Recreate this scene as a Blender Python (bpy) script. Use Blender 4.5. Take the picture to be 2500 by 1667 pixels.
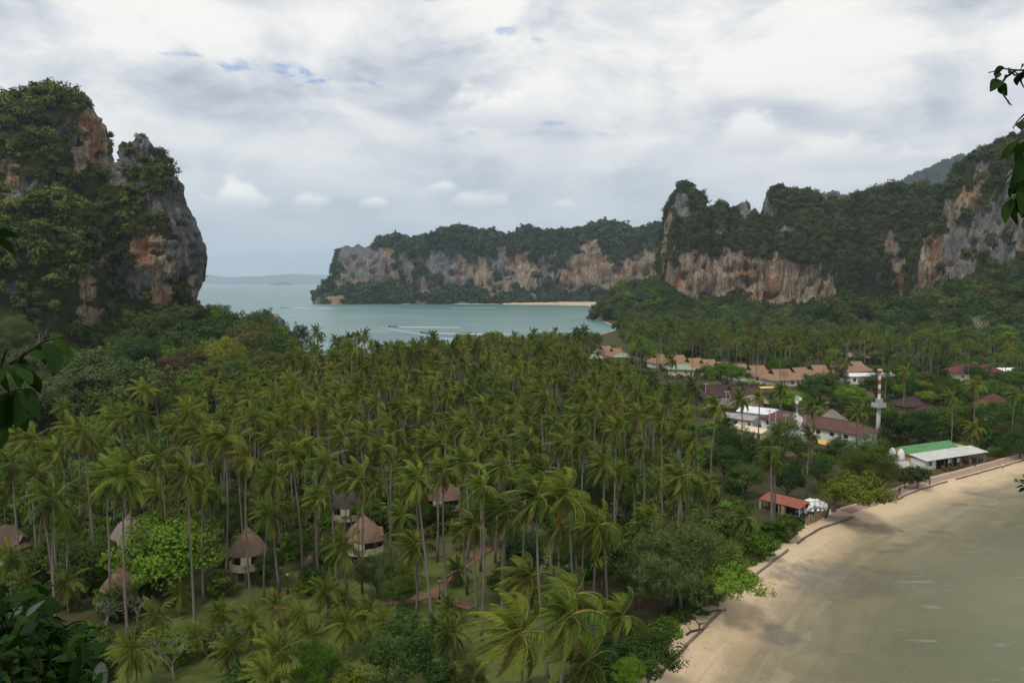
import bpy, math, random
import numpy as np
from mathutils import Vector, Matrix, Euler, Quaternion

R = math.radians
scene = bpy.context.scene
for o in list(bpy.data.objects):
    bpy.data.objects.remove(o)

# ---------------------------------------------------------------- camera
CAM_Z = 47.5
F_PX = 1962.0                 # focal length in pixels of the 2500 x 1667 photograph
CX, CY = 1250.0, 833.5
PITCH = math.atan((CY - 690.0) / F_PX)
cam = bpy.data.cameras.new('camera')
cam.sensor_width = 36.0
cam.lens = 36.0 * F_PX / 2500.0
cam.clip_start = 0.05
cam.clip_end = 90000.0
cam_o = bpy.data.objects.new('camera', cam)
scene.collection.objects.link(cam_o)
cam_o.location = (0, 0, CAM_Z)
cam_o.rotation_euler = (R(90) - PITCH, 0, 0)
scene.camera = cam_o

# ---------------------------------------------------------------- render settings
scene.render.engine = 'CYCLES'
cy = scene.cycles
cy.use_denoising = True
cy.max_bounces = 6
cy.diffuse_bounces = 2
cy.glossy_bounces = 2
cy.transmission_bounces = 3
cy.transparent_max_bounces = 6
cy.volume_bounces = 1
cy.use_adaptive_sampling = True
cy.adaptive_threshold = 0.02
cy.sample_clamp_indirect = 4.0
vs = scene.view_settings
vs.view_transform = 'Standard'
vs.look = 'None'
vs.gamma = 1.0
vs.exposure = 0.42
vs.use_curve_mapping = False

# ---------------------------------------------------------------- sun
SUN_EL, SUN_AZ = R(58), R(215)        # azimuth measured clockwise from +Y: behind the camera, to its side
sun = bpy.data.lights.new('sun', 'SUN')
sun.energy = 1.5
sun.angle = R(10)
sun.color = (1.0, 0.95, 0.86)
sun_o = bpy.data.objects.new('sun', sun)
scene.collection.objects.link(sun_o)
sd = Vector((math.sin(SUN_AZ) * math.cos(SUN_EL), math.cos(SUN_AZ) * math.cos(SUN_EL), math.sin(SUN_EL)))
sun_o.rotation_euler = (-sd).to_track_quat('-Z', 'Y').to_euler()
sun_o.location = (0, -20, 300)


# ---------------------------------------------------------------- small node language
class NT:
    def __init__(self, tree):
        self.t = tree
        self.n = tree.nodes
        self.l = tree.links

    def node(self, kind, **kw):
        nd = self.n.new(kind)
        for k, v in kw.items():
            setattr(nd, k, v)
        return nd

    def put(self, sock, v):
        if isinstance(v, bpy.types.NodeSocket):
            self.l.new(v, sock)
        elif isinstance(v, (int, float)):
            if hasattr(sock.default_value, '__len__'):
                sock.default_value = [v] * len(sock.default_value)
            else:
                sock.default_value = v
        else:
            v = tuple(v)
            if len(v) == 3 and len(sock.default_value) == 4:
                v = v + (1.0,)
            sock.default_value = v

    def m(self, op, a, b=None, c=None, clamp=False):
        nd = self.node('ShaderNodeMath', operation=op, use_clamp=clamp)
        self.put(nd.inputs[0], a)
        if b is not None:
            self.put(nd.inputs[1], b)
        if c is not None:
            self.put(nd.inputs[2], c)
        return nd.outputs[0]

    def vm(self, op, a, b=None, scale=None):
        nd = self.node('ShaderNodeVectorMath', operation=op)
        self.put(nd.inputs[0], a)
        if b is not None:
            self.put(nd.inputs[1], b)
        if scale is not None:
            self.put(nd.inputs['Scale'], scale)
        return nd.outputs['Value'] if op in ('LENGTH', 'DOT_PRODUCT', 'DISTANCE') else nd.outputs['Vector']

    def sep(self, v):
        nd = self.node('ShaderNodeSeparateXYZ')
        self.put(nd.inputs[0], v)
        return nd.outputs

    def comb(self, x, y, z):
        nd = self.node('ShaderNodeCombineXYZ')
        for i, v in enumerate((x, y, z)):
            self.put(nd.inputs[i], v)
        return nd.outputs[0]

    def noise(self, vec, scale, detail=3.0, rough=0.5, lac=2.0, dist=0.0):
        nd = self.node('ShaderNodeTexNoise')
        if vec is not None:
            self.put(nd.inputs['Vector'], vec)
        nd.inputs['Scale'].default_value = scale
        nd.inputs['Detail'].default_value = detail
        nd.inputs['Roughness'].default_value = rough
        nd.inputs['Lacunarity'].default_value = lac
        nd.inputs['Distortion'].default_value = dist
        return nd.outputs['Fac']

    def mix(self, fac, a, b, kind='MIX'):
        nd = self.node('ShaderNodeMix', data_type='RGBA', blend_type=kind)
        self.put(nd.inputs[0], fac)
        self.put(nd.inputs[6], a)
        self.put(nd.inputs[7], b)
        return nd.outputs[2]

    def step(self, v, lo, hi, kind='SMOOTHSTEP'):
        nd = self.node('ShaderNodeMapRange', interpolation_type=kind)
        self.put(nd.inputs[0], v)
        self.put(nd.inputs[1], lo)
        self.put(nd.inputs[2], hi)
        return nd.outputs[0]

    def ramp(self, v, stops):
        nd = self.node('ShaderNodeValToRGB')
        el = nd.color_ramp.elements
        while len(el) < len(stops):
            el.new(0.5)
        for e, (p, c) in zip(el, stops):
            e.position = p
            e.color = tuple(c) + (1.0,) if len(c) == 3 else c
        self.put(nd.inputs[0], v)
        return nd.outputs[0]

    def attr(self, name, kind='GEOMETRY'):
        nd = self.node('ShaderNodeAttribute', attribute_name=name, attribute_type=kind)
        return nd.outputs


# ---------------------------------------------------------------- sky
world = bpy.data.worlds.new('World')
scene.world = world
world.use_nodes = True
w = NT(world.node_tree)
w.n.clear()
out = w.node('ShaderNodeOutputWorld')
bg = w.node('ShaderNodeBackground')
sky = w.node('ShaderNodeTexSky', sky_type='NISHITA', sun_disc=False)
sky.sun_elevation = SUN_EL
sky.sun_rotation = SUN_AZ
sky.altitude = 50
sky.air_density = 1.0
sky.dust_density = 2.0
tc = w.node('ShaderNodeTexCoord')
dirv = w.vm('NORMALIZE', tc.outputs['Generated'])
dx, dy, dz = w.sep(dirv)
zc = w.m('MAXIMUM', dz, 0.0)
# a flat cloud deck seen in perspective: direction divided by height
den = w.m('ADD', zc, 0.06)
deck = w.comb(w.m('DIVIDE', dx, den), w.m('DIVIDE', dy, den), 0.0)
blue = w.vm('SCALE', sky.outputs[0], scale=0.10)
warp = w.noise(deck, 0.55, 2, 0.5)
deck_w = w.vm('ADD', deck, w.comb(w.m('MULTIPLY', warp, 0.9), w.m('MULTIPLY', warp, 0.5), 1.3))
big = w.noise(deck_w, 0.42, 4, 0.55)                       # wide light and dark fields of the deck
strk = w.noise(w.vm('MULTIPLY', deck_w, (0.75, 1.25, 1.0)), 1.5, 7, 0.6)
cover = w.m('ADD', w.m('MULTIPLY', big, 0.55), w.m('MULTIPLY', strk, 0.45))
ae0 = w.comb(w.m('ARCTAN2', dx, dy), w.m('MULTIPLY', dz, 1.9), 0.7)
bil = w.noise(w.vm('ADD', ae0, w.comb(w.m('MULTIPLY', warp, 0.12), 0.0, 0.0)), 5.2, 7, 0.58, dist=0.35)   # billows
gap = w.step(w.m('ADD', w.m('MULTIPLY', cover, 0.6), w.m('MULTIPLY', bil, 0.4)), 0.385, 0.445)                           # 0 where the deck is torn and blue shows
tone = w.step(w.m('ADD', w.m('MULTIPLY', bil, 0.62), w.m('ADD', w.m('MULTIPLY', big, 0.28), w.m('MULTIPLY', strk, 0.10))), 0.37, 0.60)
cloud = w.ramp(tone, [(0.0, (0.44, 0.485, 0.57)), (0.3, (0.61, 0.645, 0.715)), (0.6, (0.76, 0.775, 0.81)), (0.85, (0.90, 0.895, 0.885)), (1.0, (0.99, 0.975, 0.945))])
col = w.mix(gap, w.vm('ADD', blue, (0.06, 0.11, 0.20)), cloud)
# veil of pale air low over the horizon
veil = w.m('MULTIPLY', w.m('SUBTRACT', 1.0, w.step(dz, 0.02, 0.26)), 0.86)
col = w.mix(veil, col, (0.58, 0.64, 0.72))
# cumulus heaps standing over the horizon: azimuth, elevation, half width, height (tangents)
az = w.m('ARCTAN2', dx, dy)
el = w.m('DIVIDE', dz, w.m('SQRT', w.m('ADD', w.m('MULTIPLY', dx, dx), w.m('MULTIPLY', dy, dy))))
ae = w.comb(az, el, 0.0)
pn = w.noise(w.vm('MULTIPLY', ae, (1.0, 1.3, 1.0)), 26.0, 5, 0.55)
pn = w.m('SUBTRACT', pn, 0.5)
pn2 = w.m('SUBTRACT', w.noise(w.vm('MULTIPLY', ae, (1.0, 2.6, 1.0)), 22.0, 6, 0.62, dist=0.6), 0.5)
CUMULUS = [(590, 508, 92, 58, .95), (770, 505, 62, 34, .75), (915, 508, 44, 22, .6), (1082, 468, 46, 28, .65), (1180, 500, 84, 36, .6), (1386, 507, 36, 24, .55),
           (1190, 300, 130, 90, .9), (1830, 375, 110, 90, .7), (2050, 425, 160, 80, .6), (2250, 425, 80, 30, .35), (1560, 390, 190, 60, .3),
           (-700, 470, 130, 70, .7), (-300, 500, 90, 45, .6), (3300, 480, 160, 80, .6), (3900, 440, 130, 60, .5)]
# torn places where the blue shows: position, half width, half height
for (u, v, ru, rv, amt) in [(800, 208, 150, 22, .95), (590, 205, 60, 18, .7), (480, 185, 60, 10, .5), (1045, 18, 34, 22, .6), (1225, 88, 50, 20, .55), (1312, 112, 26, 16, .6), (1350, 310, 60, 8, .5), (1480, 338, 110, 12, .5), (1150, 332, 40, 8, .5), (-500, 250, 160, 30, .8), (2900, 200, 140, 30, .7), (3600, 120, 120, 30, .7)]:
    x = w.m('DIVIDE', w.m('SUBTRACT', az, math.atan2(u - CX, F_PX)), ru / F_PX)
    y = w.m('DIVIDE', w.m('SUBTRACT', el, (690.0 - v) / F_PX), rv / F_PX)
    rr = w.m('SQRT', w.m('ADD', w.m('MULTIPLY', x, x), w.m('MULTIPLY', y, y)))
    mask = w.m('MULTIPLY', w.step(w.m('ADD', w.m('SUBTRACT', 1.0, rr), w.m('MULTIPLY', pn2, 5.0)), 0.1, 1.3), amt)
    col = w.mix(mask, col, (0.23, 0.41, 0.70))
for (u, v, ru, hv, amt) in CUMULUS:
    a0 = math.atan2(u - CX, F_PX)
    e0 = (690.0 - v) / F_PX
    x = w.m('DIVIDE', w.m('SUBTRACT', az, a0), ru / F_PX)
    y = w.m('DIVIDE', w.m('SUBTRACT', el, e0), hv / F_PX)
    yb = w.m('MULTIPLY', w.m('MINIMUM', y, 0.0), 2.6)      # flat underside
    yt = w.m('MAXIMUM', y, 0.0)
    rr = w.m('SQRT', w.m('ADD', w.m('MULTIPLY', x, x), w.m('ADD', w.m('MULTIPLY', yt, yt), w.m('MULTIPLY', yb, yb))))
    body = w.m('ADD', w.m('SUBTRACT', 1.0, rr), w.m('MULTIPLY', pn, 1.7))
    mask = w.m('MULTIPLY', w.step(body, 0.05, 0.55), amt)
    shade = w.mix(w.step(y, -0.25, 0.65), (0.68, 0.71, 0.76), (1.05, 1.03, 0.99))
    col = w.mix(mask, col, shade)
# below the horizon (hidden by the sea): plain haze
col = w.mix(w.step(dz, -0.03, 0.0), (0.45, 0.5, 0.55), col)
w.put(bg.inputs['Color'], w.vm('SCALE', col, scale=7.6))
bg.inputs['Strength'].default_value = 0.1
w.l.new(bg.outputs[0], out.inputs['Surface'])
world.cycles.sampling_method = 'MANUAL'
world.cycles.sample_map_resolution = 512

# ---------------------------------------------------------------- geometry helpers
rng = random.Random(7)
nrg = np.random.default_rng(7)
_fwd = np.array((0.0, math.cos(PITCH), -math.sin(PITCH)))
_up = np.array((0.0, math.sin(PITCH), math.cos(PITCH)))
GZ = 1.8                       # level of the flat land


def ray(u, v):
    return np.array((1.0, 0, 0)) * ((u - CX) / F_PX) + _fwd + _up * ((CY - v) / F_PX)


def at(u, v, z=GZ):
    """the place at height z that the photograph shows at (u, v)"""
    d = ray(u, v)
    t = (z - CAM_Z) / d[2]
    return Vector((d[0] * t, d[1] * t, z))


def atY(u, v, Y):
    d = ray(u, v)
    t = Y / d[1]
    return Vector((d[0] * t, Y, CAM_Z + d[2] * t))


def px(P):
    """photograph coordinates of world points (N,3)"""
    P = np.asarray(P, float)
    q = P - np.array((0, 0, CAM_Z))
    dep = np.maximum(q @ _fwd, 1e-3)
    return CX + F_PX * q[:, 0] / dep, CY - F_PX * (q @ _up) / dep


_perm = np.random.default_rng(11).permutation(256)
_perm = np.concatenate([_perm, _perm, _perm])
_grad = np.random.default_rng(12).normal(size=(256, 3))
_grad /= np.linalg.norm(_grad, axis=1)[:, None]


def pnoise(P):
    P = np.asarray(P, float)
    i = np.floor(P).astype(int)
    f = P - i
    u = f * f * f * (f * (f * 6 - 15) + 10)
    i &= 255
    res = 0
    for a in (0, 1):
        for b in (0, 1):
            for c in (0, 1):
                h = _perm[_perm[_perm[(i[:, 0] + a) & 255] + ((i[:, 1] + b) & 255)] + ((i[:, 2] + c) & 255)]
                g = _grad[h & 255]
                dt = g[:, 0] * (f[:, 0] - a) + g[:, 1] * (f[:, 1] - b) + g[:, 2] * (f[:, 2] - c)
                wgt = (u[:, 0] if a else 1 - u[:, 0]) * (u[:, 1] if b else 1 - u[:, 1]) * (u[:, 2] if c else 1 - u[:, 2])
                res = res + wgt * dt
    return res * 1.5


def fbm(P, octaves=4, gain=0.5):
    P = np.asarray(P, float)
    s, a = 0, 1.0
    for k in range(octaves):
        s = s + a * pnoise(P + 17.3 * k)
        P = P * 2.03
        a *= gain
    return s


def sstep(x, a, b):
    t = np.clip((x - a) / (b - a), 0, 1)
    return t * t * (3 - 2 * t)


def mesh(name, V, F, mats=(), mi=None, smooth=False):
    me = bpy.data.meshes.new(name)
    V = np.asarray(V, dtype=np.float32).reshape(-1, 3)
    if isinstance(F, np.ndarray) and F.ndim == 2:
        n, k = F.shape
        me.vertices.add(len(V))
        me.vertices.foreach_set('co', V.ravel())
        me.loops.add(n * k)
        me.loops.foreach_set('vertex_index', F.astype(np.int32).ravel())
        me.polygons.add(n)
        me.polygons.foreach_set('loop_start', np.arange(0, n * k, k, dtype=np.int32))
        me.polygons.foreach_set('loop_total', np.full(n, k, dtype=np.int32))
        if mi is not None:
            me.polygons.foreach_set('material_index', np.asarray(mi, dtype=np.int32))
        me.update(calc_edges=True)
    else:
        me.from_pydata([tuple(map(float, p)) for p in V], [], [tuple(f) for f in F])
        if mi is not None:
            me.polygons.foreach_set('material_index', np.asarray(mi, dtype=np.int32))
    for m in mats:
        me.materials.append(m)
    if smooth:
        me.polygons.foreach_set('use_smooth', np.ones(len(me.polygons), dtype=bool))
    return me


def fattr(me, name, vals):
    a = me.attributes.new(name, 'FLOAT', 'POINT')
    a.data.foreach_set('value', np.asarray(vals, dtype=np.float32))


COL = scene.collection


def link(name, me, parent=None, loc=(0, 0, 0), rot=(0, 0, 0), scl=(1, 1, 1)):
    o = bpy.data.objects.new(name, me)
    COL.objects.link(o)
    o.location = loc
    o.rotation_euler = rot
    o.scale = scl if hasattr(scl, '__len__') else (scl,) * 3
    if parent is not None:
        o.parent = parent
    return o


def tag(o, label=None, cat=None, group=None, kind=None):
    if label:
        o['label'] = label
    if cat:
        o['category'] = cat
    if group:
        o['group'] = group
    if kind:
        o['kind'] = kind
    return o


def empty(name, loc, rz=0.0, label=None, cat=None, group=None):
    o = bpy.data.objects.new(name, None)
    COL.objects.link(o)
    o.location = loc
    o.rotation_euler = (0, 0, rz)
    o.empty_display_size = 0.2
    return tag(o, label, cat, group)


class MB:
    """collects simple shapes into one mesh"""

    def __init__(self):
        self.v, self.f, self.mi = [], [], []

    def add(self, V, F, mi=0):
        b = len(self.v)
        self.v += [tuple(p) for p in V]
        self.f += [tuple(i + b for i in f) for f in F]
        self.mi += [mi] * len(F)
        return self

    def box(self, x0, x1, y0, y1, z0, z1, mi=0, rz=0.0, c=(0, 0)):
        V = [(x, y, z) for z in (z0, z1) for x, y in ((x0, y0), (x1, y0), (x1, y1), (x0, y1))]
        if rz:
            ca, sa = math.cos(rz), math.sin(rz)
            V = [(c[0] + (x - c[0]) * ca - (y - c[1]) * sa, c[1] + (x - c[0]) * sa + (y - c[1]) * ca, z) for x, y, z in V]
        return self.add(V, [(3, 2, 1, 0), (4, 5, 6, 7), (0, 1, 5, 4), (1, 2, 6, 5), (2, 3, 7, 6), (3, 0, 4, 7)], mi)

    def tube(self, pts, rad, n=6, mi=0, cap=True):
        pts = [Vector(p) for p in pts]
        if not hasattr(rad, '__len__'):
            rad = [rad] * len(pts)
        V, F = [], []
        ref = Vector((0.3, 0.9, 0.31)).normalized()
        for i, p in enumerate(pts):
            d = (pts[min(i + 1, len(pts) - 1)] - pts[max(i - 1, 0)]).normalized()
            a = d.cross(ref)
            if a.length < 0.05:
                a = d.cross(Vector((1, 0, 0)))
            a.normalize()
            b = d.cross(a)
            for k in range(n):
                t = 2 * math.pi * k / n
                V.append(p + (a * math.cos(t) + b * math.sin(t)) * rad[i])
        for i in range(len(pts) - 1):
            for k in range(n):
                F.append((i * n + k, i * n + (k + 1) % n, (i + 1) * n + (k + 1) % n, (i + 1) * n + k))
        if cap:
            F.append(tuple(range(n - 1, -1, -1)))
            F.append(tuple((len(pts) - 1) * n + k for k in range(n)))
        return self.add(V, F, mi)

    def lathe(self, prof, n=12, c=(0, 0), mi=0, sq=None, ph=0.0):
        """prof = [(r, z)...] from bottom to top; sq gives a squashed y radius"""
        V, F = [], []
        for r, z in prof:
            for k in range(n):
                t = 2 * math.pi * k / n + ph
                V.append((c[0] + r * math.cos(t), c[1] + r * (sq or 1) * math.sin(t), z))
        for i in range(len(prof) - 1):
            for k in range(n):
                F.append((i * n + k, i * n + (k + 1) % n, (i + 1) * n + (k + 1) % n, (i + 1) * n + k))
        F.append(tuple(range(n - 1, -1, -1)))
        F.append(tuple((len(prof) - 1) * n + k for k in range(n)))
        return self.add(V, F, mi)

    def build(self, name, mats, parent=None, loc=(0, 0, 0), rot=(0, 0, 0), smooth=False, scl=1.0):
        if not isinstance(mats, (list, tuple)):
            mats = [mats]
        me = mesh(name, self.v, self.f, mats, self.mi, smooth)
        return link(name, me, parent, loc, rot, scl)


# ---------------------------------------------------------------- materials
MAT = {}


def new_mat(name):
    m = bpy.data.materials.new(name)
    m.use_nodes = True
    t = NT(m.node_tree)
    t.n.clear()
    o = t.node('ShaderNodeOutputMaterial')
    MAT[name] = m
    return m, t, o


def principled(t, o, col, rough=0.7, bump=None, spec=0.3, metal=0.0):
    p = t.node('ShaderNodeBsdfPrincipled')
    t.put(p.inputs['Base Color'], col)
    t.put(p.inputs['Roughness'], rough)
    p.inputs['Specular IOR Level'].default_value = spec
    p.inputs['Metallic'].default_value = metal
    if bump is not None:
        b = t.node('ShaderNodeBump')
        b.inputs['Strength'].default_value = bump[1]
        b.inputs['Distance'].default_value = bump[2]
        t.put(b.inputs['Height'], bump[0])
        t.l.new(b.outputs[0], p.inputs['Normal'])
    if o is not None:
        t.l.new(p.outputs[0], o.inputs['Surface'])
    return p


def surf(name, col, rough=0.75, var=0.18, scale=1.5, spec=0.25, metal=0.0, bump=0.15, streak=False):
    """a painted / plain built surface with uneven tone and weather marks"""
    m, t, o = new_mat(name)
    tcn = t.node('ShaderNodeTexCoord')
    v = tcn.outputs['Object']
    if streak:
        v = t.vm('MULTIPLY', v, (1.0, 1.0, 0.25))
    n1 = t.noise(v, scale, 5, 0.6)
    n2 = t.noise(v, scale * 7, 3, 0.6)
    oi = t.node('ShaderNodeObjectInfo')
    f = t.m('ADD', t.m('MULTIPLY', n1, 0.7), t.m('MULTIPLY', n2, 0.3))
    f = t.m('ADD', f, t.m('MULTIPLY', t.m('SUBTRACT', oi.outputs['Random'], 0.5), 0.25))
    dark = tuple(c * (1 - var * 2.0) for c in col)
    lite = tuple(min(c * (1 + var), 0.9) for c in col)
    c = t.ramp(f, [(0.25, dark), (0.5, col), (0.75, lite)])
    principled(t, o, c, rough, (n2, bump, 0.05) if bump else None, spec, metal)
    return m


def leafmat(name, dark, mid, lite, scale=0.35, trans=0.25, rough=0.55, spread=0.5):
    """foliage: per-plant tone from the object's own random, clump tone from noise, light through the blade"""
    m, t, o = new_mat(name)
    g = t.node('ShaderNodeNewGeometry')
    oi = t.node('ShaderNodeObjectInfo')
    n1 = t.noise(g.outputs['Position'], scale, 3, 0.6)
    isl = g.outputs['Random Per Island']
    f = t.m('ADD', t.m('MULTIPLY', n1, 0.55), t.m('MULTIPLY', isl, 0.25))
    f = t.m('ADD', f, t.m('MULTIPLY', t.m('SUBTRACT', oi.outputs['Random'], 0.3), spread))
    c = t.ramp(f, [(0.18, dark), (0.45, mid), (0.85, lite)])
    c = t.mix(1.0, c, oi.outputs['Color'], 'MULTIPLY')
    d = t.node('ShaderNodeBsdfPrincipled')
    t.put(d.inputs['Base Color'], c)
    d.inputs['Roughness'].default_value = rough
    d.inputs['Specular IOR Level'].default_value = 0.12
    tr = t.node('ShaderNodeBsdfTranslucent')
    t.put(tr.inputs['Color'], t.mix(0.5, c, (lite[0] * 1.1, lite[1] * 1.25, lite[2] * 0.6)))
    mx = t.node('ShaderNodeMixShader')
    mx.inputs[0].default_value = trans
    t.l.new(d.outputs[0], mx.inputs[1])
    t.l.new(tr.outputs[0], mx.inputs[2])
    t.l.new(mx.outputs[0], o.inputs['Surface'])
    return m


# plants
leafmat('palm_leaf', (0.022, 0.048, 0.006), (0.074, 0.116, 0.013), (0.185, 0.220, 0.032), 0.12, 0.33, 0.5, 0.55)
leafmat('palm_leaf_old', (0.09, 0.085, 0.022), (0.15, 0.13, 0.035), (0.22, 0.17, 0.06), 0.2, 0.25, 0.6, 0.5)
surf('palm_rib', (0.26, 0.225, 0.06), 0.6, 0.2, 2.0)
surf('palm_dead', (0.20, 0.125, 0.075), 0.85, 0.25, 2.0)
leafmat('leaf_dark', (0.014, 0.034, 0.007), (0.034, 0.072, 0.013), (0.072, 0.130, 0.022), 0.5)
leafmat('leaf_mid', (0.026, 0.052, 0.009), (0.062, 0.106, 0.017), (0.120, 0.175, 0.030), 0.5)
leafmat('leaf_bright', (0.040, 0.092, 0.008), (0.095, 0.180, 0.014), (0.175, 0.275, 0.030), 0.5)
leafmat('leaf_yellow', (0.060, 0.085, 0.008), (0.140, 0.165, 0.014), (0.250, 0.260, 0.024), 0.45)
leafmat('leaf_olive', (0.040, 0.048, 0.012), (0.080, 0.085, 0.020), (0.130, 0.125, 0.030), 0.4)
leafmat('leaf_grey', (0.034, 0.054, 0.018), (0.074, 0.106, 0.032), (0.130, 0.168, 0.052), 0.5)
leafmat('leaf_rust', (0.060, 0.042, 0.022), (0.110, 0.075, 0.038), (0.165, 0.110, 0.055), 0.5)
leafmat('leaf_cliff', (0.022, 0.040, 0.009), (0.060, 0.088, 0.017), (0.145, 0.160, 0.034), 0.03, 0.2, 0.6, 0.75)
leafmat('leaf_cliff_dark', (0.018, 0.031, 0.010), (0.047, 0.066, 0.018), (0.105, 0.118, 0.030), 0.03, 0.2, 0.6, 0.75)
leafmat('leaf_far', (0.012, 0.027, 0.012), (0.030, 0.053, 0.020), (0.068, 0.092, 0.030), 0.012, 0.2, 0.6, 0.6)
leafmat('leaf_near', (0.006, 0.017, 0.002), (0.010, 0.030, 0.002), (0.024, 0.062, 0.004), 6.0, 0.16, 0.75, 0.5)
leafmat('leaf_near_grey', (0.05, 0.07, 0.045), (0.075, 0.095, 0.065), (0.10, 0.12, 0.085), 8.0, 0.1, 0.4, 0.3)
surf('trunk_palm', (0.185, 0.158, 0.135), 0.9, 0.22, 1.2, bump=0.4)
surf('bark', (0.13, 0.105, 0.08), 0.9, 0.3, 1.5, bump=0.5)
surf('bark_pale', (0.30, 0.27, 0.22), 0.9, 0.25, 1.5, bump=0.4)
surf('twig_near', (0.018, 0.014, 0.010), 0.8, 0.3, 20)
# buildings
surf('thatch', (0.195, 0.128, 0.090), 0.95, 0.20, 3.0, bump=0.8)
surf('thatch_dark', (0.075, 0.058, 0.052), 0.95, 0.25, 3.0, bump=0.8)
surf('thatch_grey', (0.20, 0.165, 0.145), 0.95, 0.22, 2.0, bump=0.8)
surf('roof_brown', (0.265, 0.160, 0.098), 0.85, 0.10, 0.6, bump=0.3)
surf('roof_chocolate', (0.125, 0.066, 0.052), 0.85, 0.22, 0.7, bump=0.3)
surf('roof_plum', (0.060, 0.034, 0.036), 0.85, 0.2, 0.6, bump=0.3)
surf('roof_red', (0.25, 0.080, 0.052), 0.8, 0.22, 0.8)
surf('roof_maroon', (0.13, 0.035, 0.034), 0.75, 0.15, 0.5)
surf('roof_sage', (0.22, 0.28, 0.19), 0.8, 0.14, 0.5)
surf('roof_green', (0.095, 0.24, 0.09), 0.7, 0.22, 0.7)
surf('paving', (0.34, 0.225, 0.18), 0.85, 0.14, 1.0)
surf('roof_white', (0.70, 0.71, 0.72), 0.6, 0.14, 0.5, streak=False)
surf('roof_palegrey', (0.52, 0.51, 0.48), 0.7, 0.14, 0.5)
surf('roof_tin', (0.36, 0.33, 0.31), 0.7, 0.18, 0.4)
surf('wall_white', (0.68, 0.67, 0.64), 0.8, 0.10, 0.6, streak=True)
surf('wall_cream', (0.62, 0.55, 0.36), 0.85, 0.12, 0.8, streak=True)
surf('wall_tan', (0.44, 0.33, 0.19), 0.85, 0.14, 0.8, streak=True)
surf('canopy_orange', (0.70, 0.40, 0.12), 0.7, 0.10, 0.5)
surf('canopy_cream', (0.70, 0.60, 0.40), 0.7, 0.10, 0.5)
surf('gable_dark', (0.035, 0.022, 0.018), 0.9, 0.2, 2.0)
surf('timber', (0.24, 0.15, 0.085), 0.85, 0.22, 2.0)
surf('timber_dark', (0.08, 0.05, 0.035), 0.85, 0.22, 2.0)
surf('window_glass', (0.03, 0.035, 0.04), 0.15, 0.2, 1.0, spec=0.6, bump=0)
surf('concrete', (0.42, 0.42, 0.41), 0.85, 0.15, 0.7, streak=True)
surf('concrete_dark', (0.17, 0.14, 0.115), 0.9, 0.25, 0.8)
surf('steel', (0.45, 0.46, 0.47), 0.5, 0.1, 1.5, metal=0.3)
surf('paint_red', (0.45, 0.09, 0.04), 0.6, 0.12, 2.0)
surf('paint_white', (0.76, 0.76, 0.74), 0.6, 0.06, 2.0)
surf('terracotta', (0.185, 0.098, 0.066), 0.85, 0.16, 1.2)
surf('black_iron', (0.02, 0.02, 0.02), 0.5, 0.2, 4.0)
surf('black_bag', (0.02, 0.021, 0.024), 0.4, 0.2, 4.0)
surf('sack_white', (0.80, 0.80, 0.80), 0.75, 0.10, 1.6)
surf('hull_dark', (0.05, 0.035, 0.03), 0.6, 0.2, 1.0)
surf('cloth_blue', (0.07, 0.12, 0.26), 0.9, 0.1, 3)
surf('cloth_teal', (0.03, 0.33, 0.27), 0.8, 0.1, 3)
surf('cloth_red', (0.42, 0.05, 0.04), 0.9, 0.1, 3)
surf('cloth_dark', (0.03, 0.03, 0.04), 0.9, 0.1, 3)
surf('skin', (0.35, 0.20, 0.13), 0.7, 0.05, 3)
surf('foam', (0.66, 0.70, 0.70), 0.9, 0.08, 0.4)
surf('driftwood', (0.075, 0.058, 0.045), 0.95, 0.3, 2.0)

# ================================================================ the setting
def resample(pts, step, smooth=0):
    P = np.array([(p[0], p[1]) for p in pts], float)
    s = np.concatenate([[0], np.cumsum(np.hypot(*np.diff(P, axis=0).T))])
    t = np.linspace(0, s[-1], int(s[-1] / step) + 2)
    Q = np.stack([np.interp(t, s, P[:, 0]), np.interp(t, s, P[:, 1])], 1)
    for _ in range(smooth):
        Q[1:-1] = 0.25 * Q[:-2] + 0.5 * Q[1:-1] + 0.25 * Q[2:]
    return Q


def normals2(Q):
    d = np.gradient(Q, axis=0)
    d /= np.linalg.norm(d, axis=1)[:, None] + 1e-9
    return np.stack([d[:, 1], -d[:, 0]], 1)          # to the right of travel


EAST_PX = [(1540, 1740), (1653, 1610), (1756, 1505), (1853, 1404), (1954, 1328), (2014, 1288), (2063, 1284), (2080, 1266), (2140, 1246), (2182, 1235), (2209, 1214),
           (2311, 1181), (2345, 1173), (2430, 1149), (2500, 1129), (2650, 1088), (2900, 1045)]
EAST = [tuple(at(u, v, 1.2))[:2] for u, v in EAST_PX]
EAST = [(6, -60), (8, 20), (10, 60)] + EAST + [(420, 300), (900, 380), (2600, 500)]
WEST = [(2600, 2600), (600, 2600), (-380, 2050), (-480, 1870), (-450, 1795), (-330, 1792), (-200, 1780), (-60, 1760), (0, 1745), (60, 1725), (110, 1695), (165, 1640), (250, 1500),
        (235, 1250), (150, 1100), (112, 1052), (108, 1010), (110, 960), (112, 880), (100, 800), (60, 680), (0, 575), (-50, 520), (-105, 480), (-140, 515), (-180, 600), (-190, 640),
        (-260, 650), (-420, 700), (-900, 640), (-900, -60)]
LAND = np.array(EAST + WEST)


def seg_dist(P, A, B):
    d = B - A
    t = np.clip(((P - A) @ d) / (d @ d), 0, 1)
    return np.linalg.norm(P - A - t[:, None] * d, axis=1)


def line_dist(P, L):
    L = np.asarray(L, float)
    r = np.full(len(P), 1e9)
    for i in range(len(L) - 1):
        r = np.minimum(r, seg_dist(P, L[i], L[i + 1]))
    return r


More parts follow.
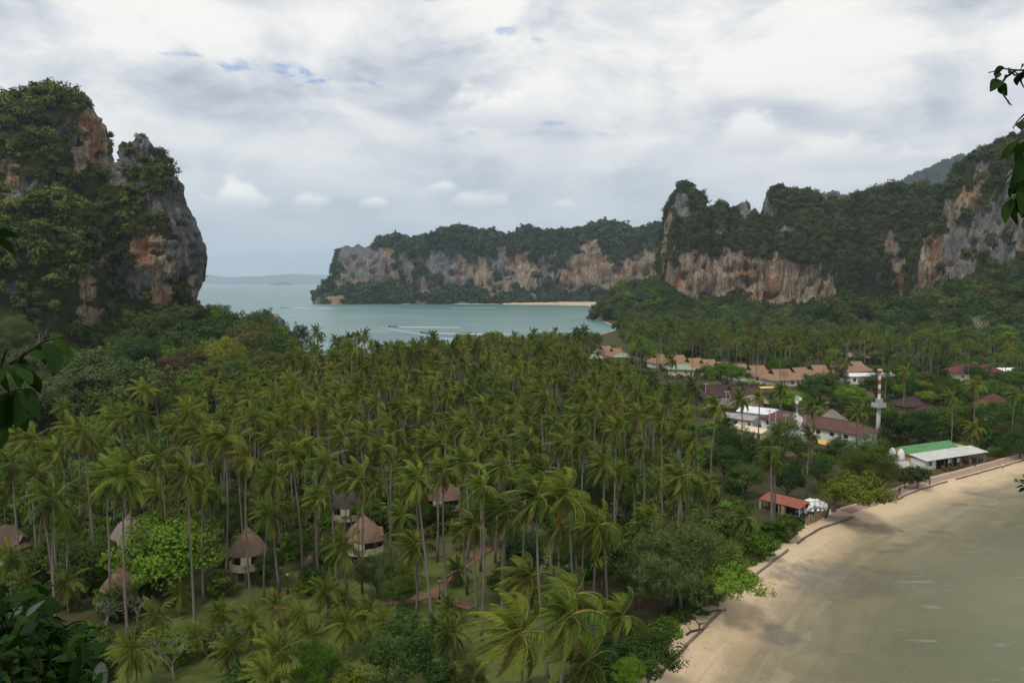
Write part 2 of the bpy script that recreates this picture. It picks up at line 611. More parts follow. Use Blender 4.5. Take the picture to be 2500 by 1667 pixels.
def inside(P, L):
    L = np.asarray(L, float)
    x, y = P[:, 0], P[:, 1]
    c = np.zeros(len(P), bool)
    for i in range(len(L)):
        (x0, y0), (x1, y1) = L[i], L[(i + 1) % len(L)]
        if y0 == y1:
            continue
        c ^= ((y0 > y) != (y1 > y)) & (x < (x1 - x0) * (y - y0) / (y1 - y0) + x0)
    return c


def knoll(P):
    """the wooded hill the viewpoint stands on"""
    y = P[:, 1] - 3.0 * sstep(-P[:, 0], 1.2, 1.8)
    return 45.0 * np.exp(-(np.maximum(y - 0.5, 0) / 13.0) ** 1.3) * np.exp(-(np.maximum(np.abs(P[:, 0]) - 12, 0) / 30.0) ** 2)


def spaced(*parts):
    return np.unique(np.concatenate([np.arange(a, b, s) for a, b, s in parts]))


def tensor(xs, ys):
    X, Y = np.meshgrid(xs, ys)
    P = np.stack([X.ravel(), Y.ravel()], 1)
    nx, ny = len(xs), len(ys)
    i = (np.arange(ny - 1)[:, None] * nx + np.arange(nx - 1)[None, :]).ravel()
    return P, np.stack([i, i + 1, i + 1 + nx, i + nx], 1)


# ---- ground material
m, t, o = new_mat('ground')
g = t.node('ShaderNodeNewGeometry')
pos = g.outputs['Position']
n_big = t.noise(pos, 0.05, 4, 0.6)
n_mid = t.noise(pos, 0.35, 4, 0.6)
n_fin = t.noise(pos, 2.5, 4, 0.65)
floor_c = t.ramp(t.m('ADD', t.m('MULTIPLY', n_mid, 0.6), t.m('MULTIPLY', n_fin, 0.4)), [(0.3, (0.030, 0.034, 0.012)), (0.55, (0.060, 0.058, 0.024)), (0.8, (0.12, 0.085, 0.045))])
lawn_c = t.ramp(t.m('ADD', t.m('MULTIPLY', n_mid, 0.5), t.m('MULTIPLY', n_fin, 0.5)), [(0.25, (0.045, 0.062, 0.016)), (0.5, (0.088, 0.112, 0.030)), (0.75, (0.135, 0.145, 0.045))])
soil_c = t.ramp(n_fin, [(0.2, (0.10, 0.062, 0.035)), (0.8, (0.20, 0.13, 0.08))])
sand_c = t.ramp(t.m('ADD', t.m('MULTIPLY', n_mid, 0.5), t.m('MULTIPLY', n_fin, 0.5)), [(0.2, (0.34, 0.24, 0.14)), (0.5, (0.50, 0.375, 0.24)), (0.8, (0.60, 0.47, 0.33))])
lawn_f = t.step(t.m('ADD', t.attr('lawn')['Fac'], t.m('MULTIPLY', t.m('SUBTRACT', n_mid, 0.5), 0.8)), 0.35, 0.65)
soil_f = t.m('MULTIPLY', t.step(n_big, 0.55, 0.7), 0.7)
c = t.mix(lawn_f, floor_c, lawn_c)
c = t.mix(soil_f, c, soil_c)
c = t.mix(t.step(t.m('ADD', t.attr('sand')['Fac'], t.m('MULTIPLY', t.m('SUBTRACT', n_mid, 0.5), 0.7)), 0.35, 0.6), c, sand_c)
principled(t, o, c, 0.95, (n_fin, 0.4, 0.1), 0.1)

xs = spaced((-900, -300, 40), (-300, 260, 4), (260, 1000, 25), (1000, 2601, 100))
ys = spaced((-60, 0, 6), (0, 12, 1.0), (12, 700, 4), (700, 1300, 12), (1300, 2601, 50))
P, F = tensor(xs, ys)
ins = inside(P, LAND)
dE = line_dist(P, EAST)
dW = line_dist(P, WEST[:-2])
sE = np.where(ins, dE, -dE)
sW = np.where(ins, dW, -dW)
zE = np.interp(sE, [-30, -4, 3.6], [-4, -2.2, GZ])
zW = np.interp(sW, [-60, 0, 16], [-4, -0.3, GZ])
Z = np.minimum(zE, zW) + 0.12 * fbm(np.c_[P * 0.06, 0 * P[:, 0]], 3) * ins
Z += np.where(ins & (P[:, 1] > 1450) & (P[:, 0] < 400), np.minimum(np.maximum(sW, 0) * 0.035, 4.5), 0)
Z = np.maximum(Z, np.where(ins, knoll(P), -9))


def ell(P, lst, pxz=GZ):
    """strength 0..1 inside ellipses given by photo points: (u, v, half width m, half depth m)"""
    r = np.zeros(len(P))
    for u, v, a, b in lst:
        c = at(u, v, pxz)
        q = ((P[:, 0] - c.x) / a) ** 2 + ((P[:, 1] - c.y) / b) ** 2
        r = np.maximum(r, 1 - sstep(q, 0.5, 1.6))
    return r


LAWN = [(640, 1460, 16, 14), (1120, 1440, 18, 24), (1080, 1560, 22, 12), (830, 1390, 6, 7), (620, 1620, 16, 10), (1250, 1330, 8, 14)]
lawn = ell(P, LAWN)
sandv = np.where(ins, np.maximum(1 - sstep(sE, 1, 5.0), np.where(P[:, 1] > 1400, 1 - sstep(sW, 70, 120), 1 - sstep(sW, 1, 5))), 1.0)
V = np.c_[P, Z]
gm = mesh('ground', V, F, [MAT['ground']], smooth=True)
fattr(gm, 'lawn', lawn)
fattr(gm, 'sand', sandv)
tag(link('ground', gm), 'wooded flat land with lawns between two bays', None, None, 'structure')

# ---- beach: one smooth strip along the near bay, from the verge out under the water
COAST = resample(EAST[2:-1], 2.0, 6)
NRM = normals2(COAST)
for _ in range(10):
    NRM[1:-1] = 0.25 * NRM[:-2] + 0.5 * NRM[1:-1] + 0.25 * NRM[2:]
NRM /= np.linalg.norm(NRM, axis=1)[:, None]
OFF = np.concatenate([[-5.2, -4.2, -3.2, -2.2, -1.2, -0.3, 0.25, 0.6], np.arange(1.5, 24, 1.5), np.arange(24, 80, 4), np.arange(80, 181, 20)])


def beach_z(d):
    return np.interp(d, [-5.2, -4.2, -0.3, 0.25, 5, 10, 20, 40, 80, 180], [1.60, 1.84, 1.86, 1.66, 0.70, 0.0, -0.20, -0.55, -1.4, -3.0])


Q = COAST[:, None, :] + NRM[:, None, :] * OFF[None, :, None]
nr, nc = Q.shape[:2]
P = Q.reshape(-1, 2)
dd = np.tile(OFF, nr)
z = beach_z(dd) + 0.10 * fbm(np.c_[P * 0.09, 0 * dd], 4) * sstep(dd, 1.0, 6.0) + 0.03 * fbm(np.c_[P * 0.5, 0 * dd + 3], 2)
i = (np.arange(nr - 1)[:, None] * nc + np.arange(nc - 1)[None, :]).ravel()
F = np.stack([i, i + 1, i + 1 + nc, i + nc], 1)
MUD = [(2010, 1425, 9, 6), (2060, 1400, 8, 5), (2120, 1430, 7, 4), (2290, 1298, 3.5, 1.6), (2220, 1330, 4, 1.1), (2175, 1345, 3, 1.0), (2360, 1235, 6, 1.2), (2060, 1290, 5, 2.4), (2130, 1295, 4, 2),
       (2440, 1210, 9, 2.0), (2200, 1398, 5, 2.5), (1900, 1555, 3, 3)]
mud = ell(P, MUD, 0.0)
m, t, o = new_mat('beach_sand')
g = t.node('ShaderNodeNewGeometry')
pos = g.outputs['Position']
px_, py_, pz_ = t.sep(pos)
n1 = t.noise(pos, 0.16, 5, 0.6)
n2 = t.noise(pos, 1.2, 5, 0.65)
off = t.attr('off')['Fac']
along = t.attr('along')['Fac']
wrack = t.noise(t.comb(t.m('MULTIPLY', off, 1.0), t.m('MULTIPLY', along, 0.09), 0.0), 0.55, 5, 0.65, dist=0.6)
dry = t.ramp(t.m('ADD', t.m('MULTIPLY', n1, 0.55), t.m('MULTIPLY', n2, 0.45)), [(0.25, (0.42, 0.315, 0.19)), (0.5, (0.53, 0.405, 0.26)), (0.8, (0.61, 0.49, 0.34))])
wet = t.ramp(t.m('ADD', t.m('MULTIPLY', wrack, 0.5), t.m('MULTIPLY', n1, 0.5)), [(0.3, (0.155, 0.130, 0.076)), (0.5, (0.235, 0.200, 0.120)), (0.7, (0.31, 0.262, 0.165))])
wf = t.step(t.m('ADD', off, t.m('MULTIPLY', t.m('SUBTRACT', n1, 0.5), 10.0)), 2.5, 8.0)
c = t.mix(wf, dry, wet)
mudf = t.m('MULTIPLY', t.step(t.m('ADD', t.attr('mud')['Fac'], t.m('MULTIPLY', t.m('SUBTRACT', t.noise(pos, 0.35, 7, 0.75), 0.5), 3.0)), 0.3, 1.2), 0.6)
band = t.m('MULTIPLY', t.m('MULTIPLY', t.step(wrack, 0.50, 0.62), t.step(off, 1.5, 3.0)), t.m('SUBTRACT', 1.0, t.step(off, 7.0, 10.0)))
c = t.mix(t.m('MULTIPLY', band, 0.4), c, (0.36, 0.245, 0.13))
lit_ = t.m('MULTIPLY', t.step(t.noise(t.comb(off, t.m('MULTIPLY', along, 0.5), 4.0), 1.1, 6, 0.75), 0.60, 0.68), 0.5)
c = t.mix(lit_, c, (0.19, 0.145, 0.085))
c = t.mix(mudf, c, (0.115, 0.105, 0.090))
principled(t, o, c, t.mix(wf, (0.95,) * 3, (0.55,) * 3), (t.m('ADD', n2, wrack), 0.3, 0.12), 0.25)
bm_ = mesh('beach', np.c_[P, z], F, [MAT['beach_sand']], smooth=True)
fattr(bm_, 'mud', mud)
fattr(bm_, 'off', dd)
fattr(bm_, 'along', np.repeat(np.arange(nr) * 2.0, nc))
tag(link('beach', bm_), 'curved pale sand beach sloping into the shallow bay', None, None, 'structure')

# ---- sea
m, t, o = new_mat('sea_water')
g = t.node('ShaderNodeNewGeometry')
pos = g.outputs['Position']
dep = t.attr('depth')['Fac']
est = t.attr('east')['Fac']
n1 = t.noise(pos, 0.03, 4, 0.6)
n2 = t.noise(pos, 0.25, 4, 0.6)
near_c = t.ramp(t.m('ADD', t.m('MULTIPLY', dep, 0.5), t.m('MULTIPLY', t.m('SUBTRACT', n1, 0.5), 0.8)), [(0.0, (0.185, 0.172, 0.092)), (0.22, (0.130, 0.138, 0.064)), (0.6, (0.082, 0.110, 0.048))])
wide = t.noise(t.vm('MULTIPLY', pos, (1.0, 2.6, 1.0)), 0.0045, 4, 0.55)
far_c = t.ramp(wide, [(0.3, (0.055, 0.135, 0.138)), (0.5, (0.085, 0.185, 0.178)), (0.7, (0.125, 0.235, 0.208))])
c = t.mix(est, far_c, near_c)
rot = t.node('ShaderNodeMapping')
rot.inputs['Rotation'].default_value = (0, 0, R(38))
rot.inputs['Scale'].default_value = (0.16, 1.0, 1.0)
t.put(rot.inputs['Vector'], pos)
cap = t.noise(rot.outputs[0], 0.75, 5, 0.6)
capf = t.m('MULTIPLY', t.m('MULTIPLY', t.step(cap, 0.57, 0.68), t.step(t.noise(pos, 0.06, 2), 0.45, 0.6)), est)
c = t.mix(t.m('MULTIPLY', capf, 0.32), c, (0.75, 0.75, 0.70))
wav = t.m('ADD', t.noise(t.vm('MULTIPLY', pos, (0.6, 1.4, 1)), 0.55, 4, 0.6), t.m('MULTIPLY', t.noise(pos, 2.6, 3), 0.4))
p = principled(t, None, c, 0.32, (wav, 0.22, 0.35), 0.5)
p.inputs['IOR'].default_value = 1.33
tr = t.node('ShaderNodeBsdfTransparent')
mx = t.node('ShaderNodeMixShader')
alpha = t.step(t.m('ADD', dep, t.m('MULTIPLY', t.m('SUBTRACT', n2, 0.5), 0.10)), -0.12, 0.6)
alpha = t.m('POWER', alpha, 0.8)
t.put(mx.inputs[0], alpha)
t.l.new(tr.outputs[0], mx.inputs[1])
t.l.new(p.outputs[0], mx.inputs[2])
t.l.new(mx.outputs[0], o.inputs['Surface'])
xs = spaced((-60000, -4000, 8000), (-4000, -600, 200), (-600, 0, 20), (0, 280, 3), (280, 900, 30), (900, 4000, 300), (4000, 60001, 8000))
ys = spaced((-3000, -100, 300), (-100, 40, 20), (40, 330, 3), (330, 2400, 20), (2400, 8000, 400), (8000, 70001, 6000))
P, F = tensor(xs, ys)
ins = inside(P, LAND)
dE = line_dist(P, COAST)
east = (P[:, 0] > -30) & (P[:, 1] < 900) & (P[:, 1] < 330 + 0.3 * (P[:, 0]))
depth = np.where(east, -beach_z(np.where(ins, -dE, dE)), 3.0)
sm = mesh('sea', np.c_[P, np.zeros(len(P))], F, [MAT['sea_water']], smooth=True)
fattr(sm, 'depth', depth)
fattr(sm, 'east', east.astype(float))
tag(link('sea', sm), 'calm green sea filling both bays to the horizon', None, None, 'structure')


def coast_at(s):
    """point and normal on the smoothed near coast, s = index in steps of 2 m"""
    return COAST[s], NRM[s]


def near_idx(u, v):
    p = at(u, v, 1.2)
    return int(np.argmin((COAST[:, 0] - p.x) ** 2 + (COAST[:, 1] - p.y) ** 2))


# ---- low sea wall, in the stretches the photo shows
def seawall(a, b, label, h=0.10):
    ia, ib = near_idx(*a), near_idx(*b)
    mb = MB()
    n = 0
    V, Fc = [], []
    for k in range(ia, ib + 1):
        p, nn = COAST[k], NRM[k]
        w1 = 0.06 * math.sin(k * 1.7)
        for d, zz in ((-0.20, 1.55), (-0.18 + w1, 1.86 + h), (0.12 + w1, 1.86 + h + 0.08 * math.sin(k * 2.3)), (0.28, 0.8)):
            V.append((p[0] + nn[0] * d, p[1] + nn[1] * d, zz))
        if n:
            b0 = (n - 1) * 4
            for q in range(3):
                Fc.append((b0 + q, b0 + q + 1, b0 + q + 5, b0 + q + 4))
        n += 1
    Fc.append((3, 2, 1, 0))
    Fc.append(tuple((n - 1) * 4 + q for q in range(4)))
    mb.add(V, Fc)
    o = mb.build('sea_wall', MAT['concrete_dark'])
    tag(o, label, 'wall', 'low sea walls along the beach')


seawall((1600, 1670), (1756, 1505), 'low dark sea wall on the sand beside the big feathery tree')
seawall((1800, 1455), (1925, 1348), 'low dark sea wall below the rounded green shrubs')
seawall((1940, 1336), (2076, 1268), 'low sea wall bending below the wooden fence and white sacks')
seawall((2190, 1226), (2311, 1181), 'short dark sea wall edging the paved walk beside the spreading tree')
seawall((2338, 1175), (2640, 1090), 'long sea wall edging the paved walk in front of the shop')


def ribbon(name, pts, width, z, mat, label, jitter=0.15, step=1.5, smooth=3):
    Q = resample(pts, step, smooth)
    N = normals2(Q)
    V, F = [], []
    for k, (q, n) in enumerate(zip(Q, N)):
        wl = width / 2 * (1 + jitter * math.sin(k * 1.3))
        wr = width / 2 * (1 + jitter * math.sin(k * 0.9 + 2))
        V += [(q[0] - n[0] * wl, q[1] - n[1] * wl, z), (q[0] + n[0] * wr, q[1] + n[1] * wr, z)]
        if k:
            F.append((2 * k - 2, 2 * k - 1, 2 * k + 1, 2 * k))
    o = link(name, mesh(name, V, F, [MAT[mat]]))
    return tag(o, label, None, None, 'structure')


# paved walk behind the wall
ia, ib = near_idx(2085, 1262), near_idx(2700, 1080)
pw = [(COAST[k][0] - NRM[k][0] * 2.3, COAST[k][1] - NRM[k][1] * 2.3) for k in range(ia, ib)]
ribbon('promenade', pw, 2.6, 1.90, 'paving', 'reddish paved walk behind the sea wall', 0.02)
G = lambda u, v: tuple(at(u, v, GZ))[:2]
ribbon('path', [G(840, 1455), G(900, 1472), G(1000, 1472), G(1056, 1452), G(1149, 1369), G(1196, 1339), G(1262, 1296)], 1.6, GZ + 0.13, 'terracotta', 'red brick garden path crossing the lawn by the lamp')
ribbon('path', [G(1062, 1452), G(1110, 1472), G(1155, 1484)], 2.0, GZ + 0.135, 'terracotta', 'short red brick path branching off at the lamp post')
ribbon('path', [G(560, 1412), G(600, 1422), G(640, 1410)], 3.6, GZ + 0.13, 'terracotta', 'red brick terrace before the round cottage')
ribbon('path', [G(690, 1445), G(668, 1468), G(690, 1500), G(640, 1540), G(560, 1560)], 1.6, GZ + 0.13, 'terracotta', 'narrow red brick path between lawn and young palms')
ribbon('path', [G(740, 1390), G(770, 1350), G(800, 1310)], 1.6, GZ + 0.13, 'terracotta', 'narrow red path leading up to the thatched cottages')

# ================================================================ foliage shapes
def leaf_quads(C, N, size, aspect, rg, droop=0.0):
    """kite shaped blades at centres C with normals N"""
    n = len(C)
    a = rg.normal(size=(n, 3))
    a -= (a * N).sum(1)[:, None] * N
    a /= np.linalg.norm(a, axis=1)[:, None] + 1e-9
    b = np.cross(N, a)
    a[:, 2] -= droop
    s = (size * rg.uniform(0.65, 1.35, n))[:, None]
    V = np.stack([C - a * s * 0.5, C + b * s * 0.5 * aspect - a * s * 0.06, C + a * s * 0.5 - N * s * 0.12, C - b * s * 0.5 * aspect - a * s * 0.06], 1)
    F = np.arange(n * 4).reshape(n, 4)
    return V.reshape(-1, 3), F


def crown_geo(seed, clumps=60, per=40, leaf=0.11, rc=0.24, squash=0.75, shell=(0.45, 0.95), aspect=0.7, low=-0.5, droop=0.0, lump=0.35, stretch=1.0):
    """a crown of radius 1 round the origin: leaf clumps spread through an uneven volume"""
    rg = np.random.default_rng(seed)
    d = rg.normal(size=(clumps * 3, 3))
    d /= np.linalg.norm(d, axis=1)[:, None]
    d = d[d[:, 2] > low][:clumps]
    k = len(d)
    rad = rg.uniform(shell[0], shell[1], k) * (1 + lump * fbm(d * 1.3 + seed * 3.1, 2))
    c = d * rad[:, None]
    c[:, 2] *= squash
    crs = rc * rg.uniform(0.65, 1.35, k)
    q = rg.normal(size=(k, per, 3))
    q /= np.linalg.norm(q, axis=2)[:, :, None]
    q *= rg.uniform(0.35, 1.0, (k, per, 1)) ** 0.5
    q[:, :, 2] *= 0.7
    C = (c[:, None, :] + q * crs[:, None, None]).reshape(-1, 3)
    N = (q + d[:, None, :] * 0.5 + np.array((0, 0, 0.5)) + rg.normal(size=q.shape) * 0.45).reshape(-1, 3)
    N /= np.linalg.norm(N, axis=1)[:, None] + 1e-9
    C[:, 2] *= stretch
    return leaf_quads(C, N, leaf, aspect, rg, droop)


def limb_mb(seed, h, r0, spread, n=5, top=0.75):
    """tapered trunk with limbs reaching into a crown"""
    rg = random.Random(seed)
    mb = MB()
    lean = Vector((rg.uniform(-.1, .1), rg.uniform(-.1, .1), 0)) * h
    fork = h * rg.uniform(0.4, 0.55)
    tr = [Vector((0, 0, -0.4)), Vector((0, 0, 0.15 * h)) + lean * .1, Vector((0, 0, fork)) + lean * .5, Vector((0, 0, h * top)) + lean]
    mb.tube(tr, [r0 * 1.35, r0, r0 * .72, r0 * .25], 7)
    for k in range(n):
        a = 2 * math.pi * (k + rg.random() * .6) / n
        e = Vector((math.cos(a), math.sin(a), 0)) * spread * rg.uniform(.55, .85)
        z1 = h * rg.uniform(.75, 1.0)
        s = tr[1].lerp(tr[2], rg.uniform(.5, 1))
        mid = s.lerp(Vector((e.x, e.y, z1)), .5) + Vector((0, 0, h * .04))
        mb.tube([s, mid, Vector((e.x, e.y, z1))], [r0 * .5, r0 * .33, r0 * .1], 5)
        e2 = mid + Vector((rg.uniform(-1, 1), rg.uniform(-1, 1), .6)) * spread * .35
        mb.tube([mid, e2], [r0 * .25, r0 * .06], 4)
    return mb


# sources for scattered woods: never linked to the scene themselves
def source(coll, name, V, F, mat, trunk=None):
    mats = [MAT[mat]]
    mi = None
    if trunk is not None:
        mats.append(MAT['bark'])
        tv, tf = np.array(trunk.v), trunk.f
        V2 = np.concatenate([V, tv])
        F2 = [tuple(f) for f in F] + [tuple(i + len(V) for i in f) for f in tf]
        mi = [0] * len(F) + [1] * len(tf)
        me = mesh(name, V2, F2, mats, mi)
    else:
        me = mesh(name, V, F, mats)
    o = bpy.data.objects.new(name, me)
    coll.objects.link(o)
    return o


def scatter_group(coll):
    ng = bpy.data.node_groups.new('scatter_' + coll.name, 'GeometryNodeTree')
    ng.interface.new_socket('Geometry', in_out='INPUT', socket_type='NodeSocketGeometry')
    ng.interface.new_socket('Geometry', in_out='OUTPUT', socket_type='NodeSocketGeometry')
    gi = ng.nodes.new('NodeGroupInput')
    go = ng.nodes.new('NodeGroupOutput')
    ci = ng.nodes.new('GeometryNodeCollectionInfo')
    ci.inputs['Collection'].default_value = coll
    ci.inputs['Separate Children'].default_value = True
    ci.inputs['Reset Children'].default_value = True
    ip = ng.nodes.new('GeometryNodeInstanceOnPoints')
    ip.inputs['Pick Instance'].default_value = True

    def na(kind, name):
        n = ng.nodes.new('GeometryNodeInputNamedAttribute')
        n.data_type = kind
        n.inputs['Name'].default_value = name
        return n.outputs['Attribute']
    ng.links.new(gi.outputs[0], ip.inputs['Points'])
    ng.links.new(ci.outputs[0], ip.inputs['Instance'])
    ng.links.new(na('INT', 'idx'), ip.inputs['Instance Index'])
    ng.links.new(na('FLOAT_VECTOR', 'rot'), ip.inputs['Rotation'])
    ng.links.new(na('FLOAT_VECTOR', 'scl'), ip.inputs['Scale'])
    ng.links.new(ip.outputs[0], go.inputs[0])
    return ng


def scatter(name, coll, P, S, label, cat=None, flat=0.15, tilt=0.12, seed=1, parent=None):
    """P points, S sizes: one object of kind stuff"""
    rg = np.random.default_rng(seed)
    n = len(P)
    me = bpy.data.meshes.new(name)
    me.vertices.add(n)
    me.vertices.foreach_set('co', np.asarray(P, dtype=np.float32).ravel())
    a = me.attributes.new('idx', 'INT', 'POINT')
    a.data.foreach_set('value', rg.integers(0, len(coll.objects), n).astype(np.int32))
    a = me.attributes.new('rot', 'FLOAT_VECTOR', 'POINT')
    a.data.foreach_set('vector', np.c_[rg.normal(0, tilt, n), rg.normal(0, tilt, n), rg.uniform(0, 6.283, n)].astype(np.float32).ravel())
    a = me.attributes.new('scl', 'FLOAT_VECTOR', 'POINT')
    S = np.asarray(S)
    a.data.foreach_set('vector', np.c_[S * rg.uniform(1 - flat, 1 + flat, n), S * rg.uniform(1 - flat, 1 + flat, n), S * rg.uniform(1 - flat, 1 + flat * 1.5, n)].astype(np.float32).ravel())
    o = link(name, me, parent)
    md = o.modifiers.new('scatter', 'NODES')
    md.node_group = coll_groups.setdefault(coll.name, None) or coll_groups.__setitem__(coll.name, scatter_group(coll)) or coll_groups[coll.name]
    return tag(o, label, cat, None, 'stuff')


coll_groups = {}
bush_c = bpy.data.collections.new('bush_sources')
for k in range(7):
    V, F = crown_geo(40 + k, clumps=26, per=16, leaf=0.24, rc=0.36, squash=0.85, shell=(0.3, 0.85), low=-0.75, stretch=(0.8, 1.0, 1.2)[k % 3])
    source(bush_c, f'bush_source_{k}', V, F, 'leaf_cliff')
bushd_c = bpy.data.collections.new('dark_bush_sources')
for k in range(7):
    V, F = crown_geo(140 + k, clumps=26, per=16, leaf=0.24, rc=0.36, squash=0.85, shell=(0.3, 0.85), low=-0.75, stretch=(0.8, 1.0, 1.3)[k % 3])
    source(bushd_c, f'dark_bush_source_{k}', V, F, 'leaf_cliff_dark')
farbush_c = bpy.data.collections.new('far_bush_sources')
for k in range(6):
    V, F = crown_geo(60 + k, clumps=14, per=9, leaf=0.42, rc=0.40, squash=0.85, shell=(0.3, 0.8), low=-0.7)
    source(farbush_c, f'far_bush_source_{k}', V, F, 'leaf_far')

wood_c = bpy.data.collections.new('wood_sources')
for k, mat in enumerate(['leaf_mid', 'leaf_dark', 'leaf_cliff', 'leaf_mid', 'leaf_olive', 'leaf_dark', 'leaf_grey', 'leaf_cliff', 'leaf_bright', 'leaf_mid']):
    V, F = crown_geo(720 + k, clumps=44, per=30, leaf=.15, rc=.27, squash=.75, shell=(.4, .95), low=-.7, lump=.5)
    V = V + np.array((0, 0, 1.15))
    source(wood_c, f'wood_source_{k}', V, F, mat, limb_mb(90 + k, 1.15, .06, .7, 4))
woodd_c = bpy.data.collections.new('dark_wood_sources')
for k, mat in enumerate(['leaf_mid', 'leaf_dark', 'leaf_cliff', 'leaf_dark', 'leaf_cliff_dark', 'leaf_grey', 'leaf_cliff_dark', 'leaf_mid']):
    V, F = crown_geo(820 + k, clumps=44, per=30, leaf=.15, rc=.27, squash=.75, shell=(.4, .95), low=-.7, lump=.6)
    V = V + np.array((0, 0, 1.15))
    source(woodd_c, f'dark_wood_source_{k}', V, F, mat, limb_mb(190 + k, 1.15, .06, .7, 4))
# ================================================================ limestone
m, t, o = new_mat('limestone')
g = t.node('ShaderNodeNewGeometry')
pos = g.outputs['Position']
bare = t.attr('bare')['Fac']
fresh = t.attr('fresh')['Fac']
vstr = t.vm('MULTIPLY', pos, (1.0, 1.0, 0.16))
ns = t.noise(vstr, 0.16, 6, 0.62)
nb = t.noise(pos, 0.045, 4, 0.6)
nf = t.noise(t.vm('MULTIPLY', pos, (1, 1, 0.4)), 0.5, 5, 0.65)
grey = t.ramp(ns, [(0.28, (0.085, 0.083, 0.084)), (0.5, (0.165, 0.160, 0.158)), (0.72, (0.27, 0.258, 0.24))])
crm = t.ramp(t.m('ADD', t.m('MULTIPLY', ns, 0.65), t.m('MULTIPLY', nf, 0.35)), [(0.28, (0.12, 0.098, 0.078)), (0.42, (0.29, 0.222, 0.152)), (0.56, (0.44, 0.345, 0.238)), (0.75, (0.57, 0.48, 0.36))])
orn = t.ramp(nf, [(0.3, (0.13, 0.052, 0.022)), (0.55, (0.36, 0.155, 0.055)), (0.8, (0.48, 0.28, 0.135))])
lit = t.mix(t.m('MULTIPLY', t.step(t.noise(pos, 0.028, 4, 0.65), 0.50, 0.62), 0.85), crm, orn)
stain = t.step(t.noise(t.vm('MULTIPLY', pos, (1, 1, 0.09)), 0.30, 5, 0.65), 0.48, 0.62)
lit = t.mix(t.m('MULTIPLY', stain, 0.75), lit, (0.095, 0.086, 0.080))
rock = t.mix(t.step(t.m('ADD', fresh, t.m('MULTIPLY', t.m('SUBTRACT', nb, 0.5), 1.1)), 0.3, 0.65), grey, lit)
moss = t.ramp(t.noise(pos, 0.10, 5, 0.65), [(0.3, (0.020, 0.028, 0.010)), (0.55, (0.048, 0.056, 0.018)), (0.75, (0.085, 0.075, 0.035))])
crk = t.m('ABSOLUTE', t.m('SUBTRACT', t.noise(t.vm('MULTIPLY', pos, (1, 1, 0.22)), 0.22, 5, 0.7, dist=0.4), 0.5))
crk2 = t.m('ABSOLUTE', t.m('SUBTRACT', t.noise(t.vm('MULTIPLY', pos, (0.6, 0.6, 1.3)), 0.10, 4, 0.65, dist=0.8), 0.5))
rock = t.mix(t.m('MULTIPLY', t.m('SUBTRACT', 1.0, t.step(crk, 0.0, 0.028)), 0.6), rock, (0.05, 0.045, 0.042))
rock = t.mix(t.m('MULTIPLY', t.m('SUBTRACT', 1.0, t.step(crk2, 0.0, 0.020)), 0.5), rock, (0.05, 0.045, 0.042))
c = t.mix(t.step(t.m('ADD', bare, t.m('MULTIPLY', t.m('SUBTRACT', t.noise(pos, 0.12, 5, 0.65), 0.5), 0.9)), 0.34, 0.6), moss, rock)
principled(t, o, c, 0.95, (t.m('ADD', ns, t.m('MULTIPLY', nf, 0.8)), 1.0, 4.5), 0.1)

# bare rock by photo position: u, v, half width, half height, freshness (0 weathered grey .. 1 cream and orange)
BARE_W = [(226, 330, 40, 70, 1.0), (245, 390, 26, 42, 1.0), (195, 385, 20, 34, .9), (150, 330, 30, 30, .1), (60, 470, 60, 34, .1), (20, 430, 24, 40, .6), (300, 410, 36, 46, .0), (312, 388, 18, 22, 1.0),
          (385, 345, 46, 24, .0), (395, 500, 40, 42, .0), (455, 520, 34, 110, .05), (478, 600, 36, 110, .35), (430, 610, 22, 60, .2), (360, 605, 46, 50, .9), (392, 645, 30, 40, 1.0), (398, 705, 16, 55, 1.0), (488, 690, 22, 60, 1.0),
          (440, 560, 18, 60, .1), (240, 610, 14, 60, .7), (208, 690, 26, 70, .85), (232, 790, 24, 55, .8), (205, 760, 18, 50, .8), (120, 500, 30, 26, .1), (425, 745, 12, 24, .7), (330, 690, 12, 40, .2),
          (315, 330, 26, 16, .0), (430, 420, 14, 20, .0), (40, 700, 26, 22, .1)]
BARE_H = [(1060, 640, 30, 30, .2), (1225, 640, 20, 40, .3), (1340, 650, 26, 40, .35), (1240, 700, 24, 24, .7), (1560, 640, 18, 50, .5), (1120, 660, 26, 44, .5), (1000, 650, 18, 30, .2), (905, 650, 84, 50, .42), (860, 625, 30, 40, .1), (900, 610, 60, 22, .1), (950, 608, 26, 18, 1.0), (980, 620, 8, 18, 1.0), (815, 728, 28, 22, .8), (855, 690, 40, 18, .9), (925, 680, 40, 20, 1.0), (1175, 665, 34, 46, .85),
          (1195, 690, 20, 40, 1.0), (1275, 660, 40, 44, 1.0), (1290, 695, 28, 30, 1.0), (1128, 735, 30, 10, .35), (1440, 655, 64, 52, .9), (1385, 690, 32, 44, .9), (1500, 690, 50, 30, .85), (1440, 600, 40, 22, .6),
          (1535, 665, 24, 48, .8), (1588, 650, 22, 48, .8), (990, 690, 14, 20, .6), (1030, 705, 22, 22, .6), (1090, 650, 24, 40, .15), (1330, 715, 14, 20, .9), (1600, 690, 14, 26, .8),
          (772, 736, 16, 8, .2), (1615, 620, 14, 60, .6), (1010, 741, 40, 5, .3), (1150, 743, 40, 4, .3)]
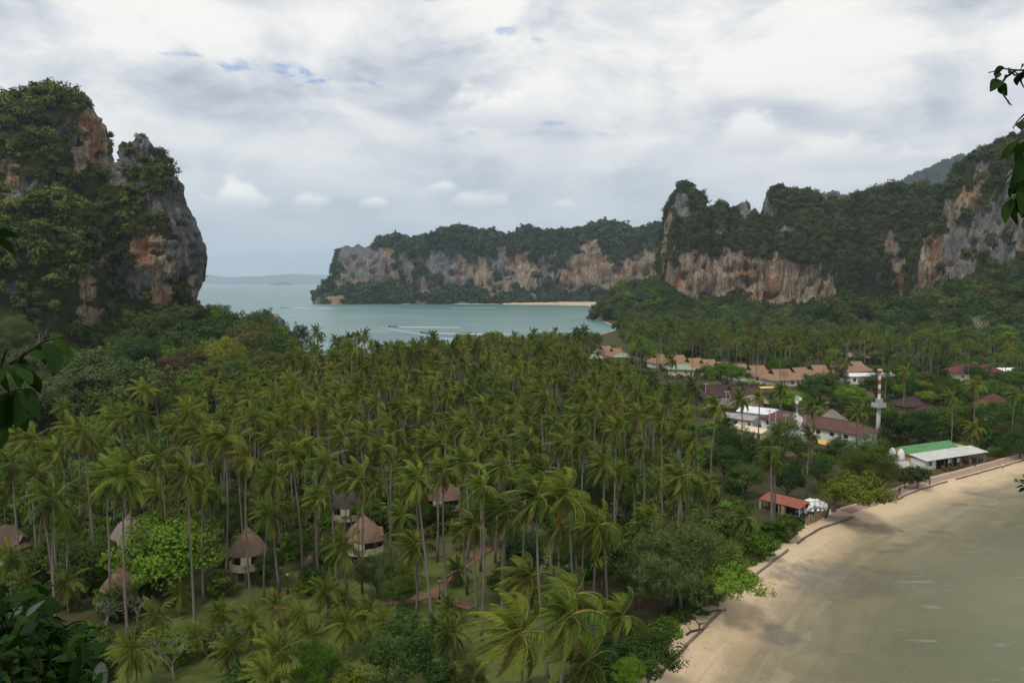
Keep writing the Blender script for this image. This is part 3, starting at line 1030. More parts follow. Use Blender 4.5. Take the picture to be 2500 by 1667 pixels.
BARE_R = [(1700, 680, 80, 66, .95), (1790, 670, 80, 60, .9), (1880, 680, 80, 62, .9), (1960, 690, 70, 54, .9), (2015, 705, 30, 36, .8), (1640, 700, 22, 60, .9), (1632, 575, 14, 70, 1.0), (1650, 730, 34, 30, .7), (1895, 735, 90, 16, .7),
          (1822, 508, 30, 26, .0), (1668, 500, 24, 34, .1), (1882, 505, 18, 34, .15), (2000, 525, 18, 16, .0), (2050, 525, 22, 18, .0), (2178, 590, 16, 36, .5), (2195, 650, 18, 30, .6), (2210, 705, 22, 36, .7), (1930, 560, 26, 18, .4),
          (1770, 560, 40, 12, .2)]
BARE_F = [(2382, 455, 22, 42, .7), (2360, 495, 30, 30, .85), (2320, 530, 20, 18, .7), (2280, 625, 28, 60, .7), (2330, 590, 36, 50, .2), (2300, 690, 36, 26, .7), (2345, 650, 34, 30, .5), (2390, 560, 34, 60, .05), (2440, 520, 30, 70, .05),
          (2485, 570, 22, 70, .5), (2440, 620, 34, 30, .1), (2400, 410, 24, 20, .1), (2255, 680, 16, 50, .8), (2550, 560, 60, 90, .3), (2480, 450, 40, 40, .0)]


def bare_of(P, N, patches, steep=0.25):
    u, v = px(P)
    s = np.linalg.norm(P - np.array((0, 0, CAM_Z)), axis=1)
    wob = fbm(P / np.maximum(s, 1)[:, None] * 70.0, 3)
    wob2 = fbm(P / np.maximum(s, 1)[:, None] * 70.0 + 9, 3)
    wob3 = fbm(P / np.maximum(s, 1)[:, None] * np.array((330.0, 330.0, 190.0)), 3)
    b = np.zeros(len(P))
    f = np.zeros(len(P))
    for (pu, pv, ru, rv, fr) in patches:
        q = np.sqrt(((u - pu + wob * 26) / ru) ** 2 + ((v - pv + wob2 * 18) / rv) ** 2)
        k = 1 - sstep(q + 0.18 * wob3, 0.66, 1.12)
        f = np.where(k > b, fr, f)
        b = np.maximum(b, k)
    # bare steps and ribs elsewhere on the steepest faces
    rib = sstep(fbm(P * np.array((.05, .05, .02)) + 31, 3) - N[:, 2] * 0.9, steep, steep + 0.35)
    b = np.maximum(b, rib * 0.75)
    return b, f


def rock_mesh(name, rows, cols, P, patches, amp, closed, label, veg, seed, coll, size, steep=0.25, dens=1.0, mat='limestone'):
    """rows x cols grid of base points -> weathered limestone with scrub growing where it is not bare"""
    P = P.reshape(rows * cols, 3).copy()

    def nrm(P):
        G = P.reshape(rows, cols, 3)
        du = (np.roll(G, -1, 1) - np.roll(G, 1, 1)) if closed else np.gradient(G, axis=1)
        dv = np.gradient(G, axis=0)
        n = np.cross(du, dv).reshape(-1, 3)
        return n / (np.linalg.norm(n, axis=1)[:, None] + 1e-9)
    N = nrm(P)
    a1, a2, a3, L = amp
    low = fbm(P / (L * 2.2) + seed, 3)
    flute = np.abs(pnoise(P * np.array((1, 1, 0.13)) / (L * 0.22) + seed)) - 0.25
    fl2 = np.abs(pnoise(P * np.array((1, 1, 0.2)) / (L * 0.09) + seed + 5)) - 0.25
    fine = fbm(P / (L * 0.12) + seed, 3)
    ledge = pnoise(P * np.array((0.35, 0.35, 1.0)) / (L * 0.35) + seed + 8)
    bb, ff = bare_of(P, N, patches, steep)
    dsp = a1 * low + a2 * (flute + 0.55 * fl2) * (0.5 + 0.9 * bb) + a3 * fine + a2 * 0.55 * ledge
    cave = sstep(pnoise(P * np.array((1, 1, 1.6)) / (L * 0.17) + seed + 14), 0.28, 0.55) * bb
    notch = sstep(pnoise(P * np.array((.3, .3, 1.0)) / (L * 0.20) + seed + 24), 0.30, 0.5) * bb
    dsp -= (cave * 1.6 + notch * 0.8) * a2
    dsp -= bb * a2 * 0.5                                 # the bare walls sit a little back under the scrub
    P = P + N * dsp[:, None]
    N = nrm(P)
    bb, ff = bare_of(P, N, patches, steep)
    i = np.arange(rows - 1)[:, None] * cols
    j = np.arange(cols if closed else cols - 1)[None, :]
    j2 = (j + 1) % cols
    F = np.stack([(i + j).ravel(), (i + j2).ravel(), (i + cols + j2).ravel(), (i + cols + j).ravel()], 1)
    me = mesh(name, P, F, [MAT[mat]], smooth=True)
    fattr(me, 'bare', bb)
    fattr(me, 'fresh', ff)
    ob = link(name, me)
    tag(ob, label, None, None, 'structure')
    if veg:
        rg = np.random.default_rng(seed)
        A, B, C, D = (P[F[:, k]] for k in range(4))
        ar = 0.5 * np.linalg.norm(np.cross(C - A, D - B), axis=1)
        ctr = (A + B + C + D) / 4
        nn = (N[F[:, 0]] + N[F[:, 2]]) / 2
        view = ctr - np.array((0, 0, CAM_Z))
        view /= np.linalg.norm(view, axis=1)[:, None]
        facing = (nn * view).sum(1) < 0.25
        fb = bb[F].mean(1)
        want = np.clip(0.42 + 0.9 * nn[:, 2] + 0.5 * fbm(ctr / (L * 0.8) + 3, 2), 0.1, 1.0) * (1 - sstep(fb, 0.25, 0.6))
        lam = ar * want * facing * dens / (size * size * 0.55) * (ctr[:, 2] > 0.5)
        cnt = rg.poisson(np.minimum(lam, 12))
        idx = np.repeat(np.arange(len(F)), cnt)
        r = rg.random((len(idx), 2))
        pts = A[idx] * ((1 - r[:, 0]) * (1 - r[:, 1]))[:, None] + B[idx] * (r[:, 0] * (1 - r[:, 1]))[:, None] + C[idx] * (r[:, 0] * r[:, 1])[:, None] + D[idx] * ((1 - r[:, 0]) * r[:, 1])[:, None]
        S = size * (0.34 + 1.1 * rg.uniform(0, 1.0, len(idx)) ** 2.2) * (0.7 + 0.5 * np.clip(nn[idx, 2], 0, 1))
        pts = pts + nn[idx] * (S * 0.15)[:, None]
        scatter('cliff_scrub', coll, pts, S, veg, None, 0.2, 0.25, seed)
    return ob


def tower(name, Y, thick, rows_px, label, patches, amp, veg, seed, coll, size, ncol=150, nrow=110, power=2.6, zmin=-2.0, steep=0.25, dens=1.0):
    """free-standing rock: its outline at distance Y as rows (v, u_left, u_right) from the top down"""
    R_ = []
    for v, ul, ur in rows_px:
        a, b = atY(ul, v, Y), atY(ur, v, Y)
        R_.append((a.z, a.x, b.x))
    R_ = sorted(R_)
    zz = np.array([r[0] for r in R_])
    s = np.linspace(0, 1, nrow)
    zs = np.maximum(zz[0], zmin) + (zz[-1] - max(zz[0], zmin)) * (1 - (1 - s) ** 1.25)
    xl = np.interp(zs, zz, [r[1] for r in R_])
    xr = np.interp(zs, zz, [r[2] for r in R_])
    th = np.linspace(0, 2 * math.pi, ncol, endpoint=False)
    cs, sn = np.cos(th), np.sin(th)
    ex = np.sign(cs) * np.abs(cs) ** (2 / power)
    ey = np.sign(sn) * np.abs(sn) ** (2 / power)
    hw = (xr - xl) / 2
    hy = np.minimum(hw, thick)
    X = ((xl + xr) / 2)[:, None] + hw[:, None] * ex[None]
    Yy = Y + (hy[:, None] * ey[None])
    Zz = np.repeat(zs[:, None], ncol, 1)
    return rock_mesh(name, nrow, ncol, np.stack([X, Yy, Zz], 2), patches, amp, True, label, veg, seed, coll, size, steep, dens)


def ridge(name, Y, top_px, section, label, patches, amp, veg, seed, coll, size, step=5.0, nrow=60, steep=0.25, dens=1.0, yfun=None, mat='limestone', base=-2.0):
    """long rock: skyline (u, v) at distance Y; section = [(depth offset m, share of height)...] from the front foot over the crest to the back foot"""
    pts = [atY(u, v, Y if yfun is None else yfun(u)) for u, v in top_px]
    x = np.array([p.x for p in pts])
    order = np.argsort(x)
    x = x[order]
    h = np.array([p.z for p in pts])[order]
    yy = np.array([p.y for p in pts])[order]
    xs = np.arange(x[0], x[-1] + step, step)
    H = np.maximum(np.interp(xs, x, h), base + 1.0)
    Yc = np.interp(xs, x, yy)
    so = np.array(section, float)
    s = np.concatenate([[0], np.cumsum(np.hypot(np.diff(so[:, 0]) / 100.0, np.diff(so[:, 1])))])
    tt = np.linspace(0, s[-1], nrow)
    dy = np.interp(tt, s, so[:, 0])
    sh = np.interp(tt, s, so[:, 1])
    for _ in range(2):
        dy[1:-1] = .25 * dy[:-2] + .5 * dy[1:-1] + .25 * dy[2:]
        sh[1:-1] = .25 * sh[:-2] + .5 * sh[1:-1] + .25 * sh[2:]
    sh = sh / sh.max()
    k = np.clip((H - base) / (H.max() - base), 0.05, 1)[None, :] ** 0.6
    X = np.repeat(xs[None], nrow, 0)
    Yy = Yc[None] + dy[:, None] * k
    Zz = base + sh[:, None] * (H - base)[None]
    return rock_mesh(name, nrow, len(xs), np.stack([X, Yy, Zz], 2), patches, amp, False, label, veg, seed, coll, size, steep, dens, mat)


# the near massif beside the grove: dome, tower, buttress and wooded foot
tower('cliff', 560, 110, [(226, 130, 150), (230, 100, 172), (242, 70, 198), (258, 40, 222), (282, 14, 240), (318, -30, 254), (360, -80, 260), (420, -130, 266), (600, -200, 280), (960, -260, 300)],
      'great domed limestone cliff with an orange bare wall, thickly overgrown on top', BARE_W, (3, 4.0, 1.2, 50), 'scrub and vines growing over the domed cliff', 21, bush_c, 5.6, 190, 130, 2.4)
tower('cliff', 500, 75, [(334, 338, 350), (338, 318, 362), (346, 306, 374), (362, 294, 386), (408, 278, 408), (455, 266, 440), (520, 250, 464), (600, 238, 484), (640, 232, 489), (680, 226, 483), (720, 222, 470), (760, 215, 466), (960, 190, 475)],
      'steep grey limestone tower with cream streaked walls at its side', BARE_W, (2.0, 3.6, 1.2, 42), 'scrub and vines clinging to the limestone tower', 22, bush_c, 4.2, 190, 130, 2.5, steep=-0.02, dens=0.8)
tower('cliff', 450, 45, [(470, 60, 110), (480, 0, 150), (510, -60, 190), (570, -110, 226), (640, -140, 244), (720, -160, 250), (840, -170, 258), (960, -180, 270)],
      'overgrown buttress with one bare pale pillar at the cliff foot', BARE_W, (4.0, 3.2, 1.0, 40), 'dense trees hanging over the overgrown buttress', 23, bush_c, 5.8, 150, 100, 2.4, steep=0.5, dens=1.6)
ridge('hill', 470, [(-300, 660), (0, 700), (120, 735), (260, 790), (400, 806), (470, 808), (530, 806), (575, 815), (610, 824), (655, 836), (700, 860)],
      [(-75, 0), (-50, .45), (-20, .85), (0, 1), (30, .8), (70, 0)], 'wooded slope under the near cliffs', [], (4, 1.0, 1.0, 40), 'dense wood covering the slope under the near cliffs', 24, wood_c, 3.8, 5.0, 40, 2.0, 1.6)
tower('rock', 640, 18, [(770, 655, 662), (774, 640, 684), (780, 632, 694), (790, 628, 697), (803, 625, 694), (830, 622, 690), (875, 620, 690)],
      'rough grey rock with scrub standing in the water at the end of the grove', [(685, 792, 22, 18, .2)], (1.5, 1.5, .6, 14), 'scrub on the shore rock', 25, bush_c, 3.5, 60, 36)

# the headland across the bay
HEAD = [(758, 743), (765, 735), (772, 722), (785, 712), (790, 692), (800, 682), (818, 680), (824, 655), (826, 630), (829, 612), (842, 600), (868, 592), (905, 590), (915, 583), (950, 577), (975, 585), (1003, 591), (1012, 605), (1030, 591),
        (1062, 588), (1075, 575), (1105, 563), (1150, 566), (1180, 573), (1205, 570), (1240, 581), (1262, 570), (1290, 555), (1315, 563), (1360, 556), (1400, 551), (1440, 549), (1465, 543), (1500, 551), (1535, 564), (1570, 561), (1610, 550), (1660, 540), (1800, 540), (2000, 560)]
ridge('headland', 1960, HEAD, [(-118, 0), (-112, .18), (-108, .42), (-100, .62), (-80, .80), (-40, .95), (0, 1), (60, .9), (130, 0)],
      'long limestone headland across the bay with bare orange walls under forest', BARE_H, (16, 12, 3.5, 110), 'forest covering the long headland', 31, farbush_c, 11.5, 5.0, 76, steep=0.42, dens=1.5)
ridge('headland_foot', 1830, [(752, 744), (770, 735), (800, 722), (840, 708), (880, 700), (940, 705), (1000, 712), (1060, 708), (1100, 715), (1160, 712), (1220, 716), (1300, 712), (1360, 718), (1420, 716), (1480, 708), (1560, 700), (1700, 690)],
      [(-62, 0), (-56, .25), (-30, .7), (0, 1), (40, .8), (80, 0)], 'low wooded foot of the headland above the water', BARE_H, (6, 3, 1.5, 60), 'trees along the foot of the headland', 32, farbush_c, 11.0, 5.0, 30, steep=0.7, dens=1.6)
tower('rock', 1800, 30, [(722, 772, 776), (727, 768, 784), (736, 763, 792), (742, 763, 796), (746, 765, 798)], 'low scrub-capped rock at the tip of the headland', BARE_H, (2, 2, 1, 30), 'scrub on the headland tip', 33, farbush_c, 7.0, 50, 30, dens=1.2)

# the big walls beyond the village
WALL = [(1560, 760), (1600, 735), (1616, 700), (1621, 640), (1622, 560), (1624, 522), (1630, 500), (1642, 480), (1650, 455), (1667, 448), (1684, 455), (1700, 474), (1714, 492), (1721, 532), (1731, 538), (1738, 504), (1760, 500), (1778, 516), (1800, 498), (1824, 480),
        (1840, 496), (1851, 524), (1860, 522), (1872, 474), (1886, 450), (1902, 440), (1936, 453), (1976, 455), (1992, 470), (2006, 486), (2032, 480), (2055, 488), (2068, 492), (2078, 474), (2110, 465), (2150, 458), (2200, 456), (2250, 452), (2300, 447), (2400, 450), (2600, 430)]
ridge('cliff', 1100, WALL, [(-74, 0), (-70, .25), (-66, .44), (-58, .54), (-34, .74), (-12, .92), (0, 1), (30, .9), (80, 0)],
      'broad pale limestone wall streaked cream and grey below wooded pinnacles', BARE_R, (7, 7.0, 2.2, 70), 'scrub and forest on the pinnacles over the pale wall', 41, bushd_c, 5.4, 2.6, 90, steep=0.30, dens=1.45)
FACE = [(2215, 770), (2228, 700), (2240, 640), (2262, 585), (2285, 530), (2310, 480), (2332, 448), (2350, 418), (2375, 390), (2402, 362), (2440, 335), (2470, 325), (2500, 316), (2560, 300), (2700, 260), (2900, 250), (3200, 330)]
ridge('cliff', 900, FACE, [(-62, 0), (-58, .3), (-50, .55), (-36, .78), (-14, .93), (0, 1), (40, .85), (90, 0)],
      'towering dark cliff with a torn orange scar, rising beyond the village', BARE_F, (8, 6.5, 2.0, 60), 'scrub on the towering dark cliff', 42, bushd_c, 5.6, 2.6, 90, steep=0.34, dens=1.2)
ridge('hill', 760, [(1950, 792), (2050, 768), (2120, 785), (2200, 770), (2260, 755), (2330, 727), (2400, 700), (2460, 684), (2520, 670), (2700, 640), (3000, 640)],
      [(-110, 0), (-80, .4), (-40, .8), (0, 1), (40, .8), (80, 0)], 'wooded slope rising to the towering cliff', [], (6, 1.0, 1.5, 60), 'trees covering the slope below the towering cliff', 43, woodd_c, 5.6, 5.0, 40, 2.0, 1.5)
ridge('hill', 1030, [(1446, 784), (1462, 762), (1480, 748), (1492, 738), (1512, 724), (1540, 714), (1570, 718), (1600, 710), (1640, 728), (1700, 762), (1800, 775), (2050, 775), (2150, 770)],
      [(-62, 0), (-55, .25), (-30, .7), (0, 1), (30, .9), (60, 0)], 'wooded point running out into the bay below the pale wall', [(1465, 775, 20, 7, .1), (1500, 740, 6, 14, .1)], (5, 2.0, 1.2, 40), 'trees on the wooded point', 44, wood_c, 5.2, 4.0, 36, 1.5, 1.5)
tower('rock', 1062, 12, [(768, 1440, 1470), (772, 1430, 1480), (777, 1428, 1486), (781, 1432, 1500), (788, 1436, 1510)], 'low dark undercut rock at the tip of the wooded point', [(1450, 776, 40, 10, .1)], (1.5, 1.2, .5, 14), 'scrub on the low dark rock', 45, bush_c, 4.0, 60, 24)
# far land
ridge('mountain', 4000, [(1900, 520), (1960, 485), (1990, 478), (2040, 474), (2060, 480), (2110, 474), (2180, 456), (2205, 444), (2240, 426), (2290, 401), (2330, 386), (2360, 378), (2450, 372), (2600, 372), (2900, 390), (3200, 440)],
      [(-300, 0), (-200, .4), (-100, .75), (0, 1), (200, .6), (400, 0)], 'distant blue wooded mountain rising above the far ridge', [], (14, 4, 3, 300), 'forest on the distant mountain', 51, farbush_c, 14.0, 22.0, 40, 3.0, 1.2)
for (ya, top, lab, sd_) in ((24000, [(380, 691), (470, 676), (505, 669), (520, 672), (560, 677), (600, 675), (640, 674), (680, 671), (715, 669), (760, 671), (800, 671), (840, 674), (900, 680), (1000, 688)], 'long hazy island lying along the horizon', 52),
                            (16000, [(655, 694), (672, 691), (690, 688), (705, 691), (715, 696)], 'small low hazy islet before the horizon island', 53)):
    ridge('island', ya, top, [(-500, 0), (-250, .5), (0, 1), (400, .5), (700, 0)], lab, [], (10, 3, 2, 400), None, sd_, farbush_c, 30.0, 40.0, 16, 3.0)

# ================================================================ buildings
FOOT = []            # x, y, radius kept free of plants
PROTECT = []         # u0, v0, u1, v1, distance: nothing nearer may be sown over this


def protect(u0, v0, u1, v1, Y):
    PROTECT.append((u0, v0, u1, v1, Y))


def roof_geo(mb, L, W, h, z, kind='hip', hg=0.55, th=0.18, over=0.0):
    """kind hip | gable | gablet; ridge along x"""
    a, b = L / 2 + over, W / 2 + over
    if kind == 'gable':
        V = [(-a, -b, z), (a, -b, z), (a, b, z), (-a, b, z), (-a, 0, z + h), (a, 0, z + h)]
        F, g = [(0, 1, 5, 4), (2, 3, 4, 5), (3, 2, 1, 0)], [(1, 2, 5), (3, 0, 4)]
    elif kind == 'hip':
        r = max(a - b * 0.9, 0.3)
        V = [(-a, -b, z), (a, -b, z), (a, b, z), (-a, b, z), (-r, 0, z + h), (r, 0, z + h)]
        F, g = [(0, 1, 5, 4), (2, 3, 4, 5), (1, 2, 5), (3, 0, 4), (3, 2, 1, 0)], []
    else:
        r = max(a - b * 0.9 * hg, 0.3)
        y1 = b * (1 - hg)
        V = [(-a, -b, z), (a, -b, z), (a, b, z), (-a, b, z), (-r, -y1, z + h * hg), (r, -y1, z + h * hg), (r, y1, z + h * hg), (-r, y1, z + h * hg), (-r, 0, z + h), (r, 0, z + h)]
        F = [(0, 1, 5, 9, 8, 4), (2, 3, 7, 8, 9, 6), (1, 2, 6, 5), (3, 0, 4, 7), (3, 2, 1, 0)]
        g = [(5, 6, 9), (7, 4, 8)]
    mb.add(V, F, 0)
    if g:
        mb.add(V, g, 1)


def house(name, loc, rz, L, W, wall_h, roof_h, roofmat, wallmat, label, cat='house', kind='gablet', over=0.9, group=None, windows=2, gablemat='gable_dark', door=True, hg=0.55, base=-0.3):
    e = empty(name, loc, rz, label, cat, group)
    MB().box(-L / 2, L / 2, -W / 2, W / 2, base, wall_h).build('wall', MAT[wallmat], e)
    mb = MB()
    roof_geo(mb, L, W, roof_h, wall_h + 0.02, kind, hg, over=over)
    rf = mb.build('roof', [MAT[roofmat], MAT[gablemat]], e)
    # ridge cap and fascia give the roof an edge
    MB().box(-L / 2 - over, L / 2 + over, -W / 2 - over - 0.06, -W / 2 - over, wall_h - 0.16, wall_h + 0.05).build('fascia', MAT[roofmat], rf)
    a = L / 2 + over
    b = W / 2 + over
    rr = a if kind == 'gable' else max(a - b * 0.9 * (1 if kind == 'hip' else hg), 0.3)
    MB().tube([(-rr, 0, wall_h + roof_h + 0.03), (rr, 0, wall_h + roof_h + 0.03)], 0.13, 5).build('ridge_cap', MAT[roofmat], rf)
    for k in range(windows):
        x = -L / 2 + L * (k + 0.7) / (windows + 0.4)
        f = MB().box(x - .65, x + .65, -W / 2 - .05, -W / 2 - .003, wall_h * .35, wall_h * .78).build('window', MAT['wall_white' if wallmat != 'wall_white' else 'timber'], e)
        MB().box(x - .54, x - .04, -W / 2 - .07, -W / 2 - .052, wall_h * .39, wall_h * .74).build('pane', MAT['window_glass'], f)
        MB().box(x + .04, x + .54, -W / 2 - .07, -W / 2 - .052, wall_h * .39, wall_h * .74).build('pane', MAT['window_glass'], f)
    if door:
        MB().box(L * .5 - 1.5, L * .5 - .55, -W / 2 - .06, -W / 2 - .003, 0, 2.05).build('door', MAT['timber_dark'], e)
    FOOT.append((loc[0], loc[1], max(L, W) * 0.62))
    return e


def by_ridge(u, v, z):
    p = at(u, v, z)
    return (p.x, p.y, GZ)


# the resort terrace: a chain of brown tent-like roofs with dark gablets
ROW = [(1478, 846, 9, -.25), (1504, 851, 9, -.25), (1610, 866, 8, -.35), (1654, 868, 10, -.4), (1694, 876, 11, -.4), (1728, 879, 10, -.4), (1762, 885, 9, -.35), (1804, 890, 10, -.4), (1846, 894, 11, -.35),
       (1905, 903, 12, -.1), (1950, 899, 11, -.05), (1996, 893, 11, .05), (2042, 894, 10, .1), (2088, 884, 10, .1)]
ORD = ['first', 'second', 'third', 'fourth', 'fifth', 'sixth', 'seventh', 'eighth', 'ninth', 'tenth', 'eleventh', 'twelfth', 'thirteenth', 'last', 'fifteenth', 'sixteenth', 'seventeenth', 'eighteenth', 'nineteenth', 'twentieth']
for k, (u, v, L, rz) in enumerate(ROW):
    loc = by_ridge(u, v, 8.6)
    house('resort_house', loc, .32 + .1 * math.sin(k * 2.0), L + 1.6, 10.5, 2.8, 4.4, 'roof_brown', 'wall_white', f'brown-roofed resort house with dark gable vent, {ORD[k]} along the row starting from the bay', 'house', 'gablet', 0.8, 'brown-roofed resort houses in a row', 2)
protect(1585, 850, 1790, 925, 372)
protect(1785, 880, 2115, 945, 345)
protect(1455, 835, 1535, 885, 420)
for k, (u, v, L, lab) in enumerate([(1452, 866, 9, 'sage green hip roof house in front of the first brown roofs'), (1522, 864, 10, 'sage green hip roof house half hidden by a bright tree'), (1664, 892, 12, 'sage green hip roof house below the row of brown roofs')]):
    loc = by_ridge(u, v, 6.6)
    house('bungalow', loc, -.3, L, 7, 3.2, 2.0, 'roof_sage', 'wall_cream', lab, 'house', 'hip', 0.8, 'sage roofed houses', 2)
# long white roofs
p = at(2115, 912, 6.0)
house('hall', (p.x, p.y, GZ), .12, 24, 9, 3.6, 0.9, 'roof_white', 'wall_white', 'long low hall with a bright white roof beside the brown roofs', 'building', 'gable', 0.5, None, 4, 'wall_white')
protect(2060, 900, 2170, 925, 300)
p = at(2375, 893, 8.5)
house('hall', (p.x, p.y, GZ), .1, 24, 10, 4.2, 3.0, 'roof_maroon', 'wall_cream', 'large house with maroon hip roof and cream wall among palms', 'house', 'hip', 0.9, None, 4)
p = at(2440, 903, 6.0)
house('marquee', (p.x, p.y, GZ), .05, 15, 8, 3.0, 2.2, 'roof_white', 'wall_white', 'white peaked marquee roof beside the maroon house', 'tent', 'gable', 0.4, None, 1, 'roof_white', False)
protect(2345, 875, 2480, 920, 330)
for k, (u, v) in enumerate([(2070, 862), (2105, 864), (2140, 866), (2180, 868), (2210, 874)]):
    loc = by_ridge(u, v, 6.5)
    house('bungalow', loc, .15 * (k % 2), 9, 7, 2.8, 2.2, 'thatch_grey', 'timber', f'grey thatched bungalow in the trees behind the brown roofs, {ORD[k]} of five in the row', 'house', 'hip', 0.9, 'grey bungalows behind the brown roofs', 1)
protect(2060, 855, 2220, 878, 400)
# plum coloured roofs and the grey thatched hall in front of them
for k, (u, v) in enumerate([(1733, 947), (1760, 944), (1795, 947), (1828, 948)]):
    loc = by_ridge(u, v, 7.2)
    house('lodge', loc, .25, 8.5, 8.5, 2.6, 3.6, 'roof_plum', 'timber_dark', f'dark plum-roofed lodge with steep gable, {ORD[k]} of four side by side', 'house', 'gablet', 0.7, 'plum roofed lodges', 1)
protect(1715, 938, 1850, 966, 316)
p = at(1795, 978, 6.5)
house('restaurant', (p.x, p.y, GZ), -.25, 17, 8, 2.9, 2.6, 'thatch_grey', 'timber', 'long grey thatched restaurant roof below the plum lodges', 'building', 'hip', 1.0, None, 3)
p = at(1840, 968, 6.5)
house('restaurant', (p.x, p.y, GZ), -.2, 9, 7, 2.9, 2.4, 'thatch_grey', 'timber', 'smaller grey thatched roof beside the long restaurant roof', 'building', 'hip', 0.9, None, 1)
protect(1755, 965, 1860, 1005, 262)
# white and tin roofs
p = at(1856, 1000, 6.0)
house('warehouse', (p.x, p.y, GZ), -.75, 12, 8, 3.6, 1.3, 'roof_white', 'wall_white', 'shed with bright white sheet roof behind the chocolate roofed building', 'building', 'gable', 0.4, None, 2, 'wall_white')
p = at(1808, 1016, 5.0)
house('warehouse', (p.x, p.y, GZ), -.75, 11, 6, 2.9, 1.0, 'roof_tin', 'wall_white', 'low shed with dull tin roof before the white roofs', 'building', 'gable', 0.4, None, 1, 'wall_white')
# the big white building with the chocolate roof
A = at(1852, 1020, 6.0)
B = at(2103, 1064, 6.0)
rz = math.atan2(B.y - A.y, B.x - A.x)
L = (B - A).length
dirx = Vector((math.cos(rz), math.sin(rz), 0))
side = Vector((-math.sin(rz), math.cos(rz), 0))
c = (A + B) / 2 + side * 4.6
e = house('main_building', (c.x, c.y, GZ), rz, L - 1.2, 8.2, 4.3, 2.5, 'roof_chocolate', 'wall_white', 'large white two-storey building under a chocolate brown hip roof', 'building', 'hip', 0.6, None, 0, door=False)
for k in range(7):
    x = -L / 2 + 3.2 + k * (L - 6) / 6.5
    f = MB().box(x - .7, x + .7, -4.16, -4.103, 2.6, 3.7).build('window', MAT['timber'], e)
    MB().box(x - .6, x + .6, -4.19, -4.163, 2.7, 3.6).build('pane', MAT['window_glass'], f)
    if k % 2:
        MB().box(x + 1.2, x + 2.0, -4.55, -4.103, 2.2, 2.8).build('air_conditioner', MAT['paint_white'], e)
for k in range(3):
    MB().box(-L / 2 + 3 + k * 1.6, -L / 2 + 4 + k * 1.6, -4.16, -4.103, 0, 2.1).build('door', MAT['timber_dark'], e)
protect(1850, 995, 2105, 1085, 200)
p = at(1836, 1050, 4.2)
house('annex', (p.x, p.y, GZ), rz, 11, 5, 2.6, .9, 'canopy_cream', 'wall_cream', 'low cream annex in front of the white building', 'building', 'gable', 0.3, None, 1, 'wall_cream')
# canopies
def canopy(u, v, z, L, W, rzz, mat, label):
    p = at(u, v, z)
    e = empty('canopy', (p.x, p.y, GZ), rzz, label, 'canopy', 'sun canopies by the white building')
    mb = MB()
    n = 6
    V, F = [], []
    for i in range(n + 1):
        t_ = i / n * 2 - 1
        zz = z - GZ + 0.5 * (1 - t_ * t_)
        V += [(-L / 2, t_ * W / 2, zz), (L / 2, t_ * W / 2, zz), (-L / 2, t_ * W / 2, zz - .06), (L / 2, t_ * W / 2, zz - .06)]
        if i:
            b_ = (i - 1) * 4
            F += [(b_, b_ + 1, b_ + 5, b_ + 4), (b_ + 3, b_ + 2, b_ + 6, b_ + 7), (b_ + 2, b_, b_ + 4, b_ + 6), (b_ + 1, b_ + 3, b_ + 7, b_ + 5)]
    mb.add(V, F)
    mb.build('cover', MAT[mat], e, smooth=False)
    for sx in (-1, 1):
        for sy in (-1, 1):
            MB().tube([(sx * (L / 2 - .2), sy * (W / 2 - .2), -.2), (sx * (L / 2 - .2), sy * (W / 2 - .2), z - GZ)], .06, 5).build('post', MAT['steel'], e)
    FOOT.append((p.x, p.y, max(L, W) * .6))


canopy(2015, 1080, 4.4, 8, 5, rz, 'canopy_orange', 'orange fabric canopy in front of the white building')
canopy(1965, 1078, 4.4, 6, 4.5, rz, 'canopy_cream', 'cream fabric canopy beside the orange one')
canopy(1868, 946, 4.6, 6, 4, .2, 'canopy_orange', 'small orange awning behind the grey thatched roofs')
protect(1950, 1065, 2040, 1100, 180)
# dark and red roofs deeper in the village
for (u, v, z, L, W, rm, lab, rzz) in [(2060, 967, 6, 9, 6, 'thatch_grey', 'grey-brown roof showing behind the bright round tree', .1), (2030, 1000, 7, 8, 6, 'thatch_grey', 'steep grey roof behind the chocolate roofed building', .9),
                                      (2030, 1012, 5, 6, 5, 'roof_sage', 'small pale green roof under the steep grey roof', .9), (2225, 968, 6, 11, 7, 'roof_plum', 'dark red-brown roof under the tall twin palms', .2),
                                      (2265, 990, 5, 8, 5, 'roof_plum', 'low dark roof in front of the red-brown one', .1), (2425, 962, 7, 9, 8, 'roof_maroon', 'maroon hip roof with red ridges near the sea walk', .5),
                                      (2395, 1010, 5, 7, 5, 'wall_tan', 'tan walled hut among dark trees', .2)]:
    loc = by_ridge(u, v, z + GZ)
    house('hut', loc, rzz, L, W, z * .52, z * .48, rm, 'timber', lab, 'house', 'hip', .7, 'scattered village roofs', 1)
    protect(u - 30, v - 8, u + 30, v + 22, loc[1] - 15)

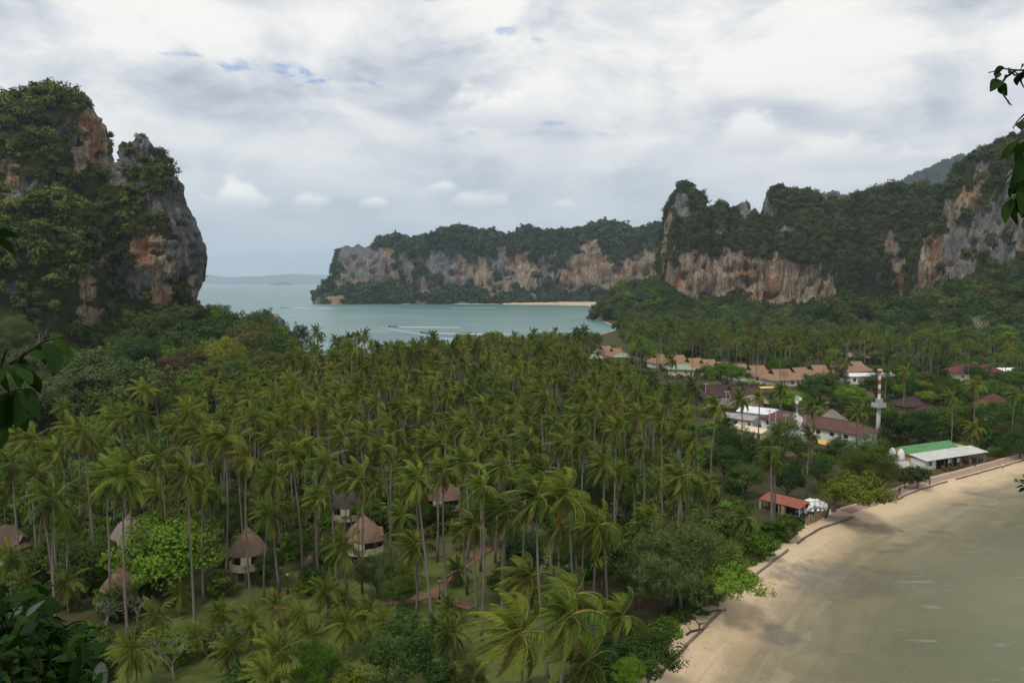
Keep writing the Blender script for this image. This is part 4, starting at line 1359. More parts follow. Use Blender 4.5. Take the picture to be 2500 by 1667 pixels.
# beach shop with green roof
A = at(2262, 1122, 4.6)
B = at(2408, 1100, 4.6)
rz = math.atan2(B.y - A.y, B.x - A.x)
L = (B - A).length
side = Vector((-math.sin(rz), math.cos(rz), 0))
c = (A + B) / 2
e = empty('beach_shop', (c.x, c.y, GZ), rz, 'open-fronted beach shop with green and pale grey sheet roofs', 'shop')
MB().box(-L / 2, L / 2, 4.2, 10.5, -.2, 3.1).build('wall', MAT['wall_tan'], e)
MB().box(-L / 2, -L / 2 + 4.6, .6, 4.18, -.2, 2.6).build('side_room', MAT['wall_white'], e)
mb = MB()
mb.add([(-L / 2 - .4, -.3, 2.55), (L / 2 + .5, -.3, 2.55), (L / 2 + .5, 4.6, 3.35), (-L / 2 - .4, 4.6, 3.35), (-L / 2 - .4, -.3, 2.45), (L / 2 + .5, -.3, 2.45), (L / 2 + .5, 4.6, 3.25), (-L / 2 - .4, 4.6, 3.25)],
       [(0, 1, 2, 3), (7, 6, 5, 4), (4, 5, 1, 0), (5, 6, 2, 1), (7, 4, 0, 3)])
mb.build('awning_roof', MAT['roof_palegrey'], e)
mb = MB()
mb.add([(-L / 2 - .5, 4.3, 3.15), (L / 2 - 4, 4.3, 3.15), (L / 2 - 4, 7.6, 4.6), (-L / 2 - .5, 7.6, 4.6), (L / 2 - 4, 11, 3.15), (-L / 2 - .5, 11, 3.15)], [(0, 1, 2, 3), (3, 2, 4, 5)], 0)
mb.add([(-L / 2 - .45, 4.4, 3.1), (-L / 2 - .45, 10.9, 3.1), (-L / 2 - .45, 7.6, 4.5), (L / 2 - 4.05, 4.4, 3.1), (L / 2 - 4.05, 10.9, 3.1), (L / 2 - 4.05, 7.6, 4.5)], [(0, 2, 1), (3, 4, 5)], 1)
mb.build('roof', [MAT['roof_green'], MAT['wall_tan']], e)
for k in range(8):
    x = -L / 2 + .3 + k * (L - .6) / 7
    MB().tube([(x, -.05, -.3), (x, -.05, 2.47)], .08, 5).build('post', MAT['timber'], e)
f = MB().box(-L / 2 + 1.5, -L / 2 + 2.9, .52, .597, .9, 2.1).build('window', MAT['paint_white'], e)
for i in range(2):
    for j in range(2):
        MB().box(-L / 2 + 1.58 + i * .65, -L / 2 + 2.16 + i * .65, .48, .515, .96 + j * .57, 1.48 + j * .57).build('pane', MAT['window_glass'], f)
for k in range(5):
    x = -L / 2 + 6.5 + k * 3.2
    MB().box(x, x + 2.0, 3.4, 4.15, 0, 1.9).build('shelf', MAT[('timber', 'cloth_dark', 'timber_dark', 'cloth_blue', 'timber')[k]], e)
FOOT.append((c.x, c.y + 4, 15))
protect(2190, 1085, 2480, 1165, 170)
shop_c, shop_rz, shop_L = c, rz, L


def on_shop(x, y):
    return Vector((shop_c.x, shop_c.y, 0)) + Vector((math.cos(shop_rz), math.sin(shop_rz), 0)) * x + Vector((-math.sin(shop_rz), math.cos(shop_rz), 0)) * y


# two white domed tanks on a white base beside it
p = at(2190, 1140, GZ)
e = empty('water_tank', (p.x - .9, p.y + .8, GZ), 0, 'white bullet-domed water tank beside the green roofed shop, on its own', 'tank', 'domed water tanks')
MB().lathe([(.95, -.2), (.95, 2.2), (.9, 3.0), (.75, 3.8), (.45, 4.4), (.12, 4.75)], 16).build('shell', MAT['wall_white'], e, smooth=True)
MB().lathe([(1.0, .9), (1.0, 1.05)], 16).build('band', MAT['wall_white'], e)
e = empty('water_tank', (p.x + 1.0, p.y + .3, GZ), 0, 'white bullet-domed water tank standing on a white box beside the shop', 'tank', 'domed water tanks')
MB().box(-1.4, 1.7, -1.2, 1.2, -.2, 1.4).build('plinth', MAT['wall_white'], e)
MB().lathe([(.95, 1.42), (.95, 2.5), (.85, 3.3), (.6, 4.0), (.3, 4.4), (.08, 4.6)], 16).build('shell', MAT['wall_white'], e, smooth=True)
FOOT.append((p.x, p.y, 3))

# radio mast: concrete column, platform, red and white lattice
p = at(2143, 1070, GZ)
e = empty('radio_mast', (p.x, p.y, GZ), .3, 'grey concrete mast with platform and red and white lattice top', 'mast')
MB().lathe([(.8, -.5), (.62, 4.5), (.52, 9.3)], 12).build('column', MAT['concrete'], e, smooth=True)
pl = MB().box(-1.45, 1.45, -1.45, 1.45, 9.3, 9.6).build('platform', MAT['concrete'], e)
for sx, sy, wx, wy in ((0, -1.42, 1.42, .04), (0, 1.42, 1.42, .04), (-1.42, 0, .04, 1.36), (1.42, 0, .04, 1.36)):
    MB().box(sx - wx, sx + wx, sy - wy, sy + wy, 9.62, 10.6).build('railing', MAT['concrete'], pl)
MB().box(-.8, .6, -.9, .5, 9.62, 11.9).build('cabinet', MAT['steel'], e)
MB().lathe([(.05, 0), (.55, .12), (.7, .3)], 12).build('dish', MAT['paint_white'], e, (-1.4, -1.2, 12.0), (R(80), 0, R(40)))
seg = 1.35
for k in range(6):
    z0 = 11.9 + k * seg
    mb = MB()
    q = .22
    for sx in (-q, q):
        for sy in (-q, q):
            mb.tube([(sx, sy, z0), (sx, sy, z0 + seg)], .075, 4)
    for (a_, b_) in (((-q, -q), (q, -q)), ((q, -q), (q, q)), ((q, q), (-q, q)), ((-q, q), (-q, -q))):
        mb.tube([(*a_, z0), (*b_, z0 + seg)], .05, 4)
        mb.tube([(*b_, z0), (*a_, z0 + seg)], .05, 4)
        mb.tube([(*a_, z0 + seg), (*b_, z0 + seg)], .05, 4)
    mb.build('lattice_section', MAT['paint_white' if k % 2 == 0 else 'paint_red'], e)
MB().box(-.5, .5, -.5, .5, 11.9 + 6 * seg, 11.9 + 6 * seg + .5).build('top_box', MAT['wall_cream'], e)
FOOT.append((p.x, p.y, 2))
protect(2125, 915, 2162, 1065, p.y - 3)

# thin antenna mast with white dishes behind the white building
p = at(1943, 1100, GZ)
e = empty('antenna', (p.x, p.y, GZ), .2, 'slender lattice antenna hung with white dishes by the white building', 'antenna')
mb = MB()
for k in range(3):
    a_ = 2 * math.pi * k / 3
    mb.tube([(.35 * math.cos(a_), .35 * math.sin(a_), -.3), (.25 * math.cos(a_), .25 * math.sin(a_), 15.5)], .05, 4)
for k in range(15):
    for j in range(3):
        a_, b_ = 2 * math.pi * j / 3, 2 * math.pi * (j + 1) / 3
        mb.tube([(.33 * math.cos(a_), .33 * math.sin(a_), k), (.33 * math.cos(b_), .33 * math.sin(b_), k + 1)], .03, 3)
mb.build('lattice', MAT['steel'], e)
for (dx_, z_, s_) in ((-.6, 9.6, .9), (.5, 8.6, 1.0), (.2, 7.4, .8), (-.5, 13.5, .5), (.4, 14.3, .5)):
    MB().lathe([(.08, 0), (s_ * .8, .18), (s_, .4)], 12).build('dish', MAT['paint_white'], e, (dx_, -.45, z_), (R(85), 0, R(20 * dx_)))
for k in range(6):
    MB().box(-.08, .08, -.06, .06, -.8, .8).build('panel_aerial', MAT['paint_white'], e, (.5 * math.cos(k * 1.05), .5 * math.sin(k * 1.05), 14.2))
FOOT.append((p.x, p.y, 1.5))

# utility poles
for k, (u, v, h) in enumerate([(1877, 1068, 8.5), (1893, 1062, 8.2), (1917, 1080, 8.4), (1964, 1074, 8.8), (1988, 1072, 8.6), (1772, 1012, 8.5), (1782, 1014, 8.0), (1722, 985, 8.0)]):
    p = at(u, v, GZ)
    lab = ['concrete utility pole with crossarm by the corner of the white building', 'plain utility pole just behind the corner of the white building', 'utility pole with wide crossarm before the cream annex', 'utility pole standing before the dishes of the slender antenna',
           'utility pole next to the palm above the chocolate roof', 'utility pole before the long thatched restaurant, nearer the bay', 'utility pole before the long thatched restaurant, nearer the white roof', 'utility pole beside the first plum lodge'][k]
    e = empty('utility_pole', (p.x, p.y, GZ), .4, lab, 'pole', 'utility poles in the village')
    MB().tube([(0, 0, -.4), (0, 0, h)], [.17, .11], 6).build('pole', MAT['concrete'], e)
    if k != 1:
        MB().box(-1.1, 1.1, -.16, -.05, h - .6, h - .45).build('crossarm', MAT['concrete'], e)
        for x in (-.9, 0, .9):
            MB().lathe([(.06, h - .44), (.08, h - .3), (.04, h - .2)], 6, (x, -.1)).build('insulator', MAT['paint_white'], e)
    FOOT.append((p.x, p.y, 1))

# red roofed shed, heap of sacks, plank fence
A, B = at(1856, 1216, 4.0), at(1952, 1240, 4.0)
rz = math.atan2(B.y - A.y, B.x - A.x)
L = (B - A).length
c = (A + B) / 2
e = empty('shed', (c.x, c.y, GZ), rz, 'open shed with a long rusty red roof beside the white sacks', 'shed')
mb = MB()
mb.add([(-L / 2 - .2, -.2, 2.1), (L / 2 + .2, -.2, 2.1), (L / 2 + .2, 3.2, 3.0), (-L / 2 - .2, 3.2, 3.0), (-L / 2 - .2, -.2, 2.02), (L / 2 + .2, -.2, 2.02), (L / 2 + .2, 3.2, 2.92), (-L / 2 - .2, 3.2, 2.92)], [(0, 1, 2, 3), (7, 6, 5, 4), (4, 5, 1, 0), (5, 6, 2, 1), (7, 4, 0, 3), (6, 7, 3, 2)])
mb.build('roof', MAT['roof_red'], e)
MB().box(-L / 2, L / 2, 2.9, 3.0, -.2, 2.7).build('back_wall', MAT['timber_dark'], e)
MB().box(.4, 1.1, -.1, .6, -.1, 1.9).build('counter', MAT['wall_tan'], e)
for x in (-L / 2, -.1, L / 2):
    MB().tube([(x, 0, -.3), (x, 0, 2.04)], .08, 5).build('post', MAT['wall_white'], e)
FOOT.append((c.x, c.y, 6))
protect(1850, 1198, 2040, 1290, 140)

sack_vars = []
for k in range(4):
    rg = np.random.default_rng(300 + k)
    mb = MB()
    n, rws = 10, 6
    V, F = [], []
    for i in range(rws + 1):
        f_ = math.pi * i / rws
        for j in range(n):
            a_ = 2 * math.pi * j / n
            s_ = math.sin(f_) ** .55
            V.append((math.cos(a_) * s_ * .40, math.sin(a_) * s_ * .30, -math.cos(f_) * .42))
    V = np.array(V)
    V *= 1 + .35 * fbm(V * 2.2 + k * 7, 2)[:, None]
    F = np.array([(i * n + j, i * n + (j + 1) % n, (i + 1) * n + (j + 1) % n, (i + 1) * n + j) for i in range(rws) for j in range(n)])
    sack_vars.append(mesh('sack', V, F, [MAT['sack_white']]))
sc = at(1985, 1248, GZ + .5)
rr_ = random.Random(5)
spots = []
for k in range(1500):
    if len(spots) >= 110:
        break
    x, y = rr_.uniform(-3.1, 2.9), rr_.uniform(-1.8, 2.8)
    q = (x / 3.1) ** 2 + (y / 2.7) ** 2
    if q > 1:
        continue
    hgt = 2.3 * (1 - q) ** .6
    lay = rr_.choice([0, 1]) if hgt > .8 else 0
    z = GZ + .35 + hgt * (1 if not lay else .55)
    if all((x - a) ** 2 + (y - b) ** 2 + (z - c_) ** 2 > .20 for a, b, c_ in spots):
        spots.append((x, y, z))
for x, y, z in spots:
    o = link('sack', rr_.choice(sack_vars), None, (sc.x + x, sc.y + y, z), (rr_.uniform(0, 3), rr_.uniform(0, 3), rr_.uniform(0, 3)), rr_.uniform(.8, 1.15))
    tag(o, 'white bulging sack heaped beside the red roofed shed', 'sack', 'heap of white sacks')
mb = MB()
mb.add([(-3.2, -2, .0), (3, -2, .0), (3.0, 2.9, .0), (-3.2, 2.9, .0), (-1.3, -.8, 1.0), (1.1, -.8, 1.0), (1.1, 1.4, 1.1), (-1.3, 1.4, 1.1)], [(3, 2, 1, 0), (4, 5, 6, 7), (0, 1, 5, 4), (1, 2, 6, 5), (2, 3, 7, 6), (3, 0, 4, 7)])
tag(mb.build('rubbish_mound', MAT['concrete_dark'], None, (sc.x, sc.y, GZ)), 'dark mound of waste underneath the white sacks', 'mound')
bagm = mesh('bag', np.array(sack_vars[0].vertices.items() and [v.co[:] for v in sack_vars[0].vertices]), np.array([tuple(p.vertices) for p in sack_vars[0].polygons]), [MAT['black_bag']])
for k, (u, v) in enumerate([(1945, 1262), (1955, 1266), (1966, 1264), (1950, 1272), (1962, 1273), (1975, 1268)]):
    p = at(u, v, GZ + .4)
    o = link('rubbish_bag', bagm, None, p, (rr_.uniform(0, 3), rr_.uniform(0, 3), rr_.uniform(0, 3)), 1.35)
    tag(o, 'black rubbish bag lying in front of the heap of white sacks', 'bag', 'black rubbish bags')
# fence: boards one by one
fpts = [at(1968, 1283), at(1990, 1275), at(2012, 1262), at(2040, 1245)]
e = empty('fence', fpts[0], 0, 'weathered plank fence at the beach edge below the white sacks', 'fence')
Q = resample([(p.x, p.y) for p in fpts], .34, 1)
for k in range(len(Q) - 1):
    a_ = math.atan2(Q[k + 1][1] - Q[k][1], Q[k + 1][0] - Q[k][0])
    MB().box(-.155, .155, -.03, .03, -.1, 1.45 + .12 * math.sin(k * 2.1)).build('plank', MAT['timber' if k % 3 else 'wall_tan'], e, (Q[k][0] - fpts[0].x, Q[k][1] - fpts[0].y, 0), (0, 0, a_))
for k in range(0, len(Q), 6):
    MB().box(-.07, .07, .035, .16, -.3, 1.6).build('post', MAT['timber_dark'], e, (Q[k][0] - fpts[0].x, Q[k][1] - fpts[0].y, 0))

# ================================================================ thatched cottages in the grove
def cottage(u, v, z_eave, Wd, label, thatch='thatch', rz=0.3, h_roof=3.3, two=True, cap=True, wall='wall_cream', depth=None, gab=True):
    p = at(u, v, z_eave + GZ)
    r = Wd / 2
    e = empty('cottage', (p.x, p.y, GZ), rz, label, 'cottage', 'thatched cottages in the palm grove')
    n = 14
    sq = .85
    mb = MB()
    mb.lathe([(r * 1.06, z_eave - .16), (r * 1.12, z_eave), (r * .98, z_eave + h_roof * .18), (r * .78, z_eave + h_roof * .44), (r * .54, z_eave + h_roof * .70), (r * .26, z_eave + h_roof * .91), (r * .12, z_eave + h_roof)], n, sq=sq)
    rf = mb.build('roof', MAT[thatch], e, smooth=False)
    if cap:
        MB().lathe([(r * .30, z_eave + h_roof * .90), (r * .20, z_eave + h_roof * 1.0), (r * .05, z_eave + h_roof * 1.10), (r * .02, z_eave + h_roof * 1.2)], 10, sq=sq).build('ridge_cap', MAT['terracotta' if cap == 'red' else thatch], rf)
    if gab:
        mb = MB()
        w_, z0 = r * .42, z_eave + h_roof * .20
        mb.add([(r * .92 * .75, -w_, z0), (r * .92 * .75, w_, z0), (r * .80 * .75, 0, z0 + h_roof * .34), (r * .35, 0, z0 + h_roof * .36), (r * .45, -w_ * 1.1, z0), (r * .45, w_ * 1.1, z0)], [(0, 2, 3, 4), (2, 1, 5, 3)], 0)
        mb.add([(r * .90 * .75, -w_ * .9, z0 + .02), (r * .90 * .75, w_ * .9, z0 + .02), (r * .79 * .75, 0, z0 + h_roof * .31)], [(0, 1, 2)], 1)
        mb.build('gablet', [MAT[thatch], MAT['gable_dark']], rf, (r * .32, 0, 0), (0, 0, 0))
    if two:
        fl = z_eave * .50
        MB().lathe([(r * .80, -.3), (r * .80, fl - .22)], n, sq=sq).build('lower_wall', MAT['wall_tan'], e)
        MB().lathe([(r * .99, fl - .2), (r * .99, fl + .02)], n, sq=sq).build('balcony_floor', MAT['wall_cream'], e)
        MB().lathe([(r * .72, fl + .03), (r * .72, z_eave - .05)], n, sq=sq).build('upper_wall', MAT['timber_dark'], e)
        mb = MB()
        for k in range(n):
            a0, a1 = 2 * math.pi * k / n, 2 * math.pi * (k + 1) / n
            for rad, s_ in ((.98, 1), (.93, -1)):
                q = [(r * rad * math.cos(a0), r * sq * rad * math.sin(a0)), (r * rad * math.cos(a1), r * sq * rad * math.sin(a1))]
                V = [(*q[0], fl + .03), (*q[1], fl + .03), (*q[1], fl + .95), (*q[0], fl + .95)]
                mb.add(V, [(0, 1, 2, 3)] if s_ > 0 else [(3, 2, 1, 0)])
            q0 = [(r * x * math.cos(a_), r * sq * x * math.sin(a_), fl + .95) for x in (.98, .93) for a_ in (a0, a1)]
            mb.add(q0, [(0, 1, 3, 2)])
        mb.build('parapet', MAT[wall], e)
        MB().box(-r * .26, r * .26, -r * .92, -r * .55, fl + .98, z_eave - .1).build('wall_panel', MAT[wall], e, (-r * .2, 0, 0))
        for k in range(0, n, 2):
            a_ = 2 * math.pi * k / n
            MB().tube([(r * .95 * math.cos(a_), r * .95 * sq * math.sin(a_), -.3), (r * .95 * math.cos(a_), r * .95 * sq * math.sin(a_), z_eave)], .11, 5).build('post', MAT['timber'], e)
        MB().box(-.5, .5, -r * sq * .82, -r * sq * .795, 0, 2.0).build('door', MAT['timber_dark'], e)
        for x in (-r * .45, r * .3):
            MB().box(x - .45, x + .45, -r * sq * .79, -r * sq * .70, .8, 1.9).build('window', MAT['window_glass'], e)
    else:
        MB().lathe([(r * .82, -.3), (r * .82, z_eave)], n, sq=sq).build('wall', MAT[wall], e)
        MB().box(-.5, .5, -r * sq * .85, -r * sq * .815, 0, 2.0).build('door', MAT['timber_dark'], e)
    FOOT.append((p.x, p.y, r + 1.5))
    return p


cottage(606, 1346, 4.6, 5.6, 'round two-storey thatched cottage with cream balcony on the lawn', 'thatch', .4, 3.4, gab=False)
protect(570, 1285, 650, 1440, 118)
cottage(890, 1312, 4.2, 6.4, 'thatched cottage with dark gable vent behind the young palms', 'thatch', .1, 3.3)
protect(850, 1252, 932, 1320, 122)
cottage(1080, 1212, 4.4, 7.2, 'broad thatched cottage in the middle of the grove', 'thatch', .05, 3.4)
protect(1040, 1165, 1124, 1236, 148)
cottage(14, 1330, 4.2, 7.2, 'dark thatched cottage with open gable cut off by the picture edge', 'thatch', -.2, 3.2, True, False)
protect(-20, 1280, 64, 1345, 122)
cottage(316, 1308, 4.2, 5.6, 'grey thatched cottage with red ridge cap behind the bright tree', 'thatch_grey', .2, 3.2, True, 'red', gab=False)
cottage(296, 1432, 3.2, 5.0, 'low thatched cottage with red ridge cap behind bare branches', 'thatch', .2, 2.6, False, 'red', gab=False)
cottage(850, 1232, 4.6, 6.0, 'dark thatched cottage with cream balcony behind the gabled one', 'thatch_dark', .2, 3.0, gab=False)

# garden lamps
for (u, v, lab) in ((1073, 1472, 'black iron garden lamp at the fork of the brick path'), (703, 1455, 'black iron garden lamp by the narrow path near the round cottage')):
    p = at(u, v, GZ)
    e = empty('garden_lamp', p, 0, lab, 'lamp', 'garden lamps')
    MB().lathe([(.26, -.1), (.28, .15), (.18, .3), (.2, .9), (.12, 1.0)], 8).build('base', MAT['black_iron'], e)
    MB().tube([(0, 0, .95), (0, 0, 3.1)], .05, 6).build('post', MAT['black_iron'], e)
    MB().lathe([(.10, 3.1), (.20, 3.25), (.24, 3.55), (.12, 3.65)], 8).build('lantern', MAT['wall_white'], e)
    MB().lathe([(.28, 3.56), (.12, 3.75), (.02, 3.9)], 8).build('lantern_cap', MAT['black_iron'], e)

# ================================================================ boats
def boat(u, v, yaw, Lb, label, hullmat='hull_dark', roof='cloth_blue', wake=0, rise=0.0):
    p = at(u, v, 0.0)
    e = empty('longtail_boat', (p.x, p.y, 0), yaw, label, 'boat', 'boats in the bay')
    n = 11
    V, F = [], []
    for i in range(n):
        t_ = i / (n - 1)
        wdt = Lb * .095 * math.sin(math.pi * min(t_ * .9 + .18, 1)) ** .7
        sh = .55 + 1.5 * max(t_ - .72, 0) ** 1.5 * 6 + .25 * max(.2 - t_, 0) * 5
        x = (t_ - .5) * Lb
        for y, z in ((-wdt, sh), (-wdt * .75, 0.05), (0, -.25), (wdt * .75, 0.05), (wdt, sh), (wdt * .85, sh - .05), (0, .18 + .3 * sh * (t_ > .9)), (-wdt * .85, sh - .05)):
            V.append((x, y, z))
        if i:
            for k in range(8):
                F.append(((i - 1) * 8 + k, (i - 1) * 8 + (k + 1) % 8, i * 8 + (k + 1) % 8, i * 8 + k))
    F.append(tuple(range(7, -1, -1)))
    F.append(tuple((n - 1) * 8 + k for k in range(8)))
    MB().add(V, F).build('hull', MAT[hullmat], e)
    mb = MB()
    mb.box(-Lb * .28, Lb * .16, -Lb * .085, Lb * .085, 1.75, 1.85)
    mb.build('sun_roof', MAT[roof], e)
    for sx in (-.26, -.05, .14):
        for sy in (-1, 1):
            MB().tube([(sx * Lb, sy * Lb * .075, .4), (sx * Lb, sy * Lb * .075, 1.78)], .05, 4).build('post', MAT['timber'], e)
    MB().box(-Lb * .47, -Lb * .40, -.3, .3, .4, 1.1).build('engine', MAT['steel'], e)
    MB().tube([(-Lb * .45, 0, .8), (-Lb * .72, 0, -.1)], .05, 4).build('propeller_shaft', MAT['steel'], e)
    if wake:
        d = Vector((-math.cos(yaw), -math.sin(yaw)))
        s_ = Vector((-d.y, d.x))
        V, F = [], []
        m_ = 26
        for i in range(m_):
            t_ = i / (m_ - 1)
            c_ = Vector((p.x, p.y)) + d * (Lb * .35 + t_ * wake) + s_ * (rise * t_ * t_)
            wd = (2.5 + 7.0 * t_) * (1 - t_ * .6) * (1 + .3 * math.sin(i * 2.7))
            V += [(c_.x - s_.x * wd, c_.y - s_.y * wd, .03), (c_.x + s_.x * wd, c_.y + s_.y * wd, .03)]
            if i:
                F.append((2 * i - 2, 2 * i - 1, 2 * i + 1, 2 * i))
        # bow spray: two short lips of foam beside the hull
        for sg in (-1, 1):
            b_ = len(V)
            for i in range(5):
                t_ = i / 4
                c_ = Vector((p.x, p.y)) - d * (Lb * (.3 - .6 * t_)) + s_ * sg * (.3 + 1.0 * t_)
                V += [(c_.x, c_.y, .04), (c_.x + s_.x * sg * .5, c_.y + s_.y * sg * .5, .04)]
                if i:
                    F.append((b_ + 2 * i - 2, b_ + 2 * i - 1, b_ + 2 * i + 1, b_ + 2 * i))
        tag(link('foam', mesh('foam', V, F, [MAT['foam']])), 'white foam wake behind ' + label.split(' with')[0], None, None, 'stuff')


boat(961, 798, R(165), 12, 'dark longtail boat in the lead with a white wake', 'hull_dark', 'cloth_dark', 70, 6)
boat(1041, 813, R(160), 12, 'dark longtail boat following, with the brightest wake', 'hull_dark', 'cloth_dark', 80, 8)
boat(687, 791, R(175), 12, 'white and red boat moored off the shore rock', 'paint_white', 'paint_red', 0)
boat(695, 752, R(200), 16, 'small dark boat out in the open bay', 'hull_dark', 'paint_white', 30, 0)
boat(733, 751, R(140), 16, 'white speedboat heading off the headland tip', 'paint_white', 'paint_red', 80, 8)
boat(871, 751, R(20), 16, 'small white boat passing below the headland block', 'paint_white', 'paint_red', 110, 0)
boat(1088, 752, R(185), 16, 'small reddish boat under the middle of the headland', 'paint_red', 'paint_white', 90, 0)
# old wake line left on the water
V, F = [], []
for i, (u, v) in enumerate([(1105, 829), (1080, 826), (1050, 820), (1010, 813), (960, 804), (930, 799)]):
    p = at(u, v, 0.0)
    wd = 1.6 * (1 - i * .12)
    V += [(p.x, p.y - wd * 2, .03), (p.x, p.y + wd * 2, .03)]
    if i:
        F.append((2 * i - 2, 2 * i - 1, 2 * i + 1, 2 * i))
tag(link('foam', mesh('foam', V, F, [MAT['foam']])), 'faint old wake line drawn across the bay', None, None, 'stuff')
# red shelter on the far beach
p = at(1357, 742, .8)
house('beach_hut', (p.x, p.y, .9), .1, 9, 6, 2.8, 2.4, 'roof_red', 'timber', 'tiny red roofed hut on the far beach', 'hut', 'hip', .6, None, 1, 'gable_dark', False)

# ================================================================ coconut palms
WIND = np.array((-1.0, 0.10, 0.06))
WIND /= np.linalg.norm(WIND)


def frond_geo(az, el, L, grav, wind, seed, nleaf=24, leafL=1.0):
    rg = np.random.default_rng(seed)
    n = 10
    ds = L / (n - 1)
    d = np.array((math.cos(az) * math.cos(el), math.sin(az) * math.cos(el), math.sin(el)))
    p = np.zeros(3)
    pts, dirs = [p.copy()], [d.copy()]
    for i in range(n - 1):
        s = (i + 1) / n
        d = d + (np.array((0, 0, -1.0)) * grav + WIND * wind * (0.25 + s)) * ds * (0.12 + 0.16 * s)
        d /= np.linalg.norm(d)
        p = p + d * ds
        pts.append(p.copy())
        dirs.append(d.copy())
    pts, dirs = np.array(pts), np.array(dirs)
    V, F, mi = [], [], []
    # midrib, three sided
    for i in range(n):
        q = dirs[i]
        a = np.cross(q, (0, 0, 1.0))
        a /= np.linalg.norm(a) + 1e-6
        b = np.cross(a, q)
        r = 0.06 * (1 - 0.7 * i / (n - 1))
        for k in range(3):
            t_ = 2 * math.pi * k / 3
            V.append(pts[i] + (a * math.cos(t_) + b * math.sin(t_)) * r)
        if i:
            for k in range(3):
                F.append(((i - 1) * 3 + k, (i - 1) * 3 + (k + 1) % 3, i * 3 + (k + 1) % 3, i * 3 + k))
                mi.append(1)
    # leaflets hang off both sides and trail with the wind
    for k in range(nleaf):
        t_ = 0.10 + 0.90 * (k + 0.5) / nleaf
        x = t_ * (n - 1)
        i = min(int(x), n - 2)
        f = x - i
        c = pts[i] * (1 - f) + pts[i + 1] * f
        q = dirs[i] * (1 - f) + dirs[i + 1] * f
        a = np.cross(q, (0, 0, 1.0))
        a /= np.linalg.norm(a) + 1e-6
        ll = leafL * (0.55 + 0.75 * math.sin(math.pi * min(t_ * 0.95 + 0.12, 1))) * rg.uniform(0.85, 1.1)
        for s in (-1, 1):
            w_ = a * s * 0.75 + q * (0.50 + 0.35 * t_) + np.array((0, 0, -0.42)) + WIND * wind * 0.55 + rg.normal(0, 0.10, 3)
            w_ /= np.linalg.norm(w_)
            wid = np.cross(w_, np.cross(q, w_) + np.array((0, 0, 0.25)))
            wid = q * 0.5 + wid * 0.5
            wid /= np.linalg.norm(wid) + 1e-6
            hw = 0.085
            tip = c + w_ * ll + np.array((0, 0, -0.13 * ll))
            mid = c + w_ * ll * 0.45
            b_ = len(V)
            V += [c - wid * hw * 0.5, mid - wid * hw, tip, mid + wid * hw]
            F.append((b_, b_ + 1, b_ + 2, b_ + 3))
            mi.append(0)
    return np.array(V), np.array(F), np.array(mi)


CLS = [(R(72), 0.55, 4.2), (R(48), 0.85, 4.7), (R(20), 1.0, 4.9), (R(-12), 1.1, 4.7), (R(-48), 0.9, 4.2)]
NAZ = 12
FROND = {}
for wk, wnd in enumerate((0.8, 2.1)):
    for ci_, (el_, gr_, L_) in enumerate(CLS):
        for az_ in range(NAZ):
            V, F, mi = frond_geo(2 * math.pi * az_ / NAZ, el_, L_, gr_ * 1.6, wnd * (1.25 if ci_ < 2 else .9), 1000 + wk * 500 + ci_ * 50 + az_)
            lm = MAT['palm_leaf'] if ci_ < 4 else MAT['palm_leaf_old']
            me = mesh('frond', V, F, [lm, MAT['palm_rib']], mi)
            FROND[wk, ci_, az_] = (me, V, F, mi)
DEADF = [mesh('dead_frond', *frond_geo(2 * math.pi * k / 6, R(-62), 3.8, 1.0, .4, 1900 + k, 16)[:2], [MAT['palm_dead']]) for k in range(6)]


def crown_plan(rg, full=1.0):
    """which fronds a crown has: (class, azimuth bin, small turn, size)"""
    out = []
    dn = rg.choice((-1, 0, 0, 1))
    for ci_, cnt in enumerate((5, 7 + dn, 7, 7 - dn, 4 + dn)):
        k0 = rg.random()
        for k in range(cnt):
            az_ = int(((k + k0 + rg.uniform(-.3, .3)) / cnt) * NAZ) % NAZ
            out.append((ci_, az_, rg.uniform(-.3, .3), rg.uniform(.74, 1.12) * full))
    return out


def crown_mesh(seed, wk, name='crown'):
    rg = random.Random(seed)
    Vs, Fs, Ms = [], [], []
    b = 0
    for ci_, az_, tw, sz in crown_plan(rg):
        _, V, F, mi = FROND[wk, ci_, az_]
        c_, s_ = math.cos(tw), math.sin(tw)
        Vs.append((V @ np.array([[c_, s_, 0], [-s_, c_, 0], [0, 0, 1]])) * sz)
        Fs.append(F + b)
        Ms.append(np.where(mi == 1, 1, 2 if ci_ == 4 else 0))
        b += len(V)
    return np.concatenate(Vs), np.concatenate(Fs), np.concatenate(Ms)


PALM_MATS = [MAT['palm_leaf'], MAT['palm_rib'], MAT['palm_leaf_old'], MAT['trunk_palm']]
CROWN = {wk: [mesh('crown', *crown_mesh(70 + 20 * wk + k, wk)[:2], PALM_MATS[:3], crown_mesh(70 + 20 * wk + k, wk)[2]) for k in range(8)] for wk in (0, 1)}
palm_c = bpy.data.collections.new('palm_sources')
for k in range(8):
    wk = k % 2
    V, F, mi = crown_mesh(300 + k, wk)
    hh = (15, 17, 18, 20)[k % 4]
    V = V * .70 + np.array((0, 0, hh))
    mb = MB().tube([(0, 0, -.3), (.1, 0, hh * .5), (0, 0, hh)], [.19, .14, .11], 5)
    V2 = np.concatenate([V, np.array([tuple(p) for p in mb.v])])
    F2 = [tuple(f) for f in F] + [tuple(i + len(V) for i in f) for f in mb.f]
    me = mesh('palm_source', V2, F2, PALM_MATS, list(mi) + [3] * len(mb.f))
    palm_c.objects.link(bpy.data.objects.new(f'palm_source_{k}', me))
mbn = MB()
for k in range(7):
    a_ = k * .9
    mbn.lathe([(.02, -.16), (.13, -.08), (.15, .02), (.09, .12), (.02, .16)], 6, (.30 * math.cos(a_), .30 * math.sin(a_)))
